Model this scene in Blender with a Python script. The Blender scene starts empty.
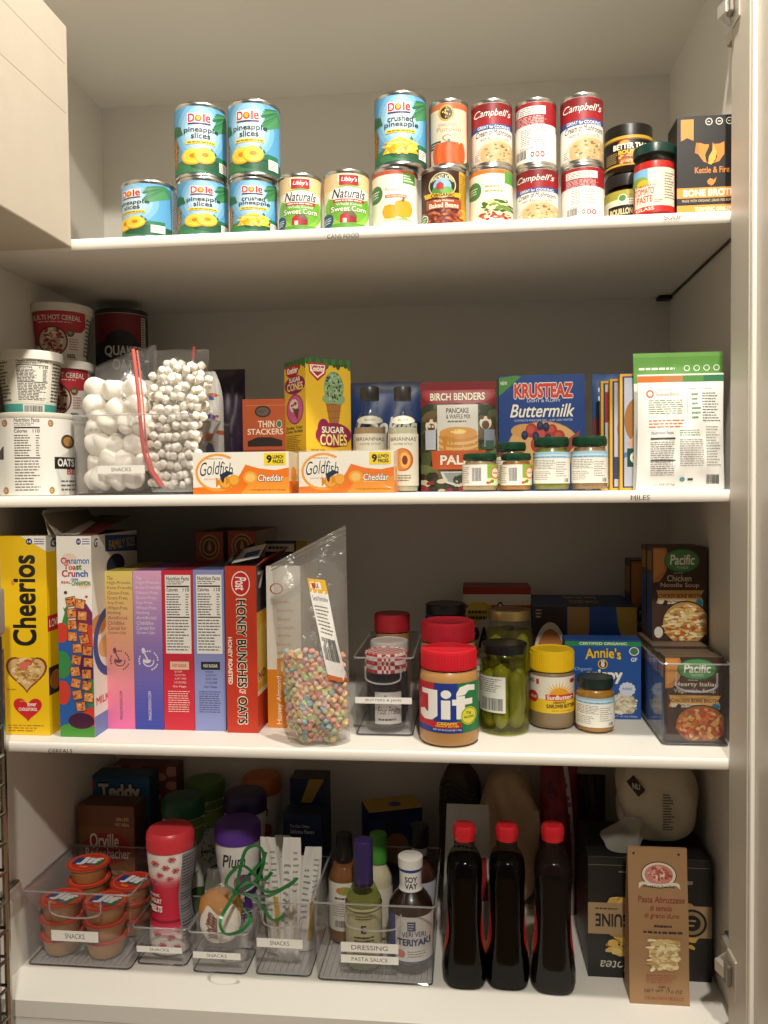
import bpy, bmesh, math, random
from mathutils import Vector, Matrix
random.seed(11)
PI = math.pi
SC = bpy.context.scene
COL = SC.collection
# ---------------------------------------------------------------- camera (world: X along the shelves, Y into the cupboard, Z up)
F = 828.0
CAM = Vector((0, -1.36, 1.45))
yaw, pitch, roll = .1066, .032, -.0101
FW = Vector((-math.sin(yaw)*math.cos(pitch), math.cos(yaw)*math.cos(pitch), -math.sin(pitch)))
RT = Vector((math.cos(yaw), math.sin(yaw), 0)); UP = RT.cross(FW)
RT, UP = math.cos(roll)*RT+math.sin(roll)*UP, -math.sin(roll)*RT+math.cos(roll)*UP
def ray(px, py): return FW+RT*((px-384)/F)+UP*((512-py)/F)
def atY(px, py, Y):
    d = ray(px, py); return CAM+d*((Y-CAM.y)/d.y)
def Xp(px, py, Y): return atY(px, py, Y).x
def Zp(px, py, Y): return atY(px, py, Y).z
def span(x0, x1, py, Y): return Xp(x0, py, Y), Xp(x1, py, Y)
cd = bpy.data.cameras.new('camera'); cam = bpy.data.objects.new('camera', cd); COL.objects.link(cam)
cam.matrix_world = Matrix(((RT.x, UP.x, -FW.x, CAM.x), (RT.y, UP.y, -FW.y, CAM.y), (RT.z, UP.z, -FW.z, CAM.z), (0, 0, 0, 1)))
cd.sensor_fit = 'VERTICAL'; cd.sensor_height = 24; cd.lens = 24*F/1024; cd.clip_start = .02
SC.camera = cam
XL, XR, DEP = -.856, .433, .526
Z1, Z2, Z3, Z4, ZC = 1.45+.425, 1.45-.0124, 1.45-.442, 1.45-.904, 1.45+.888
TH = .019
# ---------------------------------------------------------------- materials
def lin(h):
    o = []
    for i in (0, 2, 4):
        c = int(h[i:i+2], 16)/255
        o.append(c/12.92 if c <= .04045 else ((c+.055)/1.055)**2.4)
    return (o[0], o[1], o[2], 1)
MATS = {}
def mat(col, rough=.5, metal=0.0, bump=0.0, bscale=60, name=None, var=0.0, coat=0.0):
    k = (col, rough, metal, bump, bscale, var, coat)
    if k in MATS: return MATS[k]
    m = bpy.data.materials.new(name or 'print_'+col); m.use_nodes = True
    nt = m.node_tree; b = nt.nodes['Principled BSDF']
    b.inputs['Base Color'].default_value = lin(col); b.inputs['Roughness'].default_value = rough; b.inputs['Metallic'].default_value = metal
    b.inputs['Coat Weight'].default_value = coat
    if bump or var:
        tc = nt.nodes.new('ShaderNodeTexCoord'); nz = nt.nodes.new('ShaderNodeTexNoise'); nz.inputs['Scale'].default_value = bscale
        nz.inputs['Detail'].default_value = 5
        nt.links.new(tc.outputs['Object'], nz.inputs['Vector'])
        if bump:
            bp = nt.nodes.new('ShaderNodeBump'); bp.inputs['Strength'].default_value = bump; bp.inputs['Distance'].default_value = .004
            nt.links.new(nz.outputs['Fac'], bp.inputs['Height']); nt.links.new(bp.outputs['Normal'], b.inputs['Normal'])
        if var:
            mx = nt.nodes.new('ShaderNodeMix'); mx.data_type = 'RGBA'
            c = lin(col); mx.inputs[6].default_value = tuple(x*(1-var) for x in c[:3])+(1,); mx.inputs[7].default_value = tuple(min(1, x*(1+var*.6)) for x in c[:3])+(1,)
            nt.links.new(nz.outputs['Fac'], mx.inputs[0]); nt.links.new(mx.outputs[2], b.inputs['Base Color'])
    MATS[k] = m
    return m
def clear(name, tint='FFFFFF', milk=0.0, milkcol='FFFFFF', gl=1.0, rough=.04, bump=0.0, bscale=40, ior=1.45):
    if name in MATS: return MATS[name]
    m = bpy.data.materials.new(name); m.use_nodes = True; nt = m.node_tree; nt.nodes.clear()
    N = nt.nodes.new; L = nt.links.new
    out = N('ShaderNodeOutputMaterial'); tr = N('ShaderNodeBsdfTransparent'); tr.inputs[0].default_value = lin(tint)
    gs = N('ShaderNodeBsdfGlossy'); gs.inputs['Roughness'].default_value = rough; gs.inputs['Color'].default_value = (gl, gl, gl, 1)
    lw = N('ShaderNodeLayerWeight'); lw.inputs['Blend'].default_value = .5
    pw = N('ShaderNodeMath'); pw.operation = 'POWER'; pw.inputs[1].default_value = 4; L(lw.outputs['Facing'], pw.inputs[0])
    fr = N('ShaderNodeMath'); fr.operation = 'MULTIPLY_ADD'; fr.inputs[1].default_value = (ior-1)*.9; fr.inputs[2].default_value = (ior-1)*.1; L(pw.outputs[0], fr.inputs[0])
    m1 = N('ShaderNodeMixShader'); m2 = N('ShaderNodeMixShader')
    df = N('ShaderNodeBsdfDiffuse'); df.inputs[0].default_value = lin(milkcol); tl = N('ShaderNodeBsdfTranslucent'); tl.inputs[0].default_value = lin(milkcol)
    md = N('ShaderNodeMixShader'); md.inputs[0].default_value = .5; L(df.outputs[0], md.inputs[1]); L(tl.outputs[0], md.inputs[2])
    m1.inputs[0].default_value = milk; L(tr.outputs[0], m1.inputs[1]); L(md.outputs[0], m1.inputs[2])
    L(fr.outputs[0], m2.inputs[0]); L(m1.outputs[0], m2.inputs[1]); L(gs.outputs[0], m2.inputs[2]); L(m2.outputs[0], out.inputs[0])
    if bump:
        tc = N('ShaderNodeTexCoord'); nz = N('ShaderNodeTexNoise'); nz.inputs['Scale'].default_value = bscale; nz.inputs['Detail'].default_value = 4
        nz.inputs['Distortion'].default_value = 1.2
        bp = N('ShaderNodeBump'); bp.inputs['Strength'].default_value = bump; bp.inputs['Distance'].default_value = .01
        L(tc.outputs['Object'], nz.inputs['Vector']); L(nz.outputs['Fac'], bp.inputs['Height'])
        L(bp.outputs[0], gs.inputs['Normal'])
    MATS[name] = m
    return m
ACRYL = lambda: clear('clear_acrylic', 'F8F8F9', .018, 'E4E4E4', ior=1.4)
GLASS = lambda: clear('jar_glass', 'F8FAF7', .0, ior=1.35)
FILM = lambda: clear('clear_bag_film', 'FDFDFC', .10, 'FFFFFF', rough=.16, bump=.8, bscale=28, ior=1.28)
WRAP = lambda: clear('shrink_wrap', 'FDFDFC', .02, 'FFFFFF', rough=.1, bump=.9, bscale=30, ior=1.25)
STEEL = lambda: mat('C9C7C0', .28, 1.0, name='tin_plate')
# ---------------------------------------------------------------- mesh builder
class M:
    def __init__(s): s.v = []; s.f = []; s.mi = []; s.sm = []; s.mats = []
    def mid(s, m):
        if m not in s.mats: s.mats.append(m)
        return s.mats.index(m)
    def add(s, vs, fs, m, smooth=False, T=None):
        o = len(s.v); k = s.mid(m)
        s.v += [tuple(T@Vector(v)) if T else tuple(v) for v in vs]
        for f in fs: s.f.append([o+i for i in f]); s.mi.append(k); s.sm.append(smooth)
        return s
    def lathe(s, prof, m, n=40, c=(0, 0, 0), sx=1, sy=1, smooth=True, sq=None):
        vs = []; fs = []
        for r, z in prof:
            for i in range(n):
                a = 2*PI*i/n; ca, sa = math.cos(a), math.sin(a)
                if sq:
                    q = (abs(ca)**sq+abs(sa)**sq)**(-1/sq); ca *= q; sa *= q
                vs.append((c[0]+r*ca*sx, c[1]+r*sa*sy, c[2]+z))
        for j in range(len(prof)-1):
            for i in range(n):
                i2 = (i+1) % n; fs.append((j*n+i, j*n+i2, (j+1)*n+i2, (j+1)*n+i))
        if prof[0][0] > 1e-6: fs.append(tuple(range(n-1, -1, -1)))
        if prof[-1][0] > 1e-6: fs.append(tuple((len(prof)-1)*n+i for i in range(n)))
        return s.add(vs, fs, m, smooth)
    def box(s, x0, x1, y0, y1, z0, z1, m, bev=0.0, seg=1, T=None, taper=None):
        bm = bmesh.new(); bmesh.ops.create_cube(bm, size=1)
        for v in bm.verts:
            top = v.co.z > 0
            x = (v.co.x+.5); y = (v.co.y+.5)
            X = x0+x*(x1-x0); Y = y0+y*(y1-y0)
            if taper and not top: X = (x0+x1)/2+(X-(x0+x1)/2)*taper; Y = (y0+y1)/2+(Y-(y0+y1)/2)*taper
            v.co = (X, Y, z1 if top else z0)
        if bev: bmesh.ops.bevel(bm, geom=list(bm.edges), offset=bev, segments=seg, affect='EDGES', profile=.5)
        bm.verts.index_update()
        s.add([v.co.copy() for v in bm.verts], [[v.index for v in f.verts] for f in bm.faces], m, False, T); bm.free(); return s
    def tube(s, pts, r, m, n=8, closed=False, flat=1.0):
        pts = [Vector(p) for p in pts]; vs = []; fs = []; K = len(pts); up = Vector((0.13, .21, 1)).normalized()
        for i, p in enumerate(pts):
            a = pts[i-1] if i or closed else p; b = pts[(i+1) % K] if i < K-1 or closed else p
            d = (b-a).normalized(); u = d.cross(up)
            if u.length < 1e-3: u = d.cross(Vector((1, 0, 0)))
            u.normalize(); w = u.cross(d)
            rr = r[i] if isinstance(r, (list, tuple)) else r
            for k in range(n):
                q = 2*PI*k/n; vs.append(p+u*(rr*math.cos(q)*flat)+w*(rr*math.sin(q)))
        for i in range(K if closed else K-1):
            j = (i+1) % K
            for k in range(n): k2 = (k+1) % n; fs.append((i*n+k, i*n+k2, j*n+k2, j*n+k))
        if not closed: fs.append(tuple(range(n-1, -1, -1))); fs.append(tuple((K-1)*n+k for k in range(n)))
        return s.add(vs, fs, m, True)
    def grid(s, fn, nu, nv, m, smooth=True, flip=False):
        vs = [fn(i/nu, j/nv) for j in range(nv+1) for i in range(nu+1)]
        fs = []
        for j in range(nv):
            for i in range(nu):
                a = j*(nu+1)+i; q = (a, a+1, a+nu+2, a+nu+1); fs.append(q[::-1] if flip else q)
        return s.add(vs, fs, m, smooth)
    def build(s, name, parent=None, loc=(0, 0, 0), rz=0.0, rot=None, weld=False):
        me = bpy.data.meshes.new(name); me.from_pydata(s.v, [], s.f)
        for m in s.mats: me.materials.append(m)
        me.polygons.foreach_set('material_index', s.mi); me.polygons.foreach_set('use_smooth', s.sm); me.update()
        if any(s.sm):
            try: me.set_sharp_from_angle(angle=math.radians(42))
            except Exception: pass
        o = bpy.data.objects.new(name, me); COL.objects.link(o); o.location = loc; o.rotation_euler = rot or (0, 0, rz)
        if parent: o.parent = parent
        return o
def tag(o, label, cat, group=None, kind=None):
    if label: o['label'] = label
    if cat: o['category'] = cat
    if group: o['group'] = group
    if kind: o['kind'] = kind
    return o
def thing(name, label, cat, loc, rz=0.0, group=None, rot=None):
    o = bpy.data.objects.new(name, None); COL.objects.link(o); o.location = loc; o.rotation_euler = rot or (0, 0, rz); o.empty_display_size = .03
    return tag(o, label, cat, group)
def copy_tree(o, parent=None):
    c = o.copy(); COL.objects.link(c); c.parent = parent
    for ch in list(o.children): copy_tree(ch, c)
    return c
def face_cam(x, y): return math.atan2(x-CAM.x, -(CAM.y-y))*-1   # turn about Z so that local -Y looks at the camera
# ---------------------------------------------------------------- printed artwork laid on a surface as thin coloured layers
TCACHE = {}
def textmesh(st, bold=0.0, shear=0.0, sp=1.0):
    k = (st, bold, shear, sp)
    if k in TCACHE: return TCACHE[k]
    c = bpy.data.curves.new('lettering', 'FONT'); c.body = st; c.shear = shear; c.resolution_u = 5 if len(st) < 9 else 3; c.space_character = sp
    o = bpy.data.objects.new('lettering', c); COL.objects.link(o)
    bpy.context.view_layer.update()
    ev = o.evaluated_get(bpy.context.evaluated_depsgraph_get()); me = ev.to_mesh()
    vs = [(v.co.x, v.co.y) for v in me.vertices]; fs = [tuple(p.vertices) for p in me.polygons]
    ev.to_mesh_clear(); bpy.data.objects.remove(o); bpy.data.curves.remove(c)
    if not vs: vs = [(0, 0), (1, 0), (1, 1)]; fs = []
    K = 1 if bold <= .012 else 4 if bold < .04 else 8; n0 = len(vs); f0 = [fs]
    if K > 1:      # heavier strokes: the same letters struck several times, slightly shifted, each a hair above the last
        v0 = vs; vs = []; f0 = []
        for i in range(K):
            a = 2*PI*(i+.5)/K; vs += [(x+bold*math.cos(a), y+bold*math.sin(a)) for x, y in v0]; f0.append(fs)
    x0 = min(v[0] for v in vs); x1 = max(v[0] for v in vs); y0 = min(v[1] for v in vs); y1 = max(v[1] for v in vs)
    vs = [((v[0]-x0)/max(1e-6, x1-x0), (v[1]-y0)/max(1e-6, y1-y0)) for v in vs]
    TCACHE[k] = [(vs[i*n0:(i+1)*n0] if fs else vs, f) for i, f in enumerate(f0)]; return TCACHE[k]
class A:
    """2-D artwork, u right and v up in 0..1; cyl=True reads x as the width seen from the front of a round surface."""
    def __init__(s, cyl=False, rough=.45): s.L = []; s.cyl = cyl; s.rough = rough
    def cx(s, x):
        if not s.cyl: return x
        q = 2*x-1
        if q > 1: return 1+(q-1)*.5
        if q < -1: return (q+1)*.5
        return .5+math.asin(q)/PI
    def put(s, vs, fs, col): s.L.append((vs, fs, col)); return s
    def rect(s, x0, y0, x1, y1, col): x0 = s.cx(x0); x1 = s.cx(x1); return s.put([(x0, y0), (x1, y0), (x1, y1), (x0, y1)], [(0, 1, 2, 3)], col)
    def poly(s, pts, col): return s.put([(s.cx(p[0]), p[1]) for p in pts], [tuple(range(len(pts)))], col)
    def ell(s, cx, cy, rx, ry, col, n=28, a0=0, a1=2*PI, rot=0):
        c, q = math.cos(rot), math.sin(rot)
        pts = []
        for i in range(n if a1-a0 > 6.28 else n+1):
            a = a0+(a1-a0)*i/n; x, y = rx*math.cos(a), ry*math.sin(a); pts.append((cx+x*c-y*q, cy+x*q+y*c))
        return s.poly(pts, col)
    def ring(s, cx, cy, rx, ry, t, col, n=28, a0=0, a1=2*PI):
        vs = []; fs = []
        for i in range(n+1):
            a = a0+(a1-a0)*i/n
            for k in (1, 1-t): vs.append((s.cx(cx+rx*k*math.cos(a)), cy+ry*k*math.sin(a)))
        for i in range(n): fs.append((2*i, 2*i+1, 2*i+3, 2*i+2))
        return s.put(vs, fs, col)
    def text(s, st, x0, y0, x1, y1, col, bold=0.0, shear=0.0, rot=0, sp=1.0, arc=0.0):
        R = textmesh(st, bold, shear, sp)
        for vs, fs in R:
            o = []
            for a, b in vs:
                if rot == 90: a, b = 1-b, a
                elif rot == -90: a, b = b, 1-a
                elif rot == 180: a, b = 1-a, 1-b
                y = y0+b*(y1-y0)
                if arc: y += arc*(1-(2*a-1)**2)
                o.append((s.cx(x0+a*(x1-x0)), y))
            s.L.append((o, fs, col, 1.0 if len(R) == 1 else .6))
        return s
    def otext(s, st, x0, y0, x1, y1, col, out, pad=.01, padv=None, bold=.02, **k):
        padv = pad if padv is None else padv
        s.text(st, x0-pad, y0-padv, x1+pad, y1+padv, out, bold+.045, **k); return s.text(st, x0, y0, x1, y1, col, bold, **k)
    def lines(s, x0, y0, x1, y1, n, col, fill=.45, seed=1, rag=.35):
        rg = random.Random(seed); vs = []; fs = []; st = (y1-y0)/n
        for i in range(n):
            yy = y1-(i+.5)*st; x = x0; xe = x1-(x1-x0)*rag*rg.random()
            while x < xe:
                w = (x1-x0)*(.06+.16*rg.random()); e = min(x+w, xe); o = len(vs)
                vs += [(s.cx(x), yy-st*fill/2), (s.cx(e), yy-st*fill/2), (s.cx(e), yy+st*fill/2), (s.cx(x), yy+st*fill/2)]; fs.append((o, o+1, o+2, o+3)); x = e+(x1-x0)*.03
        return s.put(vs, fs, col)
    def bars(s, x0, y0, x1, y1, col='111111', seed=3, n=22):
        rg = random.Random(seed); vs = []; fs = []; x = x0
        for i in range(n):
            w = (x1-x0)/n*(.3+.5*rg.random()); o = len(vs); xx = x0+(x1-x0)*i/n
            vs += [(s.cx(xx), y0), (s.cx(xx+w), y0), (s.cx(xx+w), y1), (s.cx(xx), y1)]; fs.append((o, o+1, o+2, o+3))
        return s.put(vs, fs, col)
    def facts(s, x0, y0, x1, y1, bg='F4F1EA', ink='262420', seed=5):
        w, h = x1-x0, y1-y0
        if bg: s.rect(x0, y0, x1, y1, bg)
        s.text('Nutrition Facts', x0+.05*w, y1-.07*h, x1-.06*w, y1-.02*h, ink, .02)
        s.rect(x0+.05*w, y1-.155*h, x1-.05*w, y1-.135*h, ink)
        s.text('Calories', x0+.05*w, y1-.21*h, x0+.5*w, y1-.165*h, ink, .02); s.text('110', x1-.3*w, y1-.21*h, x1-.06*w, y1-.165*h, ink, .02)
        s.lines(x0+.05*w, y1-.125*h, x1-.06*w, y1-.075*h, 2, ink, .35, seed)
        s.lines(x0+.05*w, y1-.52*h, x1-.3*w, y1-.23*h, 9, ink, .4, seed+1); s.lines(x1-.2*w, y1-.52*h, x1-.06*w, y1-.23*h, 9, ink, .4, seed+2)
        s.rect(x0+.05*w, y1-.545*h, x1-.05*w, y1-.53*h, ink)
        return s.lines(x0+.05*w, y0+.03*h, x1-.05*w, y1-.56*h, 11, '6b665e', .4, seed+3)
    def scatter(s, x0, y0, x1, y1, n, rx, ry, cols, seed=1, ellipse=True, k=8, el=1.7):
        """small irregular specks; rx, ry: half width and half height in face units"""
        rg = random.Random(seed)
        for i in range(n):
            while 1:
                a, b = rg.random(), rg.random()
                if not ellipse or (2*a-1)**2+(2*b-1)**2 < .92: break
            c = rg.choice(cols); t = rg.random()*PI; q = .7+.6*rg.random(); cx = x0+a*(x1-x0); cy = y0+b*(y1-y0); e = 1+(el-1)*rg.random(); ct, st = math.cos(t), math.sin(t)
            vs = []
            for j in range(k):
                p = 2*PI*j/k; x = math.cos(p)*e*(.85+.3*rg.random()); y = math.sin(p)/e**.5
                vs.append((s.cx(cx+rx*q*(x*ct-y*st)), cy+ry*q*(x*st+y*ct)))
            s.L.append((vs, [tuple(range(k))], c, .35))
        return s
    def emit(s, m, fn, su=0, sv=0, eps=.00003, T=None, ulim=(0, 1)):
        lay = 0.0
        for it in s.L:
            vs, fs, col = it[:3]; lay += it[3] if len(it) > 3 else 1.0
            if not fs: continue
            cuts = []
            for ax, (lo, hi) in ((0, ulim), (1, (0, 1))):
                if min(v[ax] for v in vs) < lo-1e-5: cuts.append((ax, lo, -1))
                if max(v[ax] for v in vs) > hi+1e-5: cuts.append((ax, hi, 1))
            if su or sv or cuts:
                bm = bmesh.new(); bv = [bm.verts.new((a, b, 0)) for a, b in vs]
                for f in fs:
                    try: bm.faces.new([bv[i] for i in f])
                    except ValueError: pass
                for ax, at, sg in cuts:
                    co = [0, 0, 0]; no = [0, 0, 0]; co[ax] = at; no[ax] = sg
                    bmesh.ops.bisect_plane(bm, geom=bm.verts[:]+bm.edges[:]+bm.faces[:], plane_co=co, plane_no=no, dist=1e-7, clear_outer=True)
                if not bm.faces: bm.free(); continue
                for st, ax in ((su, 0), (sv, 1)):
                    if not st: continue
                    lo = min(v.co[ax] for v in bm.verts); hi = max(v.co[ax] for v in bm.verts); k = math.floor(lo/st+1e-6)+1
                    while k*st < hi-1e-6:
                        co = [0, 0, 0]; no = [0, 0, 0]; co[ax] = k*st; no[ax] = 1
                        bmesh.ops.bisect_plane(bm, geom=bm.verts[:]+bm.edges[:]+bm.faces[:], plane_co=co, plane_no=no, dist=1e-7); k += 1
                bm.verts.index_update(); vs = [(v.co.x, v.co.y) for v in bm.verts]; fs = [[v.index for v in f.verts] for f in bm.faces]; bm.free()
            P = [fn(a, b, eps*lay+.00012) for a, b in vs]
            m.add(P, fs, mat(col, s.rough), False, T)
        return m
    def remap(s, k, c, start=0):
        for i in range(start, len(s.L)): it = s.L[i]; s.L[i] = ([(x, c+k*y) for x, y in it[0]],)+tuple(it[1:])
        return s
    def flat(s, m, O, U, V):
        O, U, V = Vector(O), Vector(U), Vector(V); n = U.cross(V).normalized()
        return s.emit(m, lambda a, b, e: O+U*a+V*b+n*e, eps=.000008)
    def wrap(s, m, r, z0, h, turn=0.0, step=.004, rf=None, c=(0, 0), sx=1, sy=1):
        """round a cylinder whose front looks along -Y; u 0..1 covers the front half turn."""
        st = step/(PI*r)
        def pt(k, b, e):
            R = (rf(b) if rf else r)+e; t = (k*st-.5)*PI+turn
            return Vector((c[0]+R*math.sin(t)*sx, c[1]-R*math.cos(t)*sy, z0+b*h))
        def fn(a, b, e):
            k = math.floor(a/st+1e-6); fr = a/st-k
            return pt(k, b, e)*(1-fr)+pt(k+1, b, e)*fr
        return s.emit(m, fn, st, (.04 if rf else 0), ulim=(-.5, 1.5), eps=(.00004 if rf else .00001))
# ---------------------------------------------------------------- generic builders
def carton(name, label, cat, x0, x1, Y, dep, z0, h, body, front=None, right=None, left=None, top=None, rz=0.0, group=None, tb=None, side=None, tilt=0.0, pivot=None):
    """folded card box: front face at Y (or its left front corner at x0,Y when turned by rz)"""
    w = (x1-x0); m = M(); b = mat(body, .5)
    if pivot: loc = (pivot[0], pivot[1], z0); ox = 0
    else: loc = (x0, Y, z0); ox = 0
    m.box(0, w, 0, dep, 0, h, b, .0009)
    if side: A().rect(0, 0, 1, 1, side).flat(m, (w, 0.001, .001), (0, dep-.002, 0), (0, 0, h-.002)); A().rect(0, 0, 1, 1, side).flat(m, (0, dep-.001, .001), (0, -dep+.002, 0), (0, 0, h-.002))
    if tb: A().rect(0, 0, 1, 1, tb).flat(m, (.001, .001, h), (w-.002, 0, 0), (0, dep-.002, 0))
    if front: front.flat(m, (0, 0, 0), (w, 0, 0), (0, 0, h))
    if right: right.flat(m, (w, 0, 0), (0, dep, 0), (0, 0, h))
    if left: left.flat(m, (0, dep, 0), (0, -dep, 0), (0, 0, h))
    if top: top.flat(m, (0, 0, h), (w, 0, 0), (0, dep, 0))
    o = m.build(name, None, loc, rz)
    if tilt: o.rotation_euler = (tilt, 0, rz)
    return tag(o, label, cat, group)
def can(px0, px1, py, Yc, z0, label, art, body='FFFFFF', turn=0.0, group=None, pyc=None, h=None, name='food_can', rk=.965):
    Xc = Xp((px0+px1)/2, py, Yc); Rr = abs(Xp(px1, py, Yc)-Xp(px0, py, Yc))/2*rk
    if h is None: h = Zp((px0+px1)/2, py, Yc-Rr)-z0
    t = thing(name, label, 'can', (Xc, Yc, z0), face_cam(Xc, Yc)+0, group)
    m = M(); r = Rr; st = STEEL()
    m.lathe([(r*.9, 0.0015), (r*.99, 0), (r, .001), (r, .004), (r*.975, .006), (r*.975, h-.006), (r, h-.004), (r, h-.0008), (r*.985, h), (r*.95, h-.0004), (r*.94, h-.004), (r*.8, h-.0045), (r*.78, h-.0035), (r*.5, h-.0035), (r*.48, h-.0045), (0.0001, h-.0045)], st, 56)
    m.build('metal_body', t)
    l = M(); l.lathe([(r*.977, .0065), (r*.982, .0068), (r*.982, h-.0068), (r*.977, h-.0065)], mat(body, .3, coat=.3), 72)
    art.wrap(l, r*.982, .0068, h-.0136, turn)
    l.build('paper_label', t)
    t['r'] = r; t['h'] = h
    return t, Xc, r, h

def pouch(name, label, cat, x0, x1, Y, z0, h, d, body, front=None, group=None, lean=0.0, rz=0.0, seed=1, top=.06, wr=.0012, backm=None, rough=.4, X=None, seal=True, taper=0.0, round_top=0.0, crimp=0.0):
    """stand-up pouch or flexible bag: puffed in the middle, flat at the top seal"""
    w = x1-x0; rg = random.Random(seed); ph = [(rg.uniform(8, 22), rg.uniform(-9, 9), rg.uniform(0, 6)) for _ in range(6)]
    def th(u, v):
        a = max(0.0, math.sin(PI*min(1, max(0, u))))**.55; p = max(0.0, min(1.0, (1-top-v)/.55))**.6 if v > .3 else 1.0
        p *= .55+.45*min(1, v/.18)
        return d/2*(a*p)+.0008+wr*sum(math.sin(k*u+q*v*2+f) for k, q, f in ph)/3*a*(.3+p)
    def xx(u, v):
        t = 1-taper*v-round_top*max(0, (v-.7)/.3)**2
        return w*.5+(u-.5)*w*t*(1-.02*math.sin(PI*v))
    def fr(u, v, e): return Vector((xx(u, v), d/2-th(u, v)-e, v*h+(crimp*math.sin(u*40)*(v > .97))))
    def bk(u, v): return Vector((xx(u, v), d/2+th(u, v), v*h))
    m = M(); b = mat(body, rough, coat=.2); nu, nv = 22, 26
    m.grid(lambda u, v: fr(u, v, 0), nu, nv, b); m.grid(bk, nu, nv, mat(backm, rough) if backm else b, flip=True)
    m.grid(lambda u, v: Vector((xx(u, 0), d/2+(2*v-1)*th(u, 0), 0)), nu, 2, b, flip=True)
    if front:
        def sn(u, v, e):
            i = min(nu-1, max(0, math.floor(u*nu+1e-6))); j = min(nv-1, max(0, math.floor(v*nv+1e-6))); a = u*nu-i; c = v*nv-j
            return fr(i/nu, j/nv, e)*(1-a)*(1-c)+fr((i+1)/nu, j/nv, e)*a*(1-c)+fr(i/nu, (j+1)/nv, e)*(1-a)*c+fr((i+1)/nu, (j+1)/nv, e)*a*c
        front.emit(m, lambda u, v, e: sn(u, v, e+.0003), 1/nu, 1/nv, eps=.00004)
    o = m.build(name, None, (x0, Y, z0), rz)
    if lean: o.rotation_euler = (-lean, 0, rz)
    return tag(o, label, cat, group)
def filmbag(w, h, d, seed=1, top=.7, taper=0.0, skew=0.0, mt=None, wr=.004, slant=0.0):
    """clear bag: a closed loose shell, gathered thin above the contents"""
    rg = random.Random(seed); ph = [(rg.uniform(5, 16), rg.uniform(-12, 12), rg.uniform(0, 6)) for _ in range(6)]
    def th(u, v):
        a = max(0.0, math.sin(PI*u))**.5; p = (1.0 if v < top else max(0.0, 1-(v-top)/(1-top)))**.8
        return d/2*a*(.12+.88*p)*(.6+.4*min(1, v/.12))+.0008
    def P(u, v, s): 
        wv = wr*sum(math.sin(k*u+q*v+f) for k, q, f in ph)/2.5*math.sin(PI*u)
        return Vector(((u-.5)*w*(1-taper*v)+skew*v*h, d/2+s*(th(u, v))+wv, v*h*(1+slant*(u-.5)*v)))
    m = M(); mt = mt or FILM()
    m.grid(lambda u, v: P(u, v, -1), 26, 30, mt); m.grid(lambda u, v: P(u, v, 1), 26, 30, mt, flip=True)
    m.grid(lambda u, v: Vector(((u-.5)*w, d/2+(2*v-1)*th(u, 0)+wr*sum(math.sin(k*u+f) for k, q, f in ph)/2.5*math.sin(PI*u), 0)), 26, 2, mt, flip=True)
    return m, P
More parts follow.
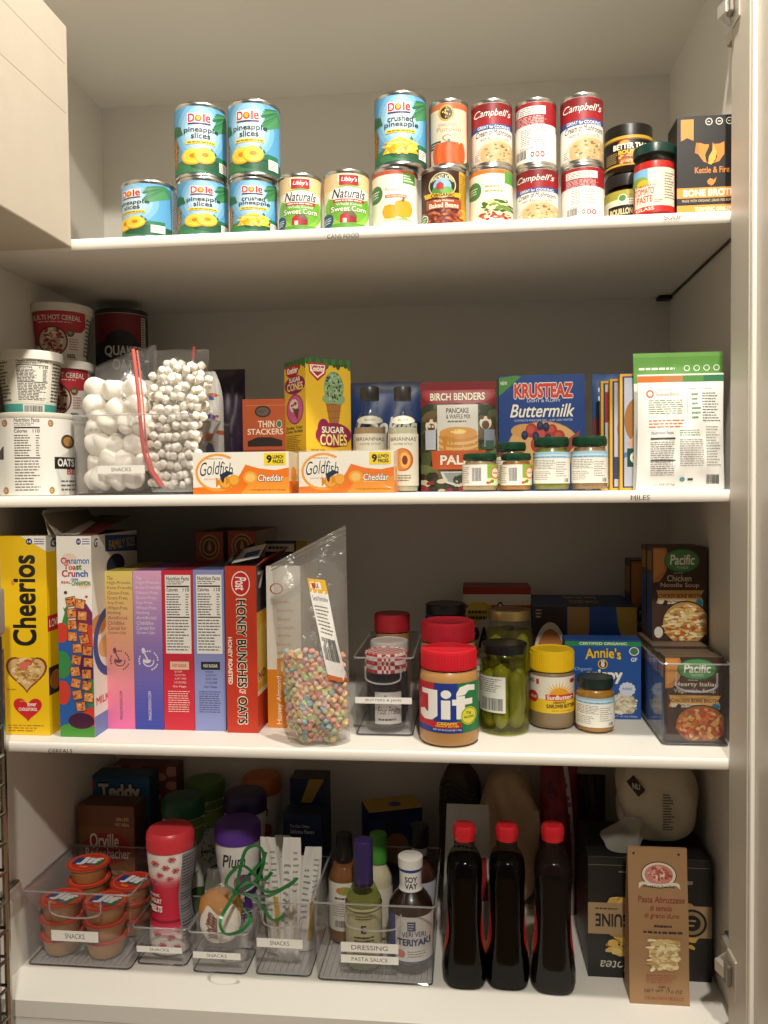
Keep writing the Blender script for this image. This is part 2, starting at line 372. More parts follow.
def bin_(label, x0, x1, y0, y1, z0, h, words=None, lab=None, handle=True, taper=.93, group=None, t=.002, lines_=None, feet=False, ridges=False, mt=None):
    """clear moulded organiser bin"""
    cx, cy = (x0+x1)/2, (y0+y1)/2; w, l = x1-x0, y1-y0
    root = thing('clear_bin', label, 'storage bin', (cx, cy, z0), 0, group); m = M(); mt = mt or ACRYL()
    def ringpts(k, z, ins=0.0):
        hw, hl = w/2*k-ins, l/2*k*(1 if k == 1 else 1)-ins; r = .008; P = []
        for sx, sy, a0 in ((1, -1, -PI/2), (1, 1, 0), (-1, 1, PI/2), (-1, -1, PI)):
            for i in range(5):
                a = a0+PI/2*i/4; P.append((sx*(hw-r)+r*math.cos(a), sy*(hl-r)+r*math.sin(a), z))
        return P
    lv = [ringpts(taper*.98, 0), ringpts(taper, .004), ringpts(1, h), ringpts(1, h, t), ringpts(taper, .006, t)]
    n = 20; vs = [p for L in lv for p in L]; fs = []
    for j in range(4):
        for i in range(n): i2 = (i+1) % n; fs.append((j*n+i, j*n+i2, (j+1)*n+i2, (j+1)*n+i))
    fs.append(tuple(range(n-1, -1, -1))); fs.append(tuple(4*n+i for i in range(n)))
    m.add(vs, fs, mt, False)
    m.build('bin_wall', root)
    rim = M(); P = ringpts(1.004, h); rim.tube(P, .0017, clear('acrylic_edge', 'F0F0F2', .35, 'E8E8EA', ior=1.8), 6, True); rim.build('rim', root)
    be = M(); P = ringpts(taper*.985, .002); be.tube(P, .0014, clear('acrylic_base_edge', 'A8A8B0', .2, '8A8A92', ior=1.6), 6, True); be.build('base_edge', root)
    if ridges:
        g = M(); k = int(w*taper/.011)
        for i in range(1, k): xx = -w*taper/2+i*w*taper/k; g.box(xx-.0008, xx+.0008, -l*.44, l*.44, .006, .0072, clear('acrylic_edge', 'F0F0F2', .35, 'E8E8EA', ior=1.8))
        g.build('base_ridge', root)
    fy = lambda z: -l/2*(taper+(1-taper)*z/h)
    if handle:
        hw = min(.05, w*.3); zt = h*.9; hd = min(.032, h*.26); pts = []
        for i in range(17):
            a = PI*i/16; ca = -math.cos(a); pts.append((hw*max(-1, min(1, ca*1.12)), 0, zt-hd*(math.sin(a)**.45)))
        pts = [(x, fy(z)-.003, z) for x, _, z in pts]
        q = M(); q.tube(pts, .0016, clear('acrylic_edge', 'F0F0F2', .35, 'E8E8EA', ior=1.8), 6); q.build('finger_grip', root)
    for (lx0, lx1, lz0, lz1, txt) in (lines_ or ([lab+(words,)] if words else [])):
        lm = M(); X0 = -w/2+lx0*w; X1 = -w/2+lx1*w; Za, Zb = lz0*h, lz1*h
        O = Vector((X0, fy(Za)-.0012, Za)); V = Vector((0, fy(Zb)-fy(Za), Zb-Za)); U = Vector((X1-X0, 0, 0))
        nn = U.cross(V).normalized(); c8 = [O, O+U, O+U+V, O+V]; c8 = [q+nn*.0003 for q in c8]+[q+nn*.0009 for q in c8]
        lm.add(c8, [(3, 2, 1, 0), (4, 5, 6, 7), (0, 1, 5, 4), (1, 2, 6, 5), (2, 3, 7, 6), (3, 0, 4, 7)], mat('EFECE4', .5))
        a = A(); a.rect(0, 0, 1, 1, 'F1EEE6'); tw = .2 if len(txt) < 8 else .12
        a.text(txt, .5-.21*(1 if len(txt) < 8 else 1.5), .26, .5+.21*(1 if len(txt) < 8 else 1.5), .74, '3A3732', .01); a.flat(lm, O+nn*.0009, U, V); lm.build('label_strip', root)
    return root
# ---------------------------------------------------------------- the cupboard
WHITE = mat('E5E1D8', .55, bump=.05, bscale=180, name='white_melamine', var=.015)
EDGE = mat('F7F2E8', .32, name='white_edge_band', bump=.02, bscale=40)
WALL = mat('E9DFCB', .8, bump=.12, bscale=220, name='painted_wall', var=.02)
def struct(name, m, **k):
    o = m.build(name, **k); o['kind'] = 'structure'; return o
BT = .018
struct('wall_left', M().box(XL-BT, XL, 0, DEP+BT, Z4-.1, ZC+BT, WHITE))
struct('wall_right', M().box(XR, XR+BT, 0, DEP+BT, Z4-.1, ZC+BT, WHITE))
struct('wall_back', M().box(XL, XR, DEP, DEP+BT, Z4-.1, ZC+BT, WHITE))
struct('ceiling', M().box(XL, XR, 0, DEP, ZC, ZC+BT, WHITE))
struct('floor', M().box(-2.2, 2.2, -2.6, 0, -.02, 0, mat('8A6A48', .5, name='timber_floor', var=.15, bscale=6)))
w = M(); w.box(-2.2, XL-BT-.001, 0, .1, 0, 2.5, WALL); w.box(XR+BT+.001, 2.2, 0, .1, 0, 2.5, WALL); w.box(XL-BT-.001, XR+BT+.001, 0, .1, ZC+BT+.001, 2.5, WALL)
struct('wall_front', w)
def shelf(z, label, words, px0, px1, py, side):
    m = M(); m.box(XL+.0005, XR-.0005, .004, DEP-.0005, z-TH, z, WHITE); 
    s = m.build('shelf_board'); tag(s, label, 'shelf')
    e = M()
    pr = []
    for k in range(7): a = -PI/2+PI*k/6; pr.append((-.0015-.0035*math.cos(a)+.002, z-TH/2+TH/2*math.sin(a)))
    vs = [(X, p[0]+.002, p[1]) for X in (XL+.0005, XR-.0005) for p in pr]
    fs = [(k, k+7, k+8, k+1) for k in range(6)]; e.add(vs, fs, EDGE, True)
    e.build('edge_band', s)
    if words:
        x0 = Xp(px0, py, -.005); x1 = Xp(px1, py, -.005); t = M()
        A().text(words, 0, 0, 1, 1, '3A352E', 0).flat(t, (x0, -.0042, Zp(px0, py+3, -.005)), (x1-x0, 0, 0), (0, 0, .0075))
        o = t.build('shelf_lettering', s); o['label'] = 'small dark lettering on the shelf edge'
    return s
shelf(Z1, 'white shelf board holding the stacked tin cans', 'CANS FOOD', 327, 359, 236, 0)
shelf(Z2, 'white shelf board at eye level holding the oats, marshmallows and crackers', 'MILES', 631, 650, 497, 0)
shelf(Z3, 'white shelf board holding the cereal boxes and the nut butter jars', 'CEREALS', 48, 72, 750, 0)
b = M().box(XL, XR, .0, DEP, Z4-.03, Z4, WHITE).build('shelf_board'); tag(b, 'white bottom board under the clear bins and the dark syrup bottles', 'shelf')
x0 = Xp(664, 219, -.005)
t = M(); A().text('SOUP', 0, 0, 1, 1, '3A352E', .008).flat(t, (x0, -.0042, Z1-.012), (Xp(682, 219, -.005)-x0, 0, 0), (0, 0, .0075))
so = t.build('shelf_lettering', bpy.data.objects['shelf_board']); so['label'] = 'small dark lettering on the shelf edge'
m = M(); m.box(XR-.004, XR-.0006, .03, DEP-.002, Z1-TH-.004, Z1-TH-.0004, mat('3A352E', .6)); m.build('gap_shade_strip', bpy.data.objects['shelf_board'])  # added dark strip, paints in the shaded gap between shelf underside and wall
m = M(); m.box(XR-.03, XR-.0006, DEP-.03, DEP-.002, Z1-TH-.009, Z1-TH-.0004, mat('2A2622', .5), .002); m.build('shelf_pin', bpy.data.objects['shelf_board'])
# below the bottom board
struct('baseboard_front', M().box(XL, XR, .001, .02, 0, Z4-.031, WHITE))
# doors stand open at right angles; panelled inner faces
DOOR = mat('CFC8BA', .42, bump=.03, bscale=60, name='door_lacquer')
DOORP = mat('D9D3C7', .38, bump=.03, bscale=60, name='door_panel')
def door(name, X, sgn):
    y0, y1, z0, z1 = -.62, -.004, .1, 2.42; st = .088; t = .021; m = M()
    a, b = (X, X+sgn*t) if sgn > 0 else (X+sgn*t, X)
    m.box(a, b, y1-st, y1, z0, z1, DOOR, .002); m.box(a, b, y0, y0+st, z0, z1, DOOR, .002)
    m.box(a, b, y0+st, y1-st, z0, z0+st, DOOR, .002); m.box(a, b, y0+st, y1-st, z1-st, z1, DOOR, .002)
    d = struct(name, m)
    p = M(); p.box(X+sgn*.008, X+sgn*.014, y0+st, y1-st, z0+st, z1-st, DOORP); p.build('door_panel', d)
    q = M()
    for yy, s2 in ((y1-st, -1), (y0+st, 1)):
        q.box(min(X+sgn*.001, X+sgn*.008), max(X+sgn*.001, X+sgn*.008), min(yy, yy+s2*.012), max(yy, yy+s2*.012), z0+st, z1-st, EDGE, .003, 2)
    q.build('door_bead', d)
    return d
dR = door('door_1', .4035, 1); dL = door('door_2', -.832, -1)
NICK = mat('CFCBC2', .3, .6, name='nickel'); DKN = mat('8E877A', .35, .7, name='dark_nickel')
def hinge(door_o, X, z, wallx, sgn):
    h = M(); h.box(X-.004*sgn if sgn > 0 else X, X if sgn > 0 else X+.004, -.050, -.008, z-.032, z+.032, NICK, .0015)
    o = h.build('hinge', door_o); o['label'] = 'nickel concealed hinge'
    c = M(); c.box(min(X-.012*sgn, X-.004*sgn), max(X-.012*sgn, X-.004*sgn), -.036, -.016, z-.017, z+.017, DKN, .003, 2)
    c.build('hinge_cup', o)
    a = M(); 
    P = [(X-.010*sgn, -.022), (X-.016*sgn, .0), (wallx-.016*sgn, .028), (wallx-.014*sgn, .075)]
    for (xa, ya), (xb, yb) in zip(P, P[1:]):
        vs = [];
        for (x, y) in ((xa, ya), (xb, yb)):
            for dx, dz in ((-.004, -.009), (.004, -.011), (.004, .011), (-.004, .009)): vs.append((x+dx, y, z+dz))
        a.add(vs, [(0, 1, 2, 3), (4, 7, 6, 5), (0, 4, 5, 1), (1, 5, 6, 2), (2, 6, 7, 3), (3, 7, 4, 0)], NICK)
    a.build('hinge_arm', o)
    w = M(); w.box(min(wallx, wallx-.010*sgn), max(wallx, wallx-.010*sgn), .03, .085, z-.012, z+.012, DKN, .002); w.build('mounting_plate', o)
hinge(dR, .4035, Zp(735, 972, -.02), XR, 1)
hinge(dR, .4035, Zp(738, 5, -.02), XR, 1)
hl = hinge(dL, -.832, Zp(8, 912, -.01), XL, -1)
# white wooden box screwed to the inside of the left door
PAINT = mat('C2B7A6', .6, bump=.25, bscale=22, name='painted_timber', var=.05)
bx0, bx1, by0, by1, bz0, bz1 = -.831, -.670, -.36, -.012, Zp(72, 248, -.012), Zp(65, 27, -.012)
m = M(); m.box(bx0, bx1, by0, by1, bz0, bz1, PAINT, .0025, 2)
for i, (a, b) in enumerate(((.18, .4), (.55, .62))):
    m.box(bx1-.0002, bx1+.0003, by0+.02, by1-.01, bz0+(bz1-bz0)*(b+.2)-.0006, bz0+(bz1-bz0)*(b+.2)+.0002, mat('B9A78E', .7))
tag(m.build('wall_box'), 'white painted wooden box fixed high inside the open left door', 'box')
# chrome rack inside the left door
t = thing('door_rack', 'chrome wire rack at the lower left edge, fixed to the open left door', 'rack', (-.796, -.10, .3))
m = M(); m.box(-.0358, -.030, -.2, .05, -.25, .98, mat('B5B2AC', .3, .8)); m.build('back_plate', t)
CH = mat('B9B6AE', .18, 1.0, name='chrome')
m = M()
for yy in (-.2, .055): m.tube([(0, yy, -.30), (0, yy, .88)], .006, CH)
m.build('upright', t)
m = M()
for k in range(20): m.tube([(-.035, -.2, -.2+k*.05), (-.0, -.2, -.2+k*.05), (.002, .055, -.2+k*.05), (-.035, .058, -.2+k*.05)], .003, CH)
m.build('wire', t)
m = M()
for k in range(10): m.box(-.034, -.006, -.19, .05, -.2+k*.05*2, -.2+k*.1+.09, mat('8C8A86', .25, .9, name='brushed_steel'), .008, 2)
m.build('steel_drawer', t)
m = M(); m.box(-.036, .012, -.15, .056, .905, .985, mat('A9A7A3', .35, .6), .006, 2); m.box(-.034, .008, -.15, .05, .875, .904, mat('22201E', .5), .003); m.build('rack_cap', t)
# ---------------------------------------------------------------- top shelf: cans
Y1 = .062
def dole(kind, facts=False):
    a = A(True)
    a.rect(-.6, 0, 1.6, 1, '5DA3D0')
    for k in range(5): a.ell(.5, .62, .44-.07*k, .46-.08*k, ['79B6DC', '93C5E4', 'AFD5EC', 'C6E2F2', 'D6EAF5'][k])
    a.rect(-.6, 0, 1.6, .13, '2E6B48'); a.ell(.35, .1, .5, .1, '3B7F52'); a.ell(.8, .1, .5, .08, '235A3E')
    # palm fronds
    for k in range(9): a.poly([(.98, .99-.01*k), (.78-.02*(k % 4), .93-.035*k), (.8-.02*(k % 4), .9-.035*k), (1.0, .93-.02*k)], ['2F6E46', '3F8455', '4E9360'][k % 3])
    # pineapple at the left edge
    a.ell(.0, .34, .09, .24, 'A8762E'); a.scatter(-.06, .12, .09, .56, 26, .014, .02, ['8A5A1F', 'C99642', '6E4A1C'], 4)
    for k in range(6): a.poly([(.0, .56), (-.05+.035*k, .78-.02*abs(k-2)), (.02+.03*k, .58)], '2F6B43')
    a.rect(.255, .75, .7, .895, 'F3E9E2'); a.text('D', .27, .76, .39, .885, 'C8102E', .03); a.text('l', .55, .76, .585, .885, 'C8102E', .03); a.text('e', .6, .76, .69, .86, 'C8102E', .03)
    a.ell(.46, .815, .075, .06, 'F2F0E6'); a.ell(.46, .815, .064, .052, 'C8102E'); a.ell(.46, .82, .042, .036, 'F6B81C'); a.poly([(.27, .725), (.69, .725), (.69, .745), (.27, .745)], '3B2A6B')
    l = ('pineapple', 'slices') if kind == 's' else ('crushed', 'pineapple')
    if kind == 's':
        a.text('pineapple', .19, .585, .83, .69, '22382F', .02); a.text('slices', .32, .51, .68, .6, '22382F', .02)
    else:
        a.text('crushed', .26, .6, .74, .69, '22382F', .02); a.text('pineapple', .2, .5, .84, .6, '22382F', .02)
    a.rect(.22, .43, .78, .48, 'F3D43B'); a.lines(.25, .44, .76, .47, 1, '6E5B12', .6, 3, .05)
    if kind == 's':
        for k in range(5): a.poly([(.62, .2), (.7+.07*k, .38-.05*k), (.74+.06*k, .34-.05*k)], '2C6E49')
        for cx, cy in ((.34, .235), (.57, .25)):
            a.ell(cx, cy, .2, .125, 'D99A14'); a.ell(cx, cy+.012, .19, .115, 'F7CE3A'); a.ring(cx, cy+.012, .15, .09, .12, 'FBE27A'); a.ell(cx+.01, cy+.015, .065, .035, 'C98812')
    else:
        for k in range(5): a.poly([(.62, .2), (.7+.07*k, .38-.05*k), (.74+.06*k, .34-.05*k)], '2C6E49')
        a.poly([(.16, .12), (.3, .29), (.45, .36), (.6, .34), (.72, .26), (.84, .12)], 'E9B521'); a.scatter(.18, .1, .82, .36, 90, .04, .02, ['F7D24A', 'FBE27F', 'DFA514', 'F3C52F'], 6)
    a.rect(.84, .05, .98, .2, 'EDEFEA'); a.lines(.85, .06, .97, .19, 5, '55605A', .4, 9); a.rect(.82, .2, .98, .27, '2A7A56')
    a.rect(1.02, .03, 1.45, .97, 'DCE6EA'); a.lines(1.03, .05, 1.43, .95, 22, '4C5A60', .4, 12, .2)
    return a
def corn():
    a = A(True); a.rect(-.6, 0, 1.6, 1, 'F0D9A8')
    for k in range(9): a.rect(-.6, .72+.032*k, 1.6, .735+.032*k, 'E2BE82')
    a.ell(.5, .3, .62, .4, 'E4EFD2'); a.ell(.5, .38, .48, .42, '8CBF4B'); a.ell(.5, .42, .42, .36, '6FAE3A'); a.ell(.5, .62, .46, .13, 'F5F1E4')
    a.rect(-.6, 0, 1.6, .08, '5C9B35')
    a.poly([(.26, .84), (.74, .84), (.74, .98), (.26, .98)], 'F6F1E6'); a.poly([(.29, .78), (.71, .78), (.71, .97), (.29, .97)], 'B5222C'); a.text("Libby's", .33, .83, .68, .93, 'FFF8EF', .02, .25)
    a.otext('Naturals', .14, .545, .86, .72, '1B2340', 'F6F3EA', .012, .012, .015, shear=.3)
    a.rect(.16, .47, .84, .53, 'C22B33'); a.lines(.2, .485, .8, .515, 1, 'F7E9E2', .7, 2, .05)
    a.text('Whole Kernel', .22, .41, .78, .46, 'F7F6E6', .01); a.otext('Sweet Corn', .12, .3, .88, .4, 'F7F4DE', '3D6D24', .01, .01, .02)
    a.poly([(.3, .09), (.5, .09), (.5, .22), (.4, .29), (.3, .22)], 'B0262B'); a.poly([(.5, .09), (.66, .1), (.66, .2), (.5, .22)], '8E1E23'); a.poly([(.4, .3), (.5, .22), (.68, .21), (.58, .3)], '6E5A4C'); a.rect(.36, .09, .44, .17, 'E9D9C9')
    a.ell(.05, .16, .12, .13, '2C4A7A'); a.lines(-.03, .1, .14, .22, 3, 'E7ECF4', .4, 3)
    a.rect(1.02, .05, 1.4, .95, 'EFE7D2'); a.lines(1.03, .1, 1.38, .9, 16, '5A5040', .4, 12, .2)
    return a
def campbell(kind='f'):
    a = A(True); a.rect(-.6, 0, 1.6, 1, 'F3EEE2'); a.rect(-.6, .62, 1.6, 1, '9E1B23'); a.rect(-.6, .6, 1.6, .62, 'F3EEE2')
    def front(o):
        a.ell(.5+o, 1.02, .62, .16, '7E1219')
        a.otext("Campbell's", .06+o, .74, .94+o, .9, 'FBF6EC', '5C0E14', .008, .008, .012, shear=.35)
        a.poly([(-.02+o, .53), (1.02+o, .57), (1.02+o, .655), (-.02+o, .62)], '2D4E92'); a.text('GREAT for COOKING', .14+o, .565, .92+o, .62, 'F1EEE2', .02)
        a.text('Cream of Mushroom', .1+o, .43, .96+o, .53, '3A2A22', .015, .2, arc=.02); a.text('with Roasted Garlic', .2+o, .36, .9+o, .425, '6E5244', .01, .2)
        a.ell(.62+o, .12, .5, .26, 'DCC8A2'); a.ell(.64+o, .12, .45, .22, 'CDAF7F'); a.scatter(.25+o, .0, 1.0+o, .3, 26, .03, .014, ['A9844F', 'E6D3AC', '8C6A3F'], 8)
        a.rect(.08+o, .04, .2+o, .16, 'EFE9DB'); a.lines(.08+o, .04, .2+o, .16, 4, '555048', .4, 4)
    def back(o):
        a.rect(.1+o, .79, .82+o, .93, 'F4EFE6'); a.lines(.12+o, .8, .8+o, .92, 4, '55504A', .4, 3); a.lines(.1+o, .62, .9+o, .77, 6, 'E7C9C4', .4, 6, .2)
        a.rect(.2+o, .26, .84+o, .58, 'F8F5EE'); a.lines(.22+o, .28, .5+o, .56, 9, '504A44', .4, 8); a.lines(.54+o, .28, .82+o, .56, 9, '504A44', .4, 9)
        a.lines(.2+o, .2, .6+o, .25, 2, '777067', .4, 4); a.bars(.12+o, .06, .36+o, .2, '222222')
        a.ring(.5+o, .12, .045, .045, .45, '3A3A3A'); a.ring(.62+o, .12, .05, .05, .45, 'B0262B'); a.ring(.74+o, .12, .05, .05, .45, 'B0262B')
    if kind == 'f': front(0)
    elif kind == 'r': back(-.08); front(1.0)
    else: back(.02)
    return a
def pumpkin_puree():
    a = A(True); a.rect(-.6, 0, 1.6, 1, 'F6F0DF'); a.rect(-.6, .93, 1.6, 1, 'C8502C')
    a.rect(.66, .76, .92, .96, '5FA044'); a.lines(.68, .79, .9, .93, 3, 'EEF5E4', .45, 2)
    a.ell(.09, .6, .14, .16, '3F7A3C'); a.lines(.0, .53, .2, .67, 3, 'E6EFDD', .4, 5)
    a.text('Pumpkin', .28, .61, .62, .68, 'A86A30', .0); a.rect(.28, .5, .74, .56, 'D2683C'); a.text('100% PURE PUMPKIN', .31, .515, .72, .545, 'FBF1E4', .02)
    for cx, cy, rx, ry in ((.38, .25, .16, .13), (.66, .3, .2, .16)):
        a.ell(cx, cy, rx, ry, 'D98812')
        for k in (-.6, -.2, .2, .6): a.ell(cx+rx*k, cy, rx*.32, ry*.94, ['F0A523', 'E99A1A'][int(k*10) % 2])
    a.poly([(.62, .43), (.67, .52), (.71, .5), (.68, .43)], '7E6A2A'); a.ell(.55, .1, .34, .03, 'C9D8A8'); a.poly([(.5, .1), (.72, .16), (.8, .1)], '8CB465')
    return a
def walnut():
    a = A(True); a.rect(-.6, 0, 1.6, 1, '3B1D14'); a.rect(.84, 0, 1.6, 1, 'D9A62A'); a.lines(.86, .3, 1.2, .95, 16, '5A4414', .4, 3)
    a.ell(.47, .72, .3, .24, '14301F'); a.ring(.47, .72, .3, .24, .08, 'D8C48A'); a.ell(.47, .7, .2, .15, '8FB7D9'); a.ell(.4, .62, .16, .08, '4F8A3A'); a.ell(.56, .62, .14, .07, '6FA548')
    a.poly([(.34, .64), (.5, .64), (.5, .74), (.42, .79), (.34, .74)], 'B3312B')
    a.text('WALNUT ACRES', .22, .77, .72, .85, 'F3E6BE', .03, arc=.07)
    a.poly([(.1, .5), (.86, .5), (.9, .6), (.5, .56), (.06, .6)], 'E2B12F'); a.text('ORGANIC', .22, .505, .74, .565, '2E1B10', .035)
    a.rect(.12, .28, .88, .46, 'A5482B'); a.text('Maple Molasses', .28, .4, .72, .45, 'F2DFC0', .02); a.text('Baked Beans', .18, .3, .82, .39, 'F6E7CC', .03)
    a.rect(-.6, .0, .84, .24, '5A2416'); a.scatter(-.1, -.02, .9, .25, 70, .045, .024, ['8E3A24', 'B05534', '6E2A1A', 'C2704A'], 3, False)
    a.ell(.07, .12, .09, .09, 'E9EDE0'); a.ell(.07, .12, .075, .075, '3E7C45'); a.lines(.01, .08, .13, .16, 2, 'E9F2E2', .4, 4)
    return a
def mixedbean():
    a = A(True); a.rect(-.6, 0, 1.6, 1, 'F7F1DD'); a.rect(-.6, .92, 1.6, 1, 'DE7A28'); a.rect(.8, .74, 1.02, .98, '63A548')
    a.ell(.12, .62, .16, .17, '4B8443'); a.lines(.02, .55, .24, .69, 3, 'E6EFDD', .4, 5)
    a.lines(.36, .54, .84, .72, 2, 'C4A14A', .4, 6, .4)
    a.ell(.58, .22, .4, .16, 'F0EBD4'); a.poly([(.2, .12), (.34, .34), (.5, .44), (.74, .42), (.95, .3), (.98, .08)], 'E6DDB0')
    a.scatter(.24, .18, .96, .44, 40, .08, .03, ['3F6B2C', '6F8F3A', 'E9D98A', 'F2E8B4', '2F4F24'], 5); a.scatter(.15, .04, .95, .2, 36, .045, .022, ['9E3226', 'C25D44', 'E9DEB8'], 9)
    return a
def organic_pumpkin():
    a = A(True); a.rect(-.6, 0, 1.6, 1, 'D8CBB0'); a.rect(-.6, .9, 1.6, 1, 'C2643A'); a.rect(.95, 0, 1.6, 1, 'B9593A'); a.rect(-.6, 0, .04, 1, '8E3A22')
    a.ell(.44, .83, .2, .14, 'B99A4A'); a.ell(.44, .83, .15, .105, '2E2415'); a.scatter(.34, .74, .54, .92, 14, .02, .015, ['D8B95E', '8E6F2E'], 2); a.lines(.33, .885, .55, .915, 1, '3A2C14', .5, 3, .05)
    a.text('ORGANIC', .24, .61, .7, .66, '8E7A5A', .0); a.text('Pumpkin', .2, .5, .8, .6, 'A08A66', .0)
    a.ring(.46, .42, .12, .05, .2, '6E5A3A', a0=.5, a1=5.5); a.rect(.05, .26, .3, .38, '3B4A38'); a.lines(.07, .28, .28, .36, 2, 'C9CDB9', .4, 3)
    a.ell(.5, .16, .4, .2, 'A43E1C')
    for k in range(-3, 4): a.ell(.5+.105*k, .16, .085, .19, ['D8652A', 'C65320'][k % 2])
    a.poly([(.46, .33), (.48, .4), (.54, .39), (.54, .33)], '6E6A34'); a.poly([(.85, .0), (.99, .1), (1, 0)], '2E5A36')
    return a
def c1(px0, px1, pyt, z0, label, art, body, turn=0, group=None, Yc=Y1):
    return can(px0, px1, pyt-1.5, Yc, z0, label, art, body, turn, group)
c_a = c1(122, 176, 180, Z1, 'pineapple can standing at the left end of the row with no can on top', dole('s'), '5DA3D0', -.72)
c_b = c1(177, 228, 177, Z1, 'pineapple slices can on the shelf, under the left upper pineapple can', dole('s'), '5DA3D0')
c_c = c1(229, 277, 177, Z1, 'lower crushed pineapple can on the shelf, beside the first sweet corn can', dole('c'), '5DA3D0')
c_d = c1(278, 322, 174, Z1, 'green sweet corn can beside the lower crushed pineapple can', corn(), 'F0D9A8')
c_e = c1(323, 370, 170, Z1, 'green sweet corn can beside the cream pumpkin puree can', corn(), 'F0D9A8', .1)
c_f = c1(371, 419, 167, Z1, 'cream can with two small orange pumpkins, under the upper crushed pineapple can', pumpkin_puree(), 'F6F0DF')
c_g = c1(420, 467, 167, Z1, 'dark brown baked beans can with a green oval badge', walnut(), '3B1D14')
c_h = c1(468, 514, 166, Z1, 'cream bean can with orange rim and leafy bean picture', mixedbean(), 'F7F1DD')
c_i = c1(515, 559, 166, Z1, 'red and white mushroom soup can standing on the shelf, front label showing', campbell('f'), 'F3EEE2', -.12)
c_j = c1(560, 605, 164, Z1, 'red and white soup can on the shelf with only its printed back showing', campbell('b'), 'F3EEE2')
def up(c, px0, px1, pyt, label, art, body, turn=0): return can(px0, px1, pyt-3, Y1+.002, Z1+c[3]+.0003, label, art, body, turn)
up(c_b, 174, 226, 104, 'left one of the two pineapple slices cans stacked up high', dole('s'), '5DA3D0')
up(c_c, 227, 280, 101, 'right one of the two pineapple slices cans stacked up high', dole('s'), '5DA3D0', -.2)
up(c_f, 373, 427, 93, 'crushed pineapple can stacked on the cream pumpkin puree can', dole('c'), '5DA3D0')
up(c_g, 428, 469, 101, 'beige and orange organic pumpkin can on top of the baked beans can', organic_pumpkin(), 'D8CBB0')
up(c_h, 470, 513, 101, 'mushroom soup can stacked on the cream bean can', campbell('f'), 'F3EEE2', .06)
up(c_i, 514, 557, 100, 'upper soup can turned so its printed back faces out', campbell('r'), 'F3EEE2', 0)
up(c_j, 559, 604, 95, 'tallest standing mushroom soup can, at the right end of the upper row', campbell('f'), 'F3EEE2', .05)
# ---------------------------------------------------------------- jars
def jar(name, label, cat, px0, px1, py, Yc, z0, h, lidh, lidcol, content, art=None, lab=(0.15, .75), labcol='F5F2EA', neck=.86, fill=.9, lidr=.9, glass=True, turn=0.0, group=None, lidrough=.35, lidmetal=0.0, lmat=None, shoulder=.12, X=None, R=None, ribs=False, cont_rough=.35, cbump=0.0, chunks=None):
    Xc = X if X is not None else Xp((px0+px1)/2, py, Yc); r = R or abs(Xp(px1, py, Yc)-Xp(px0, py, Yc))/2*.985
    t = thing(name, label, cat, (Xc, Yc, z0), face_cam(Xc, Yc), group)
    hb = h-lidh; sh = hb*(1-shoulder)
    prof = [(r*.8, .001), (r*.93, 0.0), (r*.985, .004), (r, .010), (r, sh-.008), (r*.985, sh), (r*(neck+.05), hb-.006), (r*neck, hb-.002)]
    g = M(); inner = [(p[0]*.965, p[1]) for p in prof[::-1]]; inner[-1] = (inner[-1][0], .004)
    if glass:
        g.lathe(prof, GLASS(), 48); g.build('glass', t)
    zf = .004+(sh)*fill
    c = M(); cm = content if not isinstance(content, str) else mat(content, cont_rough, bump=cbump, bscale=30, var=.06, name='food_'+content)
    k = .965 if glass else 1.0
    c.lathe([(r*.8*k, .003), (r*.93*k, .003), (r*.985*k, .006), (r*k, .012), (r*k, min(zf, sh-.008)), (r*k*.985, min(zf+.004, sh))]+([(r*(neck+.05)*k, hb-.008), (r*neck*k, hb-.003)] if fill > .97 else []), cm, 48)
    co = c.build('contents', t)
    if art is not None:
        z0l = lab[0]*h; hl = (lab[1]-lab[0])*h; l = M(); rl = r*1.003
        n = 36; vs = []; fs = []
        if labcol:
            half = art.half if hasattr(art, 'half') else PI
            for i in range(n+1):
                a = -half+2*half*i/n+turn
                vs += [(rl*math.sin(a), -rl*math.cos(a), z0l), (rl*math.sin(a), -rl*math.cos(a), z0l+hl)]
            for i in range(n): fs.append((2*i, 2*i+2, 2*i+3, 2*i+1))
            l.add(vs, fs, mat(labcol, .4), True)
        art.wrap(l, rl, z0l, hl, turn); l.build('label', t)
    lr = r*lidr; L = M(); lm = lmat or mat(lidcol, lidrough, lidmetal)
    pr = [(lr*.97, hb-.001), (lr, hb), (lr, h-.004), (lr*.985, h-.001), (lr*.93, h), (lr*.9, h-.0012), (.0001, h-.0012)]
    L.lathe(pr, lm, 64)
    if ribs:
        for i in range(56):
            a = 2*PI*i/56; ca, sa = math.cos(a), math.sin(a)
            L.box(lr-.0006, lr+.0009, -.0011, .0011, hb+.002, h-.005, lm, 0, T=Matrix.Rotation(a, 4, 'Z'))
    L.build('lid', t)
    t['r'] = r
    return t
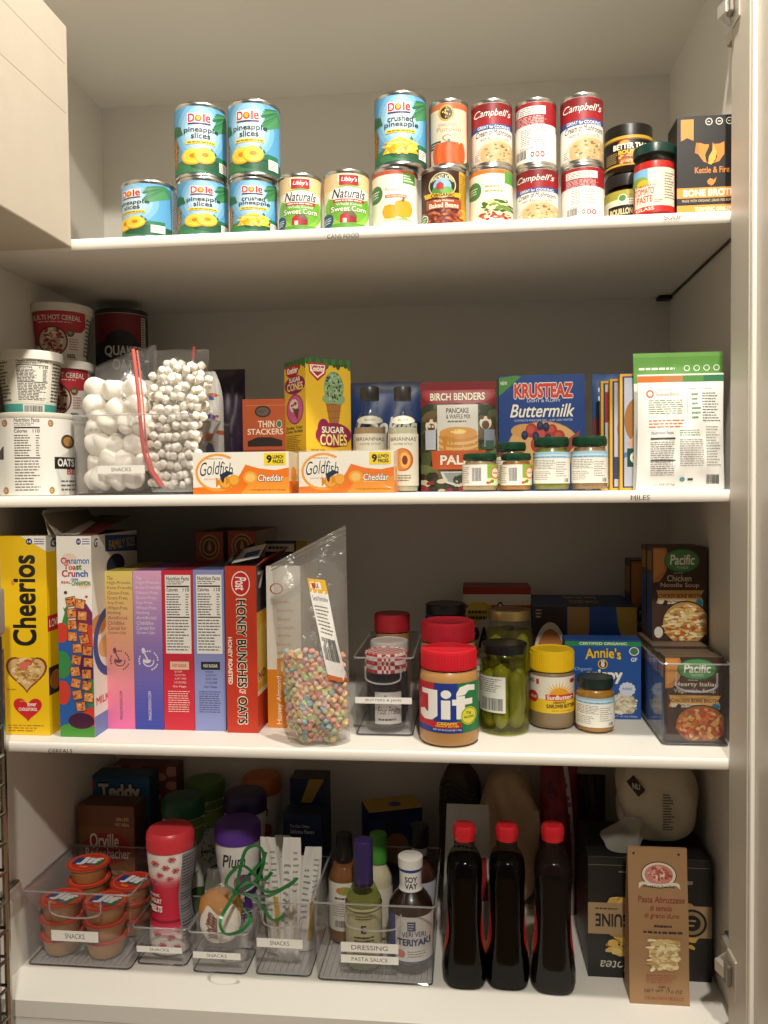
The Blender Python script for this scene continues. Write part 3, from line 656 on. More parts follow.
def babylabel(front=False):
    a = A(True); a.rect(-.6, 0, 1.6, 1, 'F0EDE2')
    if not front:
        a.rect(-.6, .8, 1.6, 1, '9CC7E0'); a.rect(-.6, .86, 1.6, .92, 'C6E0EE'); a.lines(.06, .82, .9, .86, 1, '4A6A80', .5, 3, .1)
        a.lines(.05, .45, .62, .76, 6, '6A655C', .32, 8); a.lines(.05, .1, .5, .4, 5, '8A857C', .32, 9); a.lines(.62, .2, .95, .7, 7, '8A857C', .32, 10); a.bars(.84, .04, .95, .16, '333333', 4, 10)
    else:
        a.rect(.7, 0, 1.6, 1, '8FB24A'); a.rect(.7, .0, 1.6, .35, 'D9E3B0'); a.rect(.27, .15, .56, .9, 'F6F4EE'); a.bars(.28, .2, .54, .85); a.rect(-.2, .05, .2, .95, 'E8E4D6'); a.lines(.0, .1, .22, .9, 9, '7A746A', .35, 4)
        a.ell(.92, .6, .12, .3, 'D9772E'); a.ell(.92, .6, .09, .22, 'F3E7C8'); a.text('baby', .85, .52, .98, .68, 'B0262B', .02); a.scatter(.68, .05, .95, .3, 12, .03, .05, ['5E8F34', 'E9EDD6', 'C9571F'], 5)
    return a
# bouillon jars and the tomato paste jar
def bouillon():
    a = A(True); a.rect(-.6, 0, 1.6, 1, '15120F'); a.rect(-.6, .9, 1.6, 1, 'C79A2E'); a.rect(-.6, 0, 1.6, .07, 'C79A2E'); a.rect(-.6, .86, 1.6, .89, '6E5418')
    a.ell(.5, .3, .3, .26, '7A3A16'); a.scatter(.2, .05, .95, .5, 50, .05, .04, ['B5612A', 'D98A3C', '8E3F1A', 'E7B36A'], 5); a.rect(.05, .1, .3, .5, '2E2417'); a.lines(.06, .12, .3, .48, 6, 'A98E5A', .4, 3)
    a.ell(.42, .75, .13, .12, 'B3311F'); a.ell(.42, .75, .1, .09, 'E9A24A')
    a.poly([(.16, .5), (.98, .62), (.98, .86), (.16, .7)], '0C0A09'); a.text('BETTER THAN', .2, .55, .96, .74, 'F6EED6', .04); a.text('BOUILLON', .3, .38, .9, .52, 'E8C23A', .04)
    a.text('ROASTED CHICKEN', .36, .1, .9, .18, 'E2C98A', .02)
    return a
def bouillon2():
    a = A(True); a.rect(-.6, 0, 1.6, 1, 'E5E0C2'); a.rect(-.6, .78, 1.6, 1, 'A8A23C'); a.rect(.1, .3, .6, .62, '15120F'); a.text('BOUILLON', .13, .38, .58, .54, 'E8D9A2', .04); a.rect(.1, .08, .5, .28, 'D9A62A')
    a.lines(.5, .5, .9, .9, 6, '8A8570', .35, 3); a.ell(.38, .8, .09, .1, 'DDE6D2'); a.ell(.38, .8, .07, .08, '4F8A4A'); a.lines(.64, .1, .95, .45, 5, '7A7562', .35, 5)
    return a
Yb = .142
zb = Zp(629, 172, Yb-.04)-Z1
jar('bouillon_jar', 'short glass jar with yellow-green label, underneath the black-labelled jar', 'jar', 604, 653, 190, Yb, Z1, zb, .02, '1E1A18', '5A2A14', bouillon2(), (.08, .72), 'E5E0C2', fill=.98, lidr=.98)
zt = Z1+zb+.0004; hb = Zp(629, 122, Yb-.04)-zt
jar('bouillon_jar', 'squat black-labelled jar with black lid, stacked on another jar', 'jar', 604, 653, 150, Yb, zt, hb, .022, '17130F', '3A1A0C', bouillon(), (.14, .74), '15120F', fill=.98, lidr=.98)
def tomato():
    a = A(True); a.half = 1.5; a.rect(.06, .0, .97, 1, 'E6DCC6'); a.rect(-.6, .0, 1.6, .16, 'C5241F'); a.rect(-.6, .0, 1.6, .03, '8E1512')
    a.rect(.02, .68, .36, 1, '7FB3D9'); a.ell(.16, .74, .2, .1, '7FA544'); a.ell(.24, .68, .14, .08, 'E2B23A')
    a.text('ORGANIC', .08, .6, .6, .65, '5A3A30', .01); a.text('TOMATO', .05, .43, .5, .58, 'B9352B', .02); a.text('PASTE', .1, .25, .46, .4, 'B9352B', .02)
    a.text('GLASS', .08, .07, .5, .14, 'F4E4D4', .02); a.lines(.74, .3, .98, .9, 10, '6A5A50', .35, 4); a.lines(.5, .22, .72, .3, 2, '6A5A50', .4, 4)
    return a
hj = Zp(654, 140, .055-.037)-Z1
jar('tomato_paste_jar', 'red tomato paste jar with dark green lid', 'jar', 633, 675, 180, .055, Z1, hj, .015, '12362F', 'C4241C', tomato(), (.07, .66), None, fill=.9, lidr=1.0, neck=.84, lidrough=.3)
# broth cartons
def broth():
    a = A(); a.rect(0, 0, 1, 1, '171412'); a.rect(.02, .01, .98, .015, '2A2522')
    a.poly([(.06, .76), (.26, .76), (.26, .97), (.06, .97)], 'D98F42'); a.poly([(.06, .76), (.16, .79), (.26, .76)], '171412')
    for k in range(3): a.ring(.5+.16*k, .94, .055, .035, .22, 'E9E2D4'); a.lines(.48+.16*k, .93, .53+.16*k, .95, 1, 'E9E2D4', .5, k)
    a.poly([(.28, .64), (.36, .62), (.42, .58), (.38, .7), (.4, .73), (.3, .74)], 'D8752A')
    a.poly([(.34, .74), (.34, .62), (.42, .55), (.54, .53), (.66, .55), (.74, .62), (.74, .74), (.66, .72), (.62, .72), (.44, .72)], 'E38A34')
    a.poly([(.46, .55), (.44, .62), (.5, .7), (.5, .8), (.58, .72), (.57, .66), (.63, .6), (.6, .55), (.52, .53)], '171412')
    a.poly([(.49, .53), (.5, .6), (.555, .66), (.56, .74), (.62, .64), (.6, .57), (.54, .52)], 'F2B04A')
    a.text('Kettle & Fire', .28, .44, .82, .5, 'E08A3C', .02)
    a.poly([(.52, .39), (.47, .36), (.49, .33), (.56, .32), (.6, .35), (.62, .4), (.58, .37)], 'E08A3C'); a.rect(.53, .31, .54, .33, 'E08A3C')
    a.rect(0, .2, 1, .3, 'E9973C'); a.text('BONE BROTH', .1, .215, .92, .285, 'FBF1DF', .04); a.rect(0, .14, 1, .2, '231D19'); a.text('MADE WITH ORGANIC GRASS FED BONES', .08, .16, .9, .185, 'D9C6A8', .01)
    a.rect(0, .05, 1, .13, 'E9973C'); a.text('TURMERIC GINGER', .28, .07, .86, .11, 'FBF1DF', .03); a.rect(0, 0, 1, .04, '171412')
    return a
x0, x1 = span(677, 741, 160, .035); hh = Zp(680, 117, .035)-Z1
carton('broth_carton', 'black broth carton with orange flame kettle, at the right end of the top shelf', 'carton', x0, x1, .035, .062, Z1, hh, '1A1715', broth(), tb='E8E0D2')
x0, x1 = span(672, 730, 160, .115)
carton('broth_carton', 'dark carton mostly hidden behind the flame kettle broth carton', 'carton', x0, x1, .115, .062, Z1, Zp(680, 134, .115)-Z1, '1A1715', broth(), tb='3A342E')
# ---------------------------------------------------------------- eye-level shelf
SB = Z2+.0004
def tub(label, X, Y, z, r, h, art, turn=0.0, name='cereal_cup', lid='EDE8DD', body='EFEBE1', group=None):
    t = thing(name, label, 'cup', (X, Y, z), face_cam(X, Y), group); m = M(); hb = h-.014
    rb, rt = r*.74, r*.93
    m.lathe([(rb*.95, .003), (rb*.97, 0), (rb, .001), (rt, hb), (.0001, hb)], mat(body, .4), 56)
    art.wrap(m, r*.85, .001, hb-.001, turn, rf=lambda b: rb+(rt-rb)*b)
    m.build('paper_cup', t); l = M()
    l.lathe([(rt, hb-.002), (r, hb-.002), (r, hb+.011), (r*.985, h), (r*.93, h), (r*.91, h-.003), (.0001, h-.003)], mat(lid, .35), 56); l.build('lid', t); return t
def hotcereal():
    a = A(True); a.rect(-.6, 0, 1.6, 1, 'EFEBE1'); a.poly([(.02, 1), (.9, 1), (.93, .7), (.86, .58), (.6, .55), (.5, .4), (.1, .3), (-.1, .3), (-.2, 1)], 'C6333F')
    a.text('MULTI HOT CEREAL', -.02, .8, .84, .9, 'F4ECE2', .02); a.lines(.1, .74, .74, .78, 1, 'F0D5D0', .5, 3)
    a.ell(.34, .38, .28, .3, '6E1D22'); a.ell(.34, .38, .25, .27, 'D8C2A8'); a.scatter(.12, .13, .56, .63, 70, .035, .035, ['B24A44', 'EFE2CC', '8E2F2C', 'C99E78'], 3)
    a.ell(.66, .55, .07, .08, '6E5A3A'); a.lines(.62, .52, .7, .58, 2, 'EFE2CC', .4, 3); a.lines(.64, .2, .84, .45, 5, 'C98A86', .4, 6); a.text('oats.', .6, .05, .78, .14, '3A332E', .02)
    a.lines(.92, .1, 1.1, .9, 10, '4A443C', .4, 8); return a
def nutcup():
    a = A(True); a.rect(-.6, 0, 1.6, 1, 'EDE8D6'); a.rect(-.6, 0, 1.6, .16, '4FA79A'); a.rect(.36, .0, .76, .15, 'F2EEE2'); a.bars(.38, 0, .74, .13)
    a.facts(.26, .2, .82, .98, 'F2EEE2'); a.lines(.86, .2, 1.1, .95, 12, '5A544A', .4, 3); a.lines(-.1, .2, .18, .95, 12, '5A544A', .4, 4); return a
def oatscan():
    a = A(True); a.rect(-.6, 0, 1.6, 1, 'E6E4DC'); a.facts(.2, .02, .56, .98, 'E4E1D8')
    for x, y in ((.1, .9), (.68, .9), (.1, .06), (.68, .06)): a.ell(x, y, .035, .045, 'A87A46'); a.lines(x-.02, y-.02, x+.02, y+.02, 2, 'E6D9BE', .4, 2)
    a.ell(.9, .68, .09, .09, '5A3F22'); a.ell(.9, .68, .06, .06, 'A57F45'); a.poly([(-.02, .45), (.08, .62), (.08, .45)], '2B2724'); a.rect(.72, .33, 1.3, .48, '1B1917'); a.otext('OATS', .76, .36, .98, .46, 'F0EDE4', '1B1917', .004, .01, .04)
    a.text('BE', .88, .26, .99, .33, 'B5323A', .03); a.lines(.8, .04, 1.2, .2, 3, '6A645C', .4, 9); return a
X = Xp(37, 450, .085); R = (Xp(72, 450, .085)-Xp(3, 450, .085))/2*.97; h1 = Zp(37, 412, .03)-SB
def canister(label, X, Y, z, r, h, art, body, lid, turn=0.0, name='oats_canister', rim='B9B2A4'):
    t = thing(name, label, 'canister', (X, Y, z), face_cam(X, Y)); m = M()
    m.lathe([(r*.97, .0), (r, .001), (r, h-.004), (r*.96, h-.003), (.0001, h-.003)], mat(body, .45), 64); art.wrap(m, r, .001, h-.006, turn); m.build('card_body', t)
    l = M(); l.lathe([(r*1.004, h-.010), (r*1.012, h-.009), (r*1.012, h-.001), (r, h), (r*.94, h), (r*.92, h-.003), (.0001, h-.003)], mat(lid, .4), 64); l.build('lid', t); return t
canister('pale round oats canister with a nutrition panel, leftmost on the eye-level shelf', X, .085, SB, R, h1, oatscan(), 'E6E4DC', 'CFC9BA')
tub('white paper cup with a teal base band, standing on the pale oats canister', Xp(30, 380, .085), .085, SB+h1+.0003, (Xp(60, 380, .085)-Xp(0, 380, .085))/2, Zp(30, 350, .04)-SB-h1, nutcup())
Xr = Xp(56, 450, .235); 
blank = A(True); blank.rect(-.6, 0, 1.6, 1, 'D9D4C8'); blank.lines(.2, .1, .8, .9, 12, '8A847A', .4, 3)
canister('oats canister tucked in behind the front one, under the red printed cups', Xr, .235, SB, R*.98, h1, blank, 'D9D4C8', 'CFC9BA')
rc = (Xp(90, 330, .235)-Xp(33, 330, .235))/2; Xc = Xp(61.5, 340, .235); zB = SB+h1+.0003; hB = Zp(61, 361, .2)-zB
tub('red and white hot cereal cup, lower of the two stacked behind the teal banded cup', Xc, .235, zB, rc, hB, hotcereal(), .1)
tub('red and white hot cereal cup, topmost at the far left', Xc, .235, zB+hB+.0003, rc, Zp(61, 303, .19)-zB-hB, hotcereal())
def quaker():
    a = A(True); a.rect(-.6, 0, 1.6, 1, '1E1A22'); a.rect(.02, .68, .9, .98, '7E1F24'); a.ell(.48, .68, .3, .12, '1E1A22'); a.rect(.86, .62, .94, .95, 'C9C4BA'); a.lines(.87, .63, .93, .94, 12, '4A443C', .5, 3)
    a.otext('QUAKER', .18, .52, .9, .64, 'E2DDD2', '141118', .01, .012, .03); a.otext('OATS', .32, .39, .78, .5, 'E2DDD2', '141118', .01, .012, .03); a.rect(-.6, .97, 1.6, 1, 'B5AFA2'); return a
rq = (Xp(147, 340, .4)-Xp(97, 340, .4))/2*.97; xq = Xp(122, 340, .4); zq = Zp(122, 308, .35)
canister('oats canister standing at the back, beneath the dark one and behind the marshmallows', xq, .4, SB, rq, (zq-SB)*.46, blank, 'D9D4C8', 'CFC9BA')
canister('dark oats canister with red panel, standing high against the back wall', xq, .4, SB+(zq-SB)*.46+.0003, rq, (zq-SB)*.54, quaker(), '1E1A22', '241F28')
# --- clear bin of marshmallows
bx0, bx1 = span(73, 188, 480, .022)
bh = Zp(120, 415, .022)-SB
bin_('clear bin on the eye-level shelf holding two bags of marshmallows', bx0, bx1, .022, .29, SB, bh, 'SNACKS', (.22, .63, .27, .37), handle=False, taper=.985)
MM = mat('F7F1E4', .75, bump=.05, bscale=90, name='marshmallow')
def marsh(name, r, l, n=16):
    m = M(); e = r*.45
    P = [(.0001, -l/2)]+[(r-e+e*math.sin(a), -l/2+e-e*math.cos(a)) for a in (0, .5, 1.05, 1.57)]+[(r-e+e*math.cos(a), l/2-e+e*math.sin(a)) for a in (0, .5, 1.05, 1.57)]+[(.0001, l/2)]
    m.lathe(P, MM, n); return m.build(name)
mb = Z2+.008
m, Pf = filmbag(.118, Zp(128, 352, .06)-mb, .15, 3, .62, .0, .01, slant=.16)
fx = -.632
tag(m.build('marshmallow_bag', None, (fx, .03, mb)), 'clear bag of large marshmallows, left one inside the bin', 'bag')
random.seed(5); proto = None; protos_m = []
for lay, yy in enumerate((.064, .104, .146)):
    for r_ in range(6):
        nc = 4 if r_ < 5 else 3
        for c_ in range(nc):
            if lay == 2 and r_ < 2: continue
            k = random.randrange(3)
            while len(protos_m) <= k: protos_m.append(None)
            if protos_m[k] is None: o = protos_m[k] = marsh('large_marshmallow', (.0185, .021, .0225)[k], (.036, .034, .030)[k], 20)
            else: o = protos_m[k].copy(); COL.objects.link(o)
            tag(o, 'large white marshmallow inside the clear bag at the left of the bin', 'marshmallow', 'large marshmallows in the clear bag')
            x = Xp(84+18*(c_+.5*((r_+lay) % 2))-(3 if r_ > 3 else 0)+(8 if r_ == 5 else 0), 430, .07)+random.uniform(-.007, .007); z = mb+.021+r_*.0315+random.uniform(-.006, .006)
            x = max(bx0+.0235, x)
            o.location = (x, yy+random.uniform(-.008, .008), max(mb+.022, z)); o.rotation_euler = (random.uniform(0, 3), random.uniform(-1.2, 1.2), random.uniform(0, 3))
gx = -.528
m, Pf = filmbag(.078, Zp(190, 347, .07)-mb, .13, 8, .72, -.35, .02)
g = m.build('marshmallow_bag', None, (gx, .035, mb)); tag(g, 'clear zip bag of mini marshmallows with a red zip seal, right one inside the bin', 'bag')
RED = mat('D6504A', .35)
pts = [Vector((Xp(px, py, .03), .030, Zp(px, py, .03))) for px, py in ((133, 349), (136, 372), (139, 400), (141, 428), (144, 452), (150, 470), (161, 486))]
z_ = M(); z_.tube([p-Vector((gx, .035, mb)) for p in pts], .0034, mat('DC6A62', .35), 8)
z_.tube([p-Vector((gx, .035, mb))+Vector((.0065, .002, -.002)) for p in pts], .0016, mat('E0827A', .35), 8)
pts = [Vector((Xp(px, py, .09), .09, Zp(px, py, .09))) for px, py in ((194, 347), (193, 360))]
z_.tube([p-Vector((gx, .035, mb)) for p in pts], .0022, RED, 8); z_.build('zip_seal', g)
proto = None
random.seed(6)
for lay, yy in enumerate((.055, .075, .096)):
    for r_ in range(13):
        for c_ in range(7):
            u = c_+.5*((r_+lay) % 2); px = 151+(6.2+.16*r_)*u+(-1.5*(3-abs(3-c_)) if r_ > 10 else 0)+r_*.4
            py = 484-9.6*r_-4*(lay == 1)
            if r_ == 12 and c_ in (0, 6) or lay == 2 and (r_ < 4 or c_ < 2): continue
            x = Xp(px, py, yy)+random.uniform(-.0042, .0042); z = Zp(px, py, yy)+random.uniform(-.004, .004)
            if z < mb+.009: z = mb+.009
            o = marsh('mini_marshmallow', .0072, .0125, 10) if proto is None else proto.copy()
            if proto is None: proto = o
            else: COL.objects.link(o)
            tag(o, 'small white mini marshmallow inside the zip bag at the right of the bin', 'marshmallow', 'mini marshmallows in the zip bag')
            o.location = (x, yy+random.uniform(-.003, .003), z); o.rotation_euler = (random.uniform(0, 3), random.uniform(-1, 1), random.uniform(0, 3))
# snack bag behind them, inside the bin
def snackbag():
    a = A(); a.rect(0, 0, 1, 1, 'D5D2CC'); a.lines(.1, .84, .5, .96, 7, '3A4668', .6, 4, .05); a.lines(.1, .45, .5, .7, 5, '2B3F7A', .5, 8, .2); a.scatter(.5, .4, .95, .8, 16, .09, .02, ['3D55A0', 'B53A32', 'E9E6DF', 'C96A3A'], 4, False); a.scatter(.0, .05, 1, .4, 14, .1, .05, ['44507A', 'EFEDE8'], 5, False); return a
x0, x1 = span(188, 221, 420, .20)
pouch('snack_bag', 'white and blue printed snack bag standing behind the mini marshmallows', 'bag', x0, x1, .19, mb, Zp(215, 370, .2)-mb, .06, 'D2CFC9', snackbag(), round_top=.5, seed=4, wr=.003)
x0, x1 = span(213, 245, 420, .33)
pouch('snack_bag', 'dark purple snack bag behind the bin, left of the orange cracker box', 'bag', x0, x1, .31, SB, Zp(230, 369, .33)-SB, .05, '2E1A35', None, seed=6)
# cracker box
def thin():
    a = A(); a.rect(0, 0, 1, 1, 'B5562E'); a.rect(0, 0, 1, .46, '8E3226'); a.rect(.06, .93, .94, .935, 'D98A5A'); a.ell(.42, .81, .17, .09, '40302A'); a.ell(.42, .81, .13, .065, '6A5A4E'); a.lines(.32, .78, .52, .84, 3, '40302A', .4, 4)
    a.ell(.76, .62, .06, .06, 'E6E3D4'); a.ell(.76, .62, .05, .05, '3E7C4A'); a.text('THIN', .32, .57, .66, .67, 'F3E4CC', .02); a.text('STACKERS', .1, .46, .84, .55, 'F3E4CC', .02)
    a.poly([(.1, .28), (.1, .36), (.3, .42), (.6, .42), (.82, .37), (.82, .28)], '251C1A'); a.text('RED RICE & QUINOA', .08, .16, .88, .2, 'EBCFB4', .02); a.lines(.1, .06, .8, .12, 2, 'D9A58A', .4, 3); return a.remap(.7, .3, 3)
x0, x1 = span(243, 291, 440, .165)
carton('cracker_box', 'orange brown cracker box standing between the purple bag and the yellow cone box', 'box', x0, x1, .165, .06, SB, Zp(262, 399, .165)-SB, 'A54E2A', thin())
# cone box, turned so that a corner points forward
def cones(front=True):
    a = A()
    a.rect(0, 0, 1, 1, 'E3B72C')
    for k in range(12): a.ell(.04+k*.085, 1.0, .07, .05+.03*((k*7) % 3)/2, ['2F5A2E', '3F6F36'][k % 2])
    if front:
        a.poly([(.06, .95), (.46, .95), (.44, .84), (.26, .76), (.08, .85)], 'B0262B'); a.poly([(.09, .93), (.43, .93), (.41, .85), (.26, .79), (.11, .86)], 'F4EDE0'); a.poly([(.11, .92), (.41, .92), (.39, .86), (.26, .81), (.13, .87)], 'B0262B'); a.text('Keebler', .1, .86, .42, .92, 'F8F1E6', .03, .2)
        a.lines(.6, .92, .95, .95, 1, '3A3020', .6, 3)
        a.poly([(.42, .58), (.8, .58), (.68, .2), (.56, .2)], 'A8703A')
        for k in range(7): a.poly([(.44+.05*k, .575), (.45+.05*k, .575), (.58+.02*k, .2), (.575+.02*k, .2)], '7E4E24')
        for k in range(5): a.poly([(.43+.02*k, .52-.07*k), (.8-.02*k, .53-.07*k), (.8-.02*k, .525-.07*k), (.43+.02*k, .515-.07*k)], '7E4E24')
        a.ell(.62, .7, .22, .17, '7E9C70'); a.ell(.5, .58, .14, .05, '86A478'); a.ell(.72, .58, .15, .055, '86A478'); a.scatter(.42, .54, .84, .86, 80, .02, .012, ['9CB88C', '6B8A5E', 'A9C49A'], 3); a.scatter(.42, .56, .82, .86, 26, .016, .012, ['2B2420', '3A2C24'], 8)
        a.ell(.6, .2, .4, .13, '8E1F4B'); a.ell(.38, .27, .13, .1, '8E1F4B'); a.otext('SUGAR', .34, .22, .84, .29, 'F7EBD8', '6A1236', .01, .008, .03); a.otext('CONES', .3, .09, .9, .21, 'F3D98A', '6A1236', .01, .008, .03)
        a.text('NET WT 5 OZ', .1, .03, .4, .05, '4A3A14', .02)
    else:
        a.poly([(.08, .95), (.72, .95), (.68, .86), (.4, .79), (.1, .86)], 'B0262B'); a.text('Keebler', .14, .865, .66, .93, 'F8F1E6', .03, .2)
        a.ell(.5, .74, .48, .1, '8E1F4B'); a.text('SUGAR', .24, .77, .76, .82, 'F7EBD8', .03); a.text('CONES', .14, .68, .88, .76, 'F3D98A', .03)
        a.ell(.5, .48, .4, .16, '9E2F66'); a.ell(.5, .48, .36, .145, 'C9628E'); a.ell(.45, .52, .2, .07, 'E6DAD0'); a.poly([(.36, .5), (.7, .48), (.62, .36)], '6E4524'); a.scatter(.3, .46, .65, .58, 10, .03, .014, ['3A2420', 'B0262B', 'F0E6DA'], 3)
        a.text('Sundae Treat', .06, .27, .84, .305, '4A3A14', .02, .2); a.text('Cone Parfaits', .06, .23, .86, .265, '4A3A14', .02, .2); a.lines(.08, .04, .84, .21, 9, '6A5620', .35, 4)
    return a.remap(.71, .29, 13)
cxx = Xp(306, 420, .098); ang = math.radians(38)
carton('cone_box', 'yellow ice cream cone box with a green scoop, turned so its corner points forward', 'box', 0, .092, 0, .088, SB, Zp(306, 357, .098)-SB, 'DDB02A', cones(), left=cones(False), rz=ang, pivot=(cxx, .098))
# cheddar cracker boxes
def gold():
    a = A(); a.rect(0, 0, 1, 1, 'F1ECDE'); a.poly([(.0, .0), (1, 0), (1, .62), (.86, .56), (.7, .6), (.55, .7), (.5, .5), (.44, .3), (.3, .2), (.0, .16)], 'EE7A1D'); a.poly([(.5, .0), (1, 0), (1, .4), (.8, .32), (.6, .3)], 'F29A35')
    a.ring(.26, .52, .235, .45, .13, 'F0A23A', 34, a0=.9, a1=5.6); a.ell(.25, .52, .2, .38, 'F3EEE2')
    a.text('PEPPERIDGE FARM', .15, .83, .31, .86, '9E3A2A', .02); a.text('BAKED SNACK CRACKERS', .12, .34, .28, .38, 'C9432A', .01)
    a.otext('Goldfish', .075, .42, .42, .74, '17181C', 'F8F5EC', .004, .012, .012, shear=.25, arc=.05)
    for cx, cy, r in ((.34, .28, 1), (.43, .32, .85)):
        a.ell(cx, cy, .07*r, .17*r, 'DB8A1E'); a.ell(cx, cy+.02, .058*r, .14*r, 'F0AC3C'); a.poly([(cx-.05*r, cy), (cx-.1*r, cy+.13*r), (cx-.1*r, cy-.13*r)], 'DB8A1E')
    a.poly([(.28, .46), (.36, .56), (.43, .5), (.37, .44), (.33, .38), (.32, .26), (.3, .3)], '1E2B45')
    a.ell(.6, .39, .075, .15, 'EFA63C'); a.ell(.6, .39, .05, .1, 'F6C56A'); a.otext('Cheddar', .68, .3, .945, .46, 'FBF6EC', '4A2A14', .004, .012, .02, shear=.12, arc=.0)
    a.rect(.745, .68, .97, .97, 'F3D52E'); a.text('9', .77, .73, .825, .92, '1B1A18', .05); a.text('LUNCH', .835, .83, .945, .92, '1B1A18', .04); a.text('PACKS', .835, .72, .945, .81, '1B1A18', .04)
    a.text('9-1 OZ (28g) PACKS  NET WT 9 OZ (255g)', .6, .07, .96, .11, '6A3A12', .01); return a
x0, x1 = span(193, 289, 475, .012); gh = Zp(240, 452, .012)-SB
gs = A(); gs.rect(0, 0, 1, 1, 'EFE4CE'); gs.rect(0, 0, 1, .3, 'EE7A1D'); gs.ell(.5, .45, .3, .2, 'F2A03C')
carton('cracker_box', 'orange and white cheddar cracker multipack box, bare card, in front of the cracker box', 'box', x0, x1, .012, .075, SB, gh, 'EFE9DA', gold(), right=gs)
x0, x1 = span(299, 394, 475, .014)
o = carton('cracker_box', 'cheddar cracker multipack box in wrinkled clear wrap, in front of the cone box', 'box', x0, x1, .014, .075, SB, gh*.985, 'EFE9DA', gold(), right=gs)
w = M(); W_, H_, D_ = x1-x0, gh*.985, .075; rg = random.Random(4)
def wf(u, v): n = .0016*math.sin(23*u+9*v)*math.sin(17*v-11*u)*math.sin(PI*v)+.0004; return Vector((-.004+u*(W_+.008), -.0022-abs(n), v*(H_+.002)))
w.grid(wf, 30, 12, WRAP()); w.grid(lambda u, v: Vector((-.004+u*(W_+.008), -.002+v*(D_+.002), H_+.002+.0012*math.sin(20*u)*math.sin(PI*v)**2)), 24, 6, WRAP())
for sx, d in ((-.004, -1), (W_+.004, 1)):
    w.grid(lambda u, v: Vector((sx+d*.010*math.sin(PI*v)*math.sin(PI*u)*(.6+.4*math.sin(9*v)), -.0022+u*(D_+.002), v*(H_+.002))), 10, 10, WRAP())
w.build('plastic_wrap', o)
# blue cookie bag, two slim dressing bottles
def cookie():
    a = A(); a.rect(0, 0, 1, 1, '1F3A6E'); a.rect(0, .9, 1, 1, '16274A'); a.text('Cookies', .1, .5, .95, .68, 'E6E2D4', .03, .25); a.rect(0, .3, 1, .4, '7E2A3A'); a.ell(.3, .2, .2, .12, 'A5703A'); return a
x0, x1 = span(349, 421, 420, .25)
pouch('cookie_bag', 'dark blue cookie bag behind the two slim dressing bottles', 'bag', x0, x1, .24, SB, Zp(385, 382, .26)-SB, .06, '1C3460', cookie(), seed=9, wr=.003)
def bottle(name, label, px, Yc, z0, prof, mt_prof, cap, capprof, content, labels, lvl, group=None, cat='bottle', glass=None, sq=None, n=48, sx=1, sy=1, py=None, extra=None, contrough=.3, var=.05):
    """profiles in metres; labels: (z0, z1, art, colour, half angle, name)"""
    X_ = Xp(px, py, Yc); t = thing(name, label, cat, (X_, Yc, z0), face_cam(X_, Yc), group)
    g = M(); g.lathe(prof, glass or GLASS(), n, sx=sx, sy=sy, sq=sq); g.build('bottle_body', t)
    c = M(); ins = [(max(.0005, r-.0012), z+(.002 if z < .01 else 0)) for r, z in prof if z <= lvl]
    c.lathe(ins+[(ins[-1][0], min(lvl, ins[-1][1]+.002))], content if not isinstance(content, str) else mat(content, contrough, var=var, bscale=40, name='food_'+content), n, sx=sx, sy=sy, sq=sq); c.build('contents', t)
    def rf(z):
        for (r0, a0), (r1, a1) in zip(prof, prof[1:]):
            if a0 <= z <= a1 and a1 > a0: return r0+(r1-r0)*(z-a0)/(a1-a0)
        return prof[-1][0]
    for (za, zb, art, colr, half, nm) in labels:
        l = M(); K = 32
        if colr:
            nz = 6; vs = []; fs = []
            for j in range(nz+1):
                z = za+(zb-za)*j/nz
                for i in range(K+1):
                    a = -half+2*half*i/K; r = rf(z)+.0004; vs.append((r*math.sin(a)*sx, -r*math.cos(a)*sy, z))
            for j in range(nz):
                for i in range(K): q = j*(K+1)+i; fs.append((q, q+1, q+K+2, q+K+1))
            l.add(vs, fs, mat(colr, .4), True)
        if art: art.wrap(l, rf((za+zb)/2), za, zb-za, 0, rf=lambda b: rf(za+(zb-za)*b)+.0004, sx=sx, sy=sy)
        l.build(nm, t)
    k = M(); k.lathe(capprof, cap if not isinstance(cap, str) else mat(cap, .35), 40); k.build('cap', t)
    if extra: extra(t)
    return t
def bri(fruit):
    def f():
        a = A(True); a.rect(-.6, 0, 1.6, 1, 'CFCAB8'); a.rect(.04, .02, .06, .98, '6A665A'); a.text('BRIANNAS', .1, .86, .92, .93, '3A3830', .01); a.text('HOME STYLE', .2, .78, .8, .82, '5A564A', .0)
        if fruit: a.ell(.48, .5, .34, .22, 'A85A1E'); a.ell(.46, .5, .3, .2, 'C97A2E'); a.ell(.55, .49, .17, .15, 'E0A45A'); a.ell(.55, .49, .09, .09, '6A3318'); a.lines(.2, .08, .8, .22, 3, '5A564A', .4, 3)
        else: a.poly([(.3, .3), (.44, .55), (.6, .5), (.68, .34), (.5, .25)], '8E8672'); a.poly([(.42, .5), (.5, .6), (.56, .5)], '5E594A'); a.lines(.2, .06, .8, .2, 3, '5A564A', .4, 3)
        return a
    return f()
def brianna(px, Yc, pyt, label, fruit, w):
    H = Zp(px, pyt, Yc)-SB; r = w; P_ = [(r*.8, .001), (r*.95, 0), (r, .006), (r, H*.55), (r*.96, H*.6), (r*.62, H*.74), (r*.5, H*.8), (r*.48, H*.9)]
    hg = A(True); hg.ell(.5, .5, .5, .5, 'D6D0BE'); hg.text('BLUSH', .3, .4, .7, .62, '5A564A', .01)
    bottle('dressing_bottle', label, px, Yc, SB, P_, None, '34332E', [(r*.56, H*.87), (r*.58, H*.875), (r*.58, H*.985), (r*.53, H), (.0001, H)], 'B9B49C' if fruit else 'A88E6E', [(H*.06, H*.55, bri(fruit), 'CFCAB8', 1.45, 'label'), (H*.64, H*.72, hg, None, 1, 'neck_label')], H*.72, py=430)
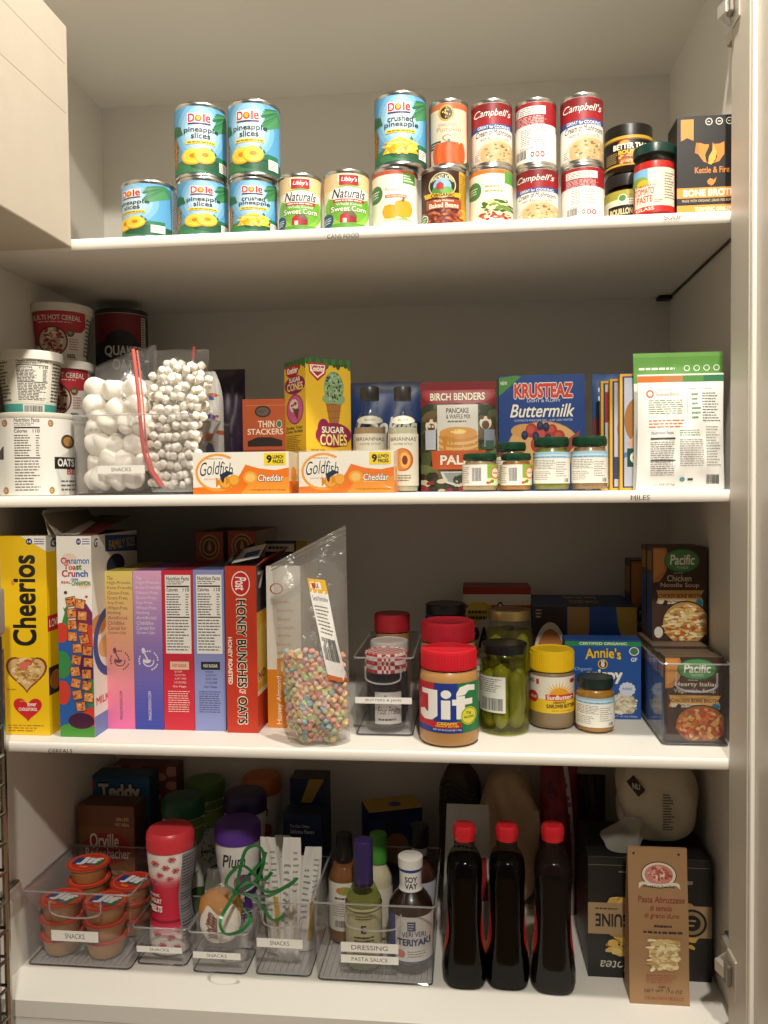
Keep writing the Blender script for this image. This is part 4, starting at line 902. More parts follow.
brianna(370, .15, 387, 'left one of two slim dressing bottles, mostly hidden by the wrapped cracker box', False, .030)
brianna(403, .105, 387, 'slim dressing bottle with an apricot on its label', True, .0265)
# pancake mixes
def birch():
    a = A(); a.rect(0, 0, 1, 1, '3E4A2C'); a.scatter(0, .1, 1, .85, 120, .09, .05, ['2E3A22', '55603A', '6E5A3A', '4A3A2A', '7A8050'], 4, False)
    a.rect(0, .93, 1, 1, '7E1A1E'); a.poly([(.02, .8), (.98, .8), (.98, .93), (.02, .93)], '9C2026'); a.otext('BIRCH BENDERS', .13, .83, .85, .9, 'F2E7D0', '6A1216', .005, .006, .03); a.poly([(0, .76), (.14, .82), (.0, .86)], '7E1A1E'); a.poly([(1, .76), (.86, .82), (1, .86)], '7E1A1E')
    a.poly([(.22, .3), (.76, .3), (.76, .79), (.22, .79)], 'DCD8CC'); a.text('PANCAKE', .34, .71, .64, .76, '3A332C', .03); a.text('& WAFFLE MIX', .34, .66, .66, .7, '3A332C', .02); a.lines(.36, .62, .64, .65, 1, '5A544A', .5, 3)
    for k in range(7): a.ell(.5, .34+.026*k, .26, .05, ['C98A3E', 'E3B56A'][k % 2])
    a.ell(.5, .53, .25, .055, 'D99A44'); a.ell(.5, .54, .1, .022, 'F3D98A'); a.poly([(.28, .5), (.32, .32), (.36, .5)], 'C9832E')
    for x, y in ((.14, .6), (.86, .62)): a.ell(x, y, .08, .06, 'E6DCC8'); a.ell(x, y-.02, .05, .04, '6A4A30'); a.ell(x-.05, y+.05, .03, .02, '6A4A30'); a.ell(x+.05, y+.05, .03, .02, '6A4A30')
    a.rect(.06, .38, .2, .56, 'C5CAD2'); a.rect(.84, .4, .98, .56, '8E9AA8'); a.rect(.86, .38, .97, .46, '4A6A58')
    a.poly([(.16, .2), (.84, .2), (.86, .37), (.14, .37)], 'C65A2A'); a.otext('PALEO', .26, .24, .8, .33, 'F4E9D4', '8E3414', .006, .006, .04); a.poly([(.26, .18), (.74, .18), (.68, .08), (.5, .04), (.32, .08)], 'C9CBCB'); a.poly([(.3, .17), (.7, .17), (.64, .09), (.5, .06), (.36, .09)], '8E9490')
    a.scatter(0, 0, 1, .14, 40, .05, .03, ['2A3A22', '3A2A22', '8E2A2A', 'C9C2A8'], 6, False); return a
x0, x1 = span(420, 497, 430, .155)
pouch('pancake_mix_pouch', 'dark green and red pancake mix pouch with a pancake stack, beside the blue mix box', 'pouch', x0, x1, .15, SB, Zp(458, 382, .17)-SB, .045, '33402A', birch(), seed=12, top=.1, wr=.001)
def krust():
    a = A(); a.rect(0, 0, 1, 1, '1F458C'); a.poly([(0, .82), (0, .98), (.2, 1), (.26, .99)], '4E8E3E'); a.text('NEW', .02, .92, .1, .95, 'F0F2E4', .02, rot=0)
    a.otext('KRUSTEAZ', .18, .8, .86, .93, 'D8432F', 'F6EDE0', .006, .008, .05, arc=.0); a.text('LIGHT & FLUFFY', .33, .765, .72, .79, 'C9D2E4', .02)
    a.otext('Buttermilk', .13, .635, .88, .75, 'F8F4E8', '16336A', .004, .004, .018, shear=.3); a.text('COMPLETE PANCAKE MIX - JUST ADD WATER', .18, .595, .86, .618, 'D2DAEA', .01); k0 = len(a.L)
    a.ell(.52, .28, .42, .22, 'C9914E'); a.ell(.52, .3, .4, .19, 'E0B274'); a.ell(.3, .42, .16, .06, 'D9A25E')
    for x, y, r in ((.38, .42, .07), (.5, .38, .08), (.62, .42, .06), (.45, .3, .08), (.7, .36, .07)): a.ell(x, y, r, r*.9, 'B03A2E'); a.ell(x-.01, y+.01, r*.6, r*.5, 'C9564A')
    for x, y in ((.3, .38), (.48, .46), (.57, .35), (.43, .37), (.55, .45)): a.ell(x, y, .04, .04, '22284A'); a.ell(x, y+.01, .02, .015, '3F4874')
    a.poly([(.72, .3), (.95, .42), (.9, .3), (.78, .2)], '9E4A3A'); return a.remap(1, .1, k0)
x0, x1 = span(499, 585, 430, .2)
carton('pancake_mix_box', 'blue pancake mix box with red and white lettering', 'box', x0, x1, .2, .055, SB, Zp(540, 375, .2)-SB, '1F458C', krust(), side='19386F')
GL = mat('1F4A32', .35, .3, name='green_lid')
def babyjar(label, a0, a1, pyt, Yc, content, front, zf=None, ribs=True):
    hj = Zp((a0+a1)/2, pyt+1.5, Yc)-SB
    jar('baby_food_jar', label, 'jar', a0, a1, 470, Yc, SB, hj, hj*.17, '1F4A32', content, babylabel(front), (.14, .72) if not front else (.16, .7), 'F0EDE2', fill=.99, neck=.84, lidr=.93, lmat=GL, ribs=ribs, shoulder=.2)
babyjar('small beige food jar with a barcode on its label, in front of the pancake pouch', 462, 498, 452, .06, 'B9A07A', True)
babyjar('small orange food jar beside the beige barcode jar', 500, 532, 452, .062, 'B97A2A', True)
babyjar('small amber food jar, only its top showing behind the two short jars', 496, 527, 441, .122, '9A5A1E', True)
babyjar('green food jar with pale blue label band, left of the taller pair', 533, 570, 436, .062, '8A8A3C', False)
babyjar('tan food jar with pale blue label band, right of the taller pair', 571, 608, 435, .062, 'A9845C', False)
# soup and pouch files at the right
def bluepouch():
    a = A(); a.rect(0, 0, 1, 1, '2A4F86'); a.rect(0, .3, 1, .62, '7A3440'); a.scatter(.0, .1, .9, .35, 16, .1, .06, ['7FA0C4', 'C9D6E4', '4F78A8'], 3, False); a.lines(.1, .75, .6, .9, 2, 'DCE4EE', .5, 3); return a
x0, x1 = span(592, 650, 440, .19)
pouch('baking_pouch', 'blue and red pouch behind the gold-edged packets', 'pouch', x0, x1, .175, SB, Zp(606, 374, .19)-SB, .03, '274878', bluepouch(), seed=15)
def goldpack(k):
    a = A(); a.rect(0, 0, 1, 1, 'E2B13A'); a.rect(.035, .02, .965, .98, '24365E'); a.rect(.06, .032, .94, .968, ['D8CDB8', 'C9C6CC', 'B9BCC8'][k])
    if k == 0: a.rect(.06, .62, .94, .9, 'B5323A'); a.lines(.12, .66, .8, .86, 2, 'F4E9D4', .5, 3)
    elif k == 1: a.ell(.3, .55, .2, .15, 'A87A4A'); a.rect(.06, .1, .94, .3, '3A4A70')
    else:
        a.ell(.26, .6, .2, .2, 'A5713A'); a.poly([(.1, .4), (.4, .62), (.44, .56), (.16, .36)], 'D8A58A'); a.poly([(.06, .32), (.4, .42), (.5, .34), (.06, .28)], '5A7FB8')
        a.rect(.1, .2, .94, .36, '1E4A34'); a.text('OATS', .14, .225, .85, .335, 'EFE9D8', .03); a.rect(.2, .05, .9, .17, 'C9B98A'); a.rect(.24, .07, .9, .15, '1E2E2A')
    return a
for k, (px, pyt, Y, lb) in enumerate(((601, 381, .130, 'gold-edged packet with a red band, rearmost of the three standing packets'), (610, 379, .108, 'gold-edged packet, middle one of the three standing packets'), (620, 374, .086, 'gold-edged packet with a green block, frontmost of the three standing packets'))):
    x0, x1 = span(px, px+72, 440, Y)
    carton('food_packet', lb, 'packet', x0, x1, Y, .015, SB, Zp(px+5, pyt, Y)-SB, 'DDAA34', goldpack(k), side='D9A730', rz=0)
def greenp():
    a = A(); a.rect(0, 0, 1, 1, 'E4E4DC'); a.rect(0, .78, 1, 1, '5E9440'); a.rect(0, .97, 1, 1, '6FA650'); a.lines(.06, .87, .5, .9, 1, 'E9F0DE', .5, 3)
    for k in range(4): a.ring(.6+.11*k, .885, .035, .022, .25, 'E9F0DE')
    return a
x0, x1 = span(634, 724, 440, .064)
pouch('food_pouch', 'pouch with a bright green top, standing behind the white printed pouch', 'pouch', x0, x1, .061, SB, Zp(680, 352, .066)-SB, .022, 'DCDCD4', greenp(), seed=20, top=.12)
def whitep():
    a = A(); a.rect(0, 0, 1, 1, 'F1EFE9'); a.rect(0, .93, .3, .985, 'DE7A35'); a.rect(.3, .93, .53, .985, 'C98A54'); a.rect(.53, .93, .77, .985, '5E9A50'); a.rect(.77, .93, 1, .985, '3B7F58')
    a.ring(.14, .83, .045, .035, .4, 'D8663A'); a.text('The Yummy', .21, .85, .4, .875, 'D8663A', .01); a.text('Granola Blend', .21, .81, .47, .84, 'D8663A', .01)
    a.lines(.12, .65, .52, .78, 7, '5E8A50', .3, 3, .1); a.lines(.12, .53, .54, .61, 3, 'D8764A', .35, 4, .1)
    a.text('Easy to Make', .6, .86, .85, .88, '5E8A50', .01); a.lines(.62, .6, .72, .84, 6, '5E8A50', .4, 5); a.lines(.74, .58, .96, .84, 11, '6A6A62', .3, 6); a.rect(.57, .57, .573, .88, '5E8A50')
    a.text('Nutrition Facts', .15, .48, .4, .505, '4A4A44', .01); a.rect(.14, .435, .42, .45, '4A4A44'); a.lines(.14, .12, .42, .42, 16, '77776F', .3, 7, .1); a.rect(.14, .25, .42, .26, '4A4A44')
    a.lines(.47, .46, .72, .52, 3, '5E8A50', .3, 8); a.lines(.47, .2, .75, .44, 13, '8A8A82', .3, 9, .1); a.lines(.78, .2, .96, .55, 15, '8A8A82', .3, 10)
    a.ell(.5, .09, .03, .02, '5E9AA8'); a.rect(.56, .08, .62, .1, '4A4A44'); a.bars(.78, .05, .93, .13); a.text('11 OZ (312g)', .2, .035, .42, .055, '5A5A54', .01); return a
x0, x1 = span(637, 726, 440, .03)
pouch('food_pouch', 'white printed pouch with an orange and green strip, rightmost on the eye-level shelf', 'pouch', x0, x1, .022, SB, Zp(680, 374, .04)-SB, .032, 'EFEDE7', whitep(), seed=22, top=.08, rough=.25, taper=.03, wr=.002)
# ---------------------------------------------------------------- cereal and nut butter shelf
SB = Z3+.0004
def zt(px, py, Y): return Zp(px, py, Y)-SB
def gmtop(a, col='F1EEE6'):
    a.poly([(.45, 1), (1, .925), (1, 1)], col); a.ell(.64, .972, .07, .016, '26306A'); a.text('14', .6, .965, .68, .979, 'F4F2EC', .03); a.lines(.75, .955, .97, .99, 3, '4A3F7A', .45, 3, .1); return a
def cheer():
    a = A(); a.rect(0, 0, 1, 1, 'F4C813'); gmtop(a)
    a.text('Cheerios', .24, .45, .76, .905, '1B1915', .035, rot=90)
    a.ell(.27, .765, .04, .013, 'E0912A')
    def heart(cx, cy, w, h, c):
        p = []
        for i in range(40):
            t = 2*PI*i/40; p.append((cx+w/2*math.sin(t)**3, cy+h*(.5*math.cos(t)*.8-.19*math.cos(2*t)-.08*math.cos(3*t)-.03*math.cos(4*t))*.9))
        a.poly(p, c)
    heart(.52, .315, .9, .22, '8E3A1A'); heart(.52, .315, .8, .195, 'D8B67A'); a.scatter(.2, .26, .86, .39, 80, .05, .008, ['C99A55', 'EBD3A0', 'A97A3A', 'E3C284'], 3); a.scatter(.28, .33, .74, .38, 6, .07, .014, ['C9503A', 'D8745A'], 5)
    heart(.53, .135, .62, .14, 'D0222B'); a.text('can help', .36, .165, .52, .175, 'F6D23A', .02); a.text('lower', .52, .145, .72, .168, 'F8F1E6', .02, .2); a.text('CHOLESTEROL', .33, .122, .74, .138, 'F8F1E6', .03)
    a.lines(.1, .015, .94, .055, 3, 'B8860B', .4, 4); a.lines(.08, .225, .3, .235, 1, 'A97A12', .4, 4); return a
cs = A(); cs.rect(0, 0, 1, 1, 'E8BE14'); cs.rect(0, .92, 1, 1, 'E3E0D8'); cs.text('G', .08, .94, .2, .985, '26306A', .03, .2); cs.rect(.0, .52, .5, .6, 'C4202A'); cs.text('LOVE', .03, .54, .2, .58, 'F4E9D4', .03); cs.rect(0, .2, 1, .34, '2A2420'); cs.ell(.12, .27, .1, .05, 'A8662E')
def flap(o, pts, col, name='carton_flap', art=None, col2=None):
    m = M(); P_ = [Vector(p) for p in pts]; nrm = (P_[1]-P_[0]).cross(P_[2]-P_[0]).normalized()*.0006
    vs = [p-nrm for p in P_]+[p+nrm for p in P_]; n = len(P_)
    fs = [tuple(range(n-1, -1, -1)), tuple(range(n, 2*n))]+[(i, (i+1) % n, n+(i+1) % n, n+i) for i in range(n)]
    m.add(vs, fs, mat(col, .5))
    if art: art.flat(m, P_[0]+nrm*1.3, P_[1]-P_[0], P_[3]-P_[0])
    return m.build(name, o)
x0, x1 = span(2, 48, 640, .038); w = x1-x0; h = zt(25, 536, .038)
o = carton('cereal_box', 'yellow cereal box with a heart picture, leftmost of the cereal row, top open', 'box', x0, x1, .038, .2, SB, h, 'E8BE14', cheer(), right=cs, tb='8A7A5A')
fa = A(); fa.rect(0, 0, 1, 1, '3A3A3E'); fa.rect(0, .0, 1, .35, 'D9D4C8'); fa.rect(0, .35, 1, .55, '2F4F8A'); fa.rect(0, .55, 1, 1, 'B89A2A')
flap(o, [(w+.001, .01, h), (w+.001, .19, h), (w-.012, .185, h+.052), (w-.012, .015, h+.045)], 'C9C2B2', art=None)
flap(o, [(.002, .195, h), (w-.002, .195, h), (w-.004, .212, h+.03), (.004, .212, h+.03)], 'A89A72')
def ctc():
    a = A(); a.rect(0, 0, 1, 1, 'EFEBE2'); gmtop(a, 'F4F1EA')
    a.ell(.36, .885, .22, .03, 'F0D0B8'); a.ell(.78, .76, .2, .02, 'F0D0B8')
    a.otext('Cinnamon', .12, .862, .94, .895, '3A6FB0', 'F8F5EE', .01, .003, .03); a.text('Cin', .12, .862, .38, .893, 'C4303A', .04); a.otext('Toast', .2, .832, .72, .86, 'D0402E', 'F8F5EE', .01, .003, .04); a.text('st', .56, .832, .72, .858, '3A8A4A', .04); a.otext('Crunch', .14, .797, .9, .832, 'B02A3A', 'F8F5EE', .01, .003, .04); a.text('nch', .55, .797, .9, .83, '2A5FA8', .04)
    a.text('REAL', .12, .765, .4, .778, 'C4303A', .03); a.text('CINNAMON', .42, .755, .96, .778, '3A8A4A', .03); a.text('100%', .4, .78, .62, .79, '2A5FA8', .03); a.ell(.24, .72, .05, .008, '4A2A20'); a.ell(.84, .7, .04, .006, 'C4303A')
    a.rect(0, .0, 1, .58, '2A5FA8'); a.poly([(0, .58), (0, .64), (.1, .66), (.2, .64), (.3, .66), (.3, .5)], '3A8A4A'); a.poly([(.55, .66), (.7, .69), (.85, .66), (1, .62), (1, .56), (.5, .56)], '7A2A5A')
    a.poly([(.0, .66), (.12, .67), (.2, .62), (.1, .56), (0, .56)], 'EFEBE2')
    for x, y, rx, ry, c in ((.1, .52, .2, .05, 'D0402E'), (.9, .5, .22, .06, 'D0402E'), (.1, .36, .25, .07, '3A8A4A'), (.85, .35, .25, .07, '4A2060'), (.1, .22, .22, .06, 'D0402E'), (.92, .22, .2, .07, '3A8A4A'), (.2, .1, .3, .05, '2A5FA8'), (.9, .1, .25, .05, 'D0402E'), (.5, .0, .7, .07, '4F9A3A'), (.62, .08, .38, .04, '4A1A3A')): a.ell(x, y, rx, ry, c)
    rg = random.Random(2)
    k = 0
    for i in range(19):
        r_, c_ = divmod(i, 2); cx = .36+.32*c_+rg.uniform(-.03, .03)+(0.08 if 3 < r_ < 6 else 0)+.02*r_; cy = .675-.058*r_-.012*c_
        if i == 18: cx = .62
        t = rg.uniform(-.2, .2); q = []
        for dx, dy in ((-1, -1), (1, -1), (1, 1), (-1, 1)):
            X_, Y_ = dx*.145, dy*.0245; q.append((cx+X_*math.cos(t)-Y_*5.5*math.sin(t), cy+X_*math.sin(t)/5.5+Y_*math.cos(t)))
        a.poly(q, '6E3418'); a.poly([(cx+(x-cx)*.86, cy+(y-cy)*.86) for x, y in q], 'D9894A'); a.scatter(cx-.1, cy-.018, cx+.1, cy+.018, 7, .03, .005, ['A85A2A', 'EBB27A', '8A431E'], i, False)
    return a
cts = A(); cts.rect(0, 0, 1, 1, 'E3DED2'); cts.poly([(0, .97), (.3, .93), (.3, 1), (0, 1)], 'F1EEE6'); cts.text('G', .06, .94, .13, .985, '26306A', .03, .2); cts.poly([(.28, .91), (1, .885), (1, .975), (.28, .995)], '23508E'); cts.text('FAMILY SIZE', .36, .915, .95, .965, 'D9B83A', .03); cts.ell(.5, .83, .2, .06, '2A3050'); cts.ell(.12, .55, .16, .05, 'C9853E'); cts.ring(.35, .45, .35, .18, .25, '2E4A86'); cts.ell(.3, .43, .2, .06, 'D8A76A'); cts.rect(0, 0, .6, .1, '6A84B8'); cts.text('MILK', .04, .15, .3, .19, 'C4303A', .03)
x0, x1 = span(58.5, 93, 640, .034); w = x1-x0; h = zt(76, 536, .034)
o = carton('cereal_box', 'tall white cereal box with a column of brown toast squares on colourful splashes', 'box', x0, x1, .034, .2, SB, h, 'E3DED2', ctc(), right=cts, tb='4A4438')
ft = A(); ft.rect(0, 0, 1, 1, '4A4238'); ft.poly([(0, 0), (.5, 0), (.3, .6), (0, .7)], 'D4CFC4'); ft.poly([(.5, 0), (1, 0), (1, .5), (.3, .6)], '7E2A30'); ft.rect(0, .7, 1, 1, '6A6232')
flap(o, [(.001, .0, h), (.001, .19, h), (-.028, .18, h+.042), (-.03, .008, h+.04)], '8A8272')
flap(o, [(.0, .02, h+.001), (w, .02, h+.001), (w, .18, h+.03), (.0, .18, h+.03)], '6A6254', art=ft)
# gradient protein cereal boxes
def grad(c0, c1, n=36):
    a = A(); A0 = [int(c0[i:i+2], 16) for i in (0, 2, 4)]; B0 = [int(c1[i:i+2], 16) for i in (0, 2, 4)]
    for i in range(n):
        t = i/(n-1); c = ''.join('%02X' % int(p+(q-p)*t) for p, q in zip(A0, B0)); a.L.append(([(0, i/n), (1, i/n), (1, (i+1)/n), (0, (i+1)/n)], [(0, 1, 2, 3)], c, 0))
    return a
def spoon(c0, c1, ink):
    a = grad(c0, c1); L_ = ['The', 'High-Protein,', 'Keto-Friendly,', 'Gluten-Free,', 'Grain-Free,', 'Soy-Free,', 'Wheat-Free,', 'Nothing', 'Artificial,', 'Childlike', 'Cereal for', 'Grown-Ups.']
    for i, s_ in enumerate(L_): y = .955-.0315*i; a.text(s_, .1, y-.012, .1+.066*len(s_), y+.012, ink, .0)
    cx, cy = .5, .44; a.ring(cx, cy-.01, .2, .034, .2, ink, a0=2.6, a1=6.6); a.ell(cx-.05, cy, .14, .022, ink, a0=PI, a1=2*PI); a.ell(cx-.18, cy+.06, .06, .016, ink); a.poly([(cx-.19, cy+.05), (cx-.15, cy+.05), (cx+.0, cy-.0), (cx-.06, cy-.0)], ink)
    for k in range(20):
        t = -1.2+k*.26; 
        if k % 5 != 4: a.ell(cx+.33*math.cos(t), cy-.005+.06*math.sin(t), .028, .006, ink)
    a.text('MAGICSPOON.COM', .47, .06, .57, .24, ink, 0, rot=90); return a
def spoonfacts(bg, ink, box):
    a = A(); a.rect(0, 0, 1, 1, bg); a.facts(.1, .48, .93, .97); a.rect(.22, .38, .84, .43, box); a.text('NO SUGAR', .3, .395, .76, .415, bg if box != '2B2A33' else 'EDEAE2', .02)
    for i, s_ in enumerate(('0g SUGAR', '13g PROTEIN', '4g NET CARBS', '110 CALORIES')): a.text(s_, .36, .365-.022*i-.006, .36+.032*len(s_), .365-.022*i+.008, ink, .01)
    a.text('Our Magic', .3, .265, .74, .28, ink, .02); a.lines(.14, .11, .88, .25, 10, ink, .32, 4, .15); return a
Y = .087
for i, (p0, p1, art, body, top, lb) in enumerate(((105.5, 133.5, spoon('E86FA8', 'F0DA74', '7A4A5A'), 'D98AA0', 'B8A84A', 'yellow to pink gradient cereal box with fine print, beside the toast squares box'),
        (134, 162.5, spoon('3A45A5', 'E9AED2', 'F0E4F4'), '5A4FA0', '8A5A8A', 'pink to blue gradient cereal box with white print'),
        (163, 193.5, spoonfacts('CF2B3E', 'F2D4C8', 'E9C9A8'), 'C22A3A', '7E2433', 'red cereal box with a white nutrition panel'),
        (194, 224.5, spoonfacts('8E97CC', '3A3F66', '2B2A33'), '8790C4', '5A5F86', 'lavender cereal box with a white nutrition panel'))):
    x0, x1 = span(p0, p1, 640, Y)
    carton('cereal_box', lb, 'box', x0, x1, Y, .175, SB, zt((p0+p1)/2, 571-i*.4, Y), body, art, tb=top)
def honey():
    a = A(); a.rect(0, 0, 1, 1, 'C2381F')
    a.ell(.5, .895, .3, .075, 'F2E2C9'); a.ell(.5, .895, .27, .067, 'C81F2B'); a.text('Post', .32, .855, .68, .935, 'F6EEE0', .03, .15, rot=-90)
    a.otext('HONEY BUNCHES', .36, .275, .66, .8, '2A1A18', 'F4E6CC', .02, .006, .035, rot=-90); a.text('OF', .4, .235, .62, .262, 'F4E6CC', .03, rot=-90); a.otext('OATS', .36, .055, .66, .215, '2A1A18', 'F4E6CC', .02, .006, .035, rot=-90)
    a.text('HONEY ROASTED', .06, .29, .2, .575, 'F4E6CC', .04, rot=-90); return a
hs = A(); hs.rect(0, 0, 1, 1, 'E3B22E'); hs.rect(0, .72, 1, 1, '2A2326'); hs.text('7', .06, .86, .3, .96, 'D9D4C8', .03); hs.rect(0, 0, 1, .22, 'C2381F'); hs.ell(.2, .5, .3, .14, 'E9C65A'); hs.ell(.1, .33, .1, .04, 'F0D9A0'); hs.text('NO', .04, .31, .3, .36, '8E2A1A', .03); hs.rect(0, .22, 1, .25, 'F2E2C9')
x0, x1 = span(226, 257, 640, .079); w = x1-x0; h = zt(241, 566, .079)
o = carton('cereal_box', 'dark orange honey oat cereal box with sideways lettering, its top flaps open', 'box', x0, x1, .079, .19, SB, h, 'B2341D', honey(), right=hs, tb='2A1A14')
fb = A(); fb.rect(0, 0, 1, 1, 'D4D0C8'); fb.rect(.35, .2, .9, .6, '2A4A86')
flap(o, [(.004, .03, h+.001), (w-.002, .03, h+.012), (w-.002, .09, h+.03), (.004, .09, h+.022)], '3A2A24', art=fb)
flap(o, [(w, .0, h), (w, .19, h), (w+.016, .185, h+.02), (w+.014, .005, h+.012)], '8E2A1E')
flap(o, [(.0, .19, h), (.0, .0, h), (.01, .03, h+.022), (.01, .17, h+.03)], '2E1E1A')
def flax():
    a = A(); a.rect(0, 0, 1, 1, 'E6E1D6'); a.ring(.3, .86, .2, .035, .22, 'B5653A'); 
    for i, s_ in enumerate(('pie,', 'spark', 'flow', 'crush', 'defy', 'love', 'wonder', 'shine')): a.text(s_, .3, .765-.052*i, .3+.1*len(s_), .79-.052*i, 'D9A27A', .02)
    a.rect(0, 0, 1, .36, 'E48A22'); a.rect(.28, .33, .78, .43, 'E9A04A'); a.text('K', .4, .35, .64, .41, 'F4EDE0', .05)
    a.text('Honey Almond', .26, .02, .44, .32, 'F6EBD6', .015, rot=90); a.text('Flax Crunch', .54, .02, .72, .27, 'F6EBD6', .015, rot=90); return a
x0, x1 = span(267, 301, 640, .116)
carton('cereal_box', 'white and orange flax cereal box, right end of the cereal row behind the zip bag', 'box', x0, x1, .116, .17, SB, zt(283, 566, .116), 'DDD8CC', flax(), tb='A8A294')
# boxes at the back
def redbadge():
    a = A(); a.rect(0, 0, 1, 1, 'A83A22'); a.ell(.5, .91, .38, .075, 'C9973A'); a.ell(.5, .91, .33, .065, '6A2A18'); a.ring(.5, .91, .27, .052, .2, 'C9973A'); a.poly([(.5, .95), (.42, .9), (.5, .88), (.58, .9)], 'C9973A'); a.text('ORGANIC', .16, .8, .84, .82, 'E6D4B4', .03); a.lines(.1, .5, .9, .76, 6, '7E2A18', .5, 3); return a
for p0, p1, py, Y, lb in ((196, 223, 532, .305, 'red box with a gold round badge, left of the pair behind the cereal row'), (228, 256, 531, .305, 'red box with a gold round badge, right of the pair behind the cereal row')):
    x0, x1 = span(p0, p1, 545, Y); carton('cracker_box', lb, 'box', x0, x1, Y, .19, SB, zt(p0, py, Y), '8E3420', redbadge(), tb='7A4A3A', side='9A8A7A')
sk = A(); sk.rect(0, 0, 1, 1, '2A2622'); sk.rect(0, .93, .7, .98, 'D8CFB4'); sk.lines(.08, .94, .6, .97, 1, '2A2622', .6, 3); sk.rect(.75, .9, 1, 1, 'B59A3A'); sk.ell(.4, .86, .2, .03, '3A5A9A')
x0, x1 = span(263, 305, 550, .34)
pouch('snack_pouch', 'dark snack pouch at the back, above the flax cereal box', 'pouch', x0, x1, .33, SB, zt(285, 541, .35), .06, '4A4436', sk, seed=31)
# zip bag of pastel cereal pieces
zh = zt(335, 545, .04)
x_ = Xp(318, 700, .035)
m, Pf = filmbag(.108, zh, .1, 5, .5, -.22, -.045, wr=.006, slant=.2, mt=clear('zip_bag_film', 'FBFBFA', .2, 'F4F2EC', rough=.2, bump=.9, bscale=24, ior=1.35))
zb = m.build('zip_bag', None, (x_, -.006, SB)); tag(zb, 'clear zip bag half full of pastel cereal pieces, in front of the cereal row', 'bag')
z_ = M()
for vv in (.965, .985): z_.tube([Pf(u/20, vv, -1)-Vector((0, .001, 0)) for u in range(21)], .0012, clear('zip_plastic', 'E4E2DC', .3, 'DAD6CC'), 6)
z_.build('zip_seal', zb)
st = A(rough=.3); st.rect(0, 0, 1, 1, 'EDEAE2'); st.rect(0, .86, 1, 1, 'E3B23A'); st.rect(.1, .9, .7, .97, 'F4EFDF'); st.text('BULK', .2, .91, .6, .96, '6A2A1A', .03); st.text('Cereal Marshmallow', .1, .78, .92, .83, '4A463E', .01); st.lines(.1, .45, .9, .74, 8, '6A645A', .35, 3); st.bars(.1, .2, .9, .42); st.rect(0, 0, 1, .05, 'D8703A'); st.ell(.3, .93, .08, .03, 'C9432A')
def stick(u, v, e): p = Pf(.50+.24*u+.26*(1-v), .34+.5*v-.04*u, -1); return p-Vector((0, .002+e, 0))
m = M(); st.emit(m, stick, .25, .1); o = m.build('price_sticker', zb); o['label'] = 'white printed sticker with a yellow head'
random.seed(21); PAST = ['E9A48A', 'E8B98E', 'C9D29A', 'E6C98A', '9FBFC4', 'DDB0AE', 'E3A79A', 'EBD9B8']
protos = []
def bit(col, kind):
    m = M(); r = .0062; mt_ = mat(col, .7, bump=.1, bscale=80, name='cereal_'+col)
    if kind == 0: m.lathe([(.0001, -r*.6), (r*.8, -r*.6), (r, -r*.3), (r, r*.3), (r*.8, r*.6), (.0001, r*.6)], mt_, 10)
    else: m.box(-r, r, -r*.8, r*.8, -r*.7, r*.7, mt_, r*.35, 2)
    return m.build('cereal_piece')
n = 0
for lay in range(3):
    for j in range(20):
        for i in range(9):
            v = .035+.0235*j+random.uniform(-.004, .004); u = .09+.098*i+.05*(j % 2)+random.uniform(-.02, .02)
            if v < .03 or u > .95 or v > .47+.03*math.sin(u*5) or (j < 2 and not .2 < u < .82): continue
            f_, b_ = Pf(u, v, -1), Pf(u, v, 1); dd = (b_-f_).length
            yo = .009+lay*.0145
            if yo > dd-.006 or n >= 299: continue
            k = random.randrange(len(PAST)*2)
            while len(protos) <= k: protos.append(None)
            if protos[k] is None: o = protos[k] = bit(PAST[k//2], k % 2)
            else: o = protos[k].copy(); COL.objects.link(o)
            o.location = Vector((x_, -.006, SB))+f_+Vector((0, yo, 0)); o.location.z = max(o.location.z, SB+.007); o.rotation_euler = (random.uniform(0, 3), random.uniform(0, 3), random.uniform(0, 3))
            tag(o, 'small pastel cereal piece inside the clear zip bag', 'cereal piece', 'pastel cereal pieces in the zip bag'); n += 1
# --- butters and jams bin
x0, x1 = span(354, 413, 700, .074); bh = zt(385, 658, .074)
bin_('narrow clear bin of jam jars between the zip bag and the nut butter jar', x0, x1, .074, .335, SB, bh, None, None, True, .97, lines_=[(.02, .98, .42, .50, 'BUTTERS & JAMS')])
def gingham():
    m = bpy.data.materials.new('gingham_cloth'); m.use_nodes = True; nt = m.node_tree; b = nt.nodes['Principled BSDF']; tc = nt.nodes.new('ShaderNodeTexCoord'); ch = nt.nodes.new('ShaderNodeTexChecker')
    ch.inputs['Scale'].default_value = 130; ch.inputs[1].default_value = lin('C8262E'); ch.inputs[2].default_value = lin('EFE6DE'); nt.links.new(tc.outputs['Object'], ch.inputs['Vector']); nt.links.new(ch.outputs['Color'], b.inputs['Base Color']); b.inputs['Roughness'].default_value = .5; return m
jl = A(True); jl.half = .75; jl.rect(.22, 0, .86, 1, 'D9D4CA'); jl.text('Bonne', .42, .66, .8, .9, '3A3530', .01, .3); jl.text('Four Fruits', .28, .3, .82, .55, '3A3530', .01, .3); jl.lines(.3, .08, .78, .2, 1, '5A544A', .5, 3)
xc = (x0+x1)/2; R_ = .0365
jar('jam_jar', 'dark jam jar with a red gingham lid, front one in the narrow bin', 'jar', 0, 0, 700, .125, SB+.007, zt(386, 652, .11)-.007, .034, 'C8262E', '1E0F14', jl, (.08, .5), None, fill=.92, neck=.9, lidr=1.06, lmat=gingham(), X=xc, R=R_)
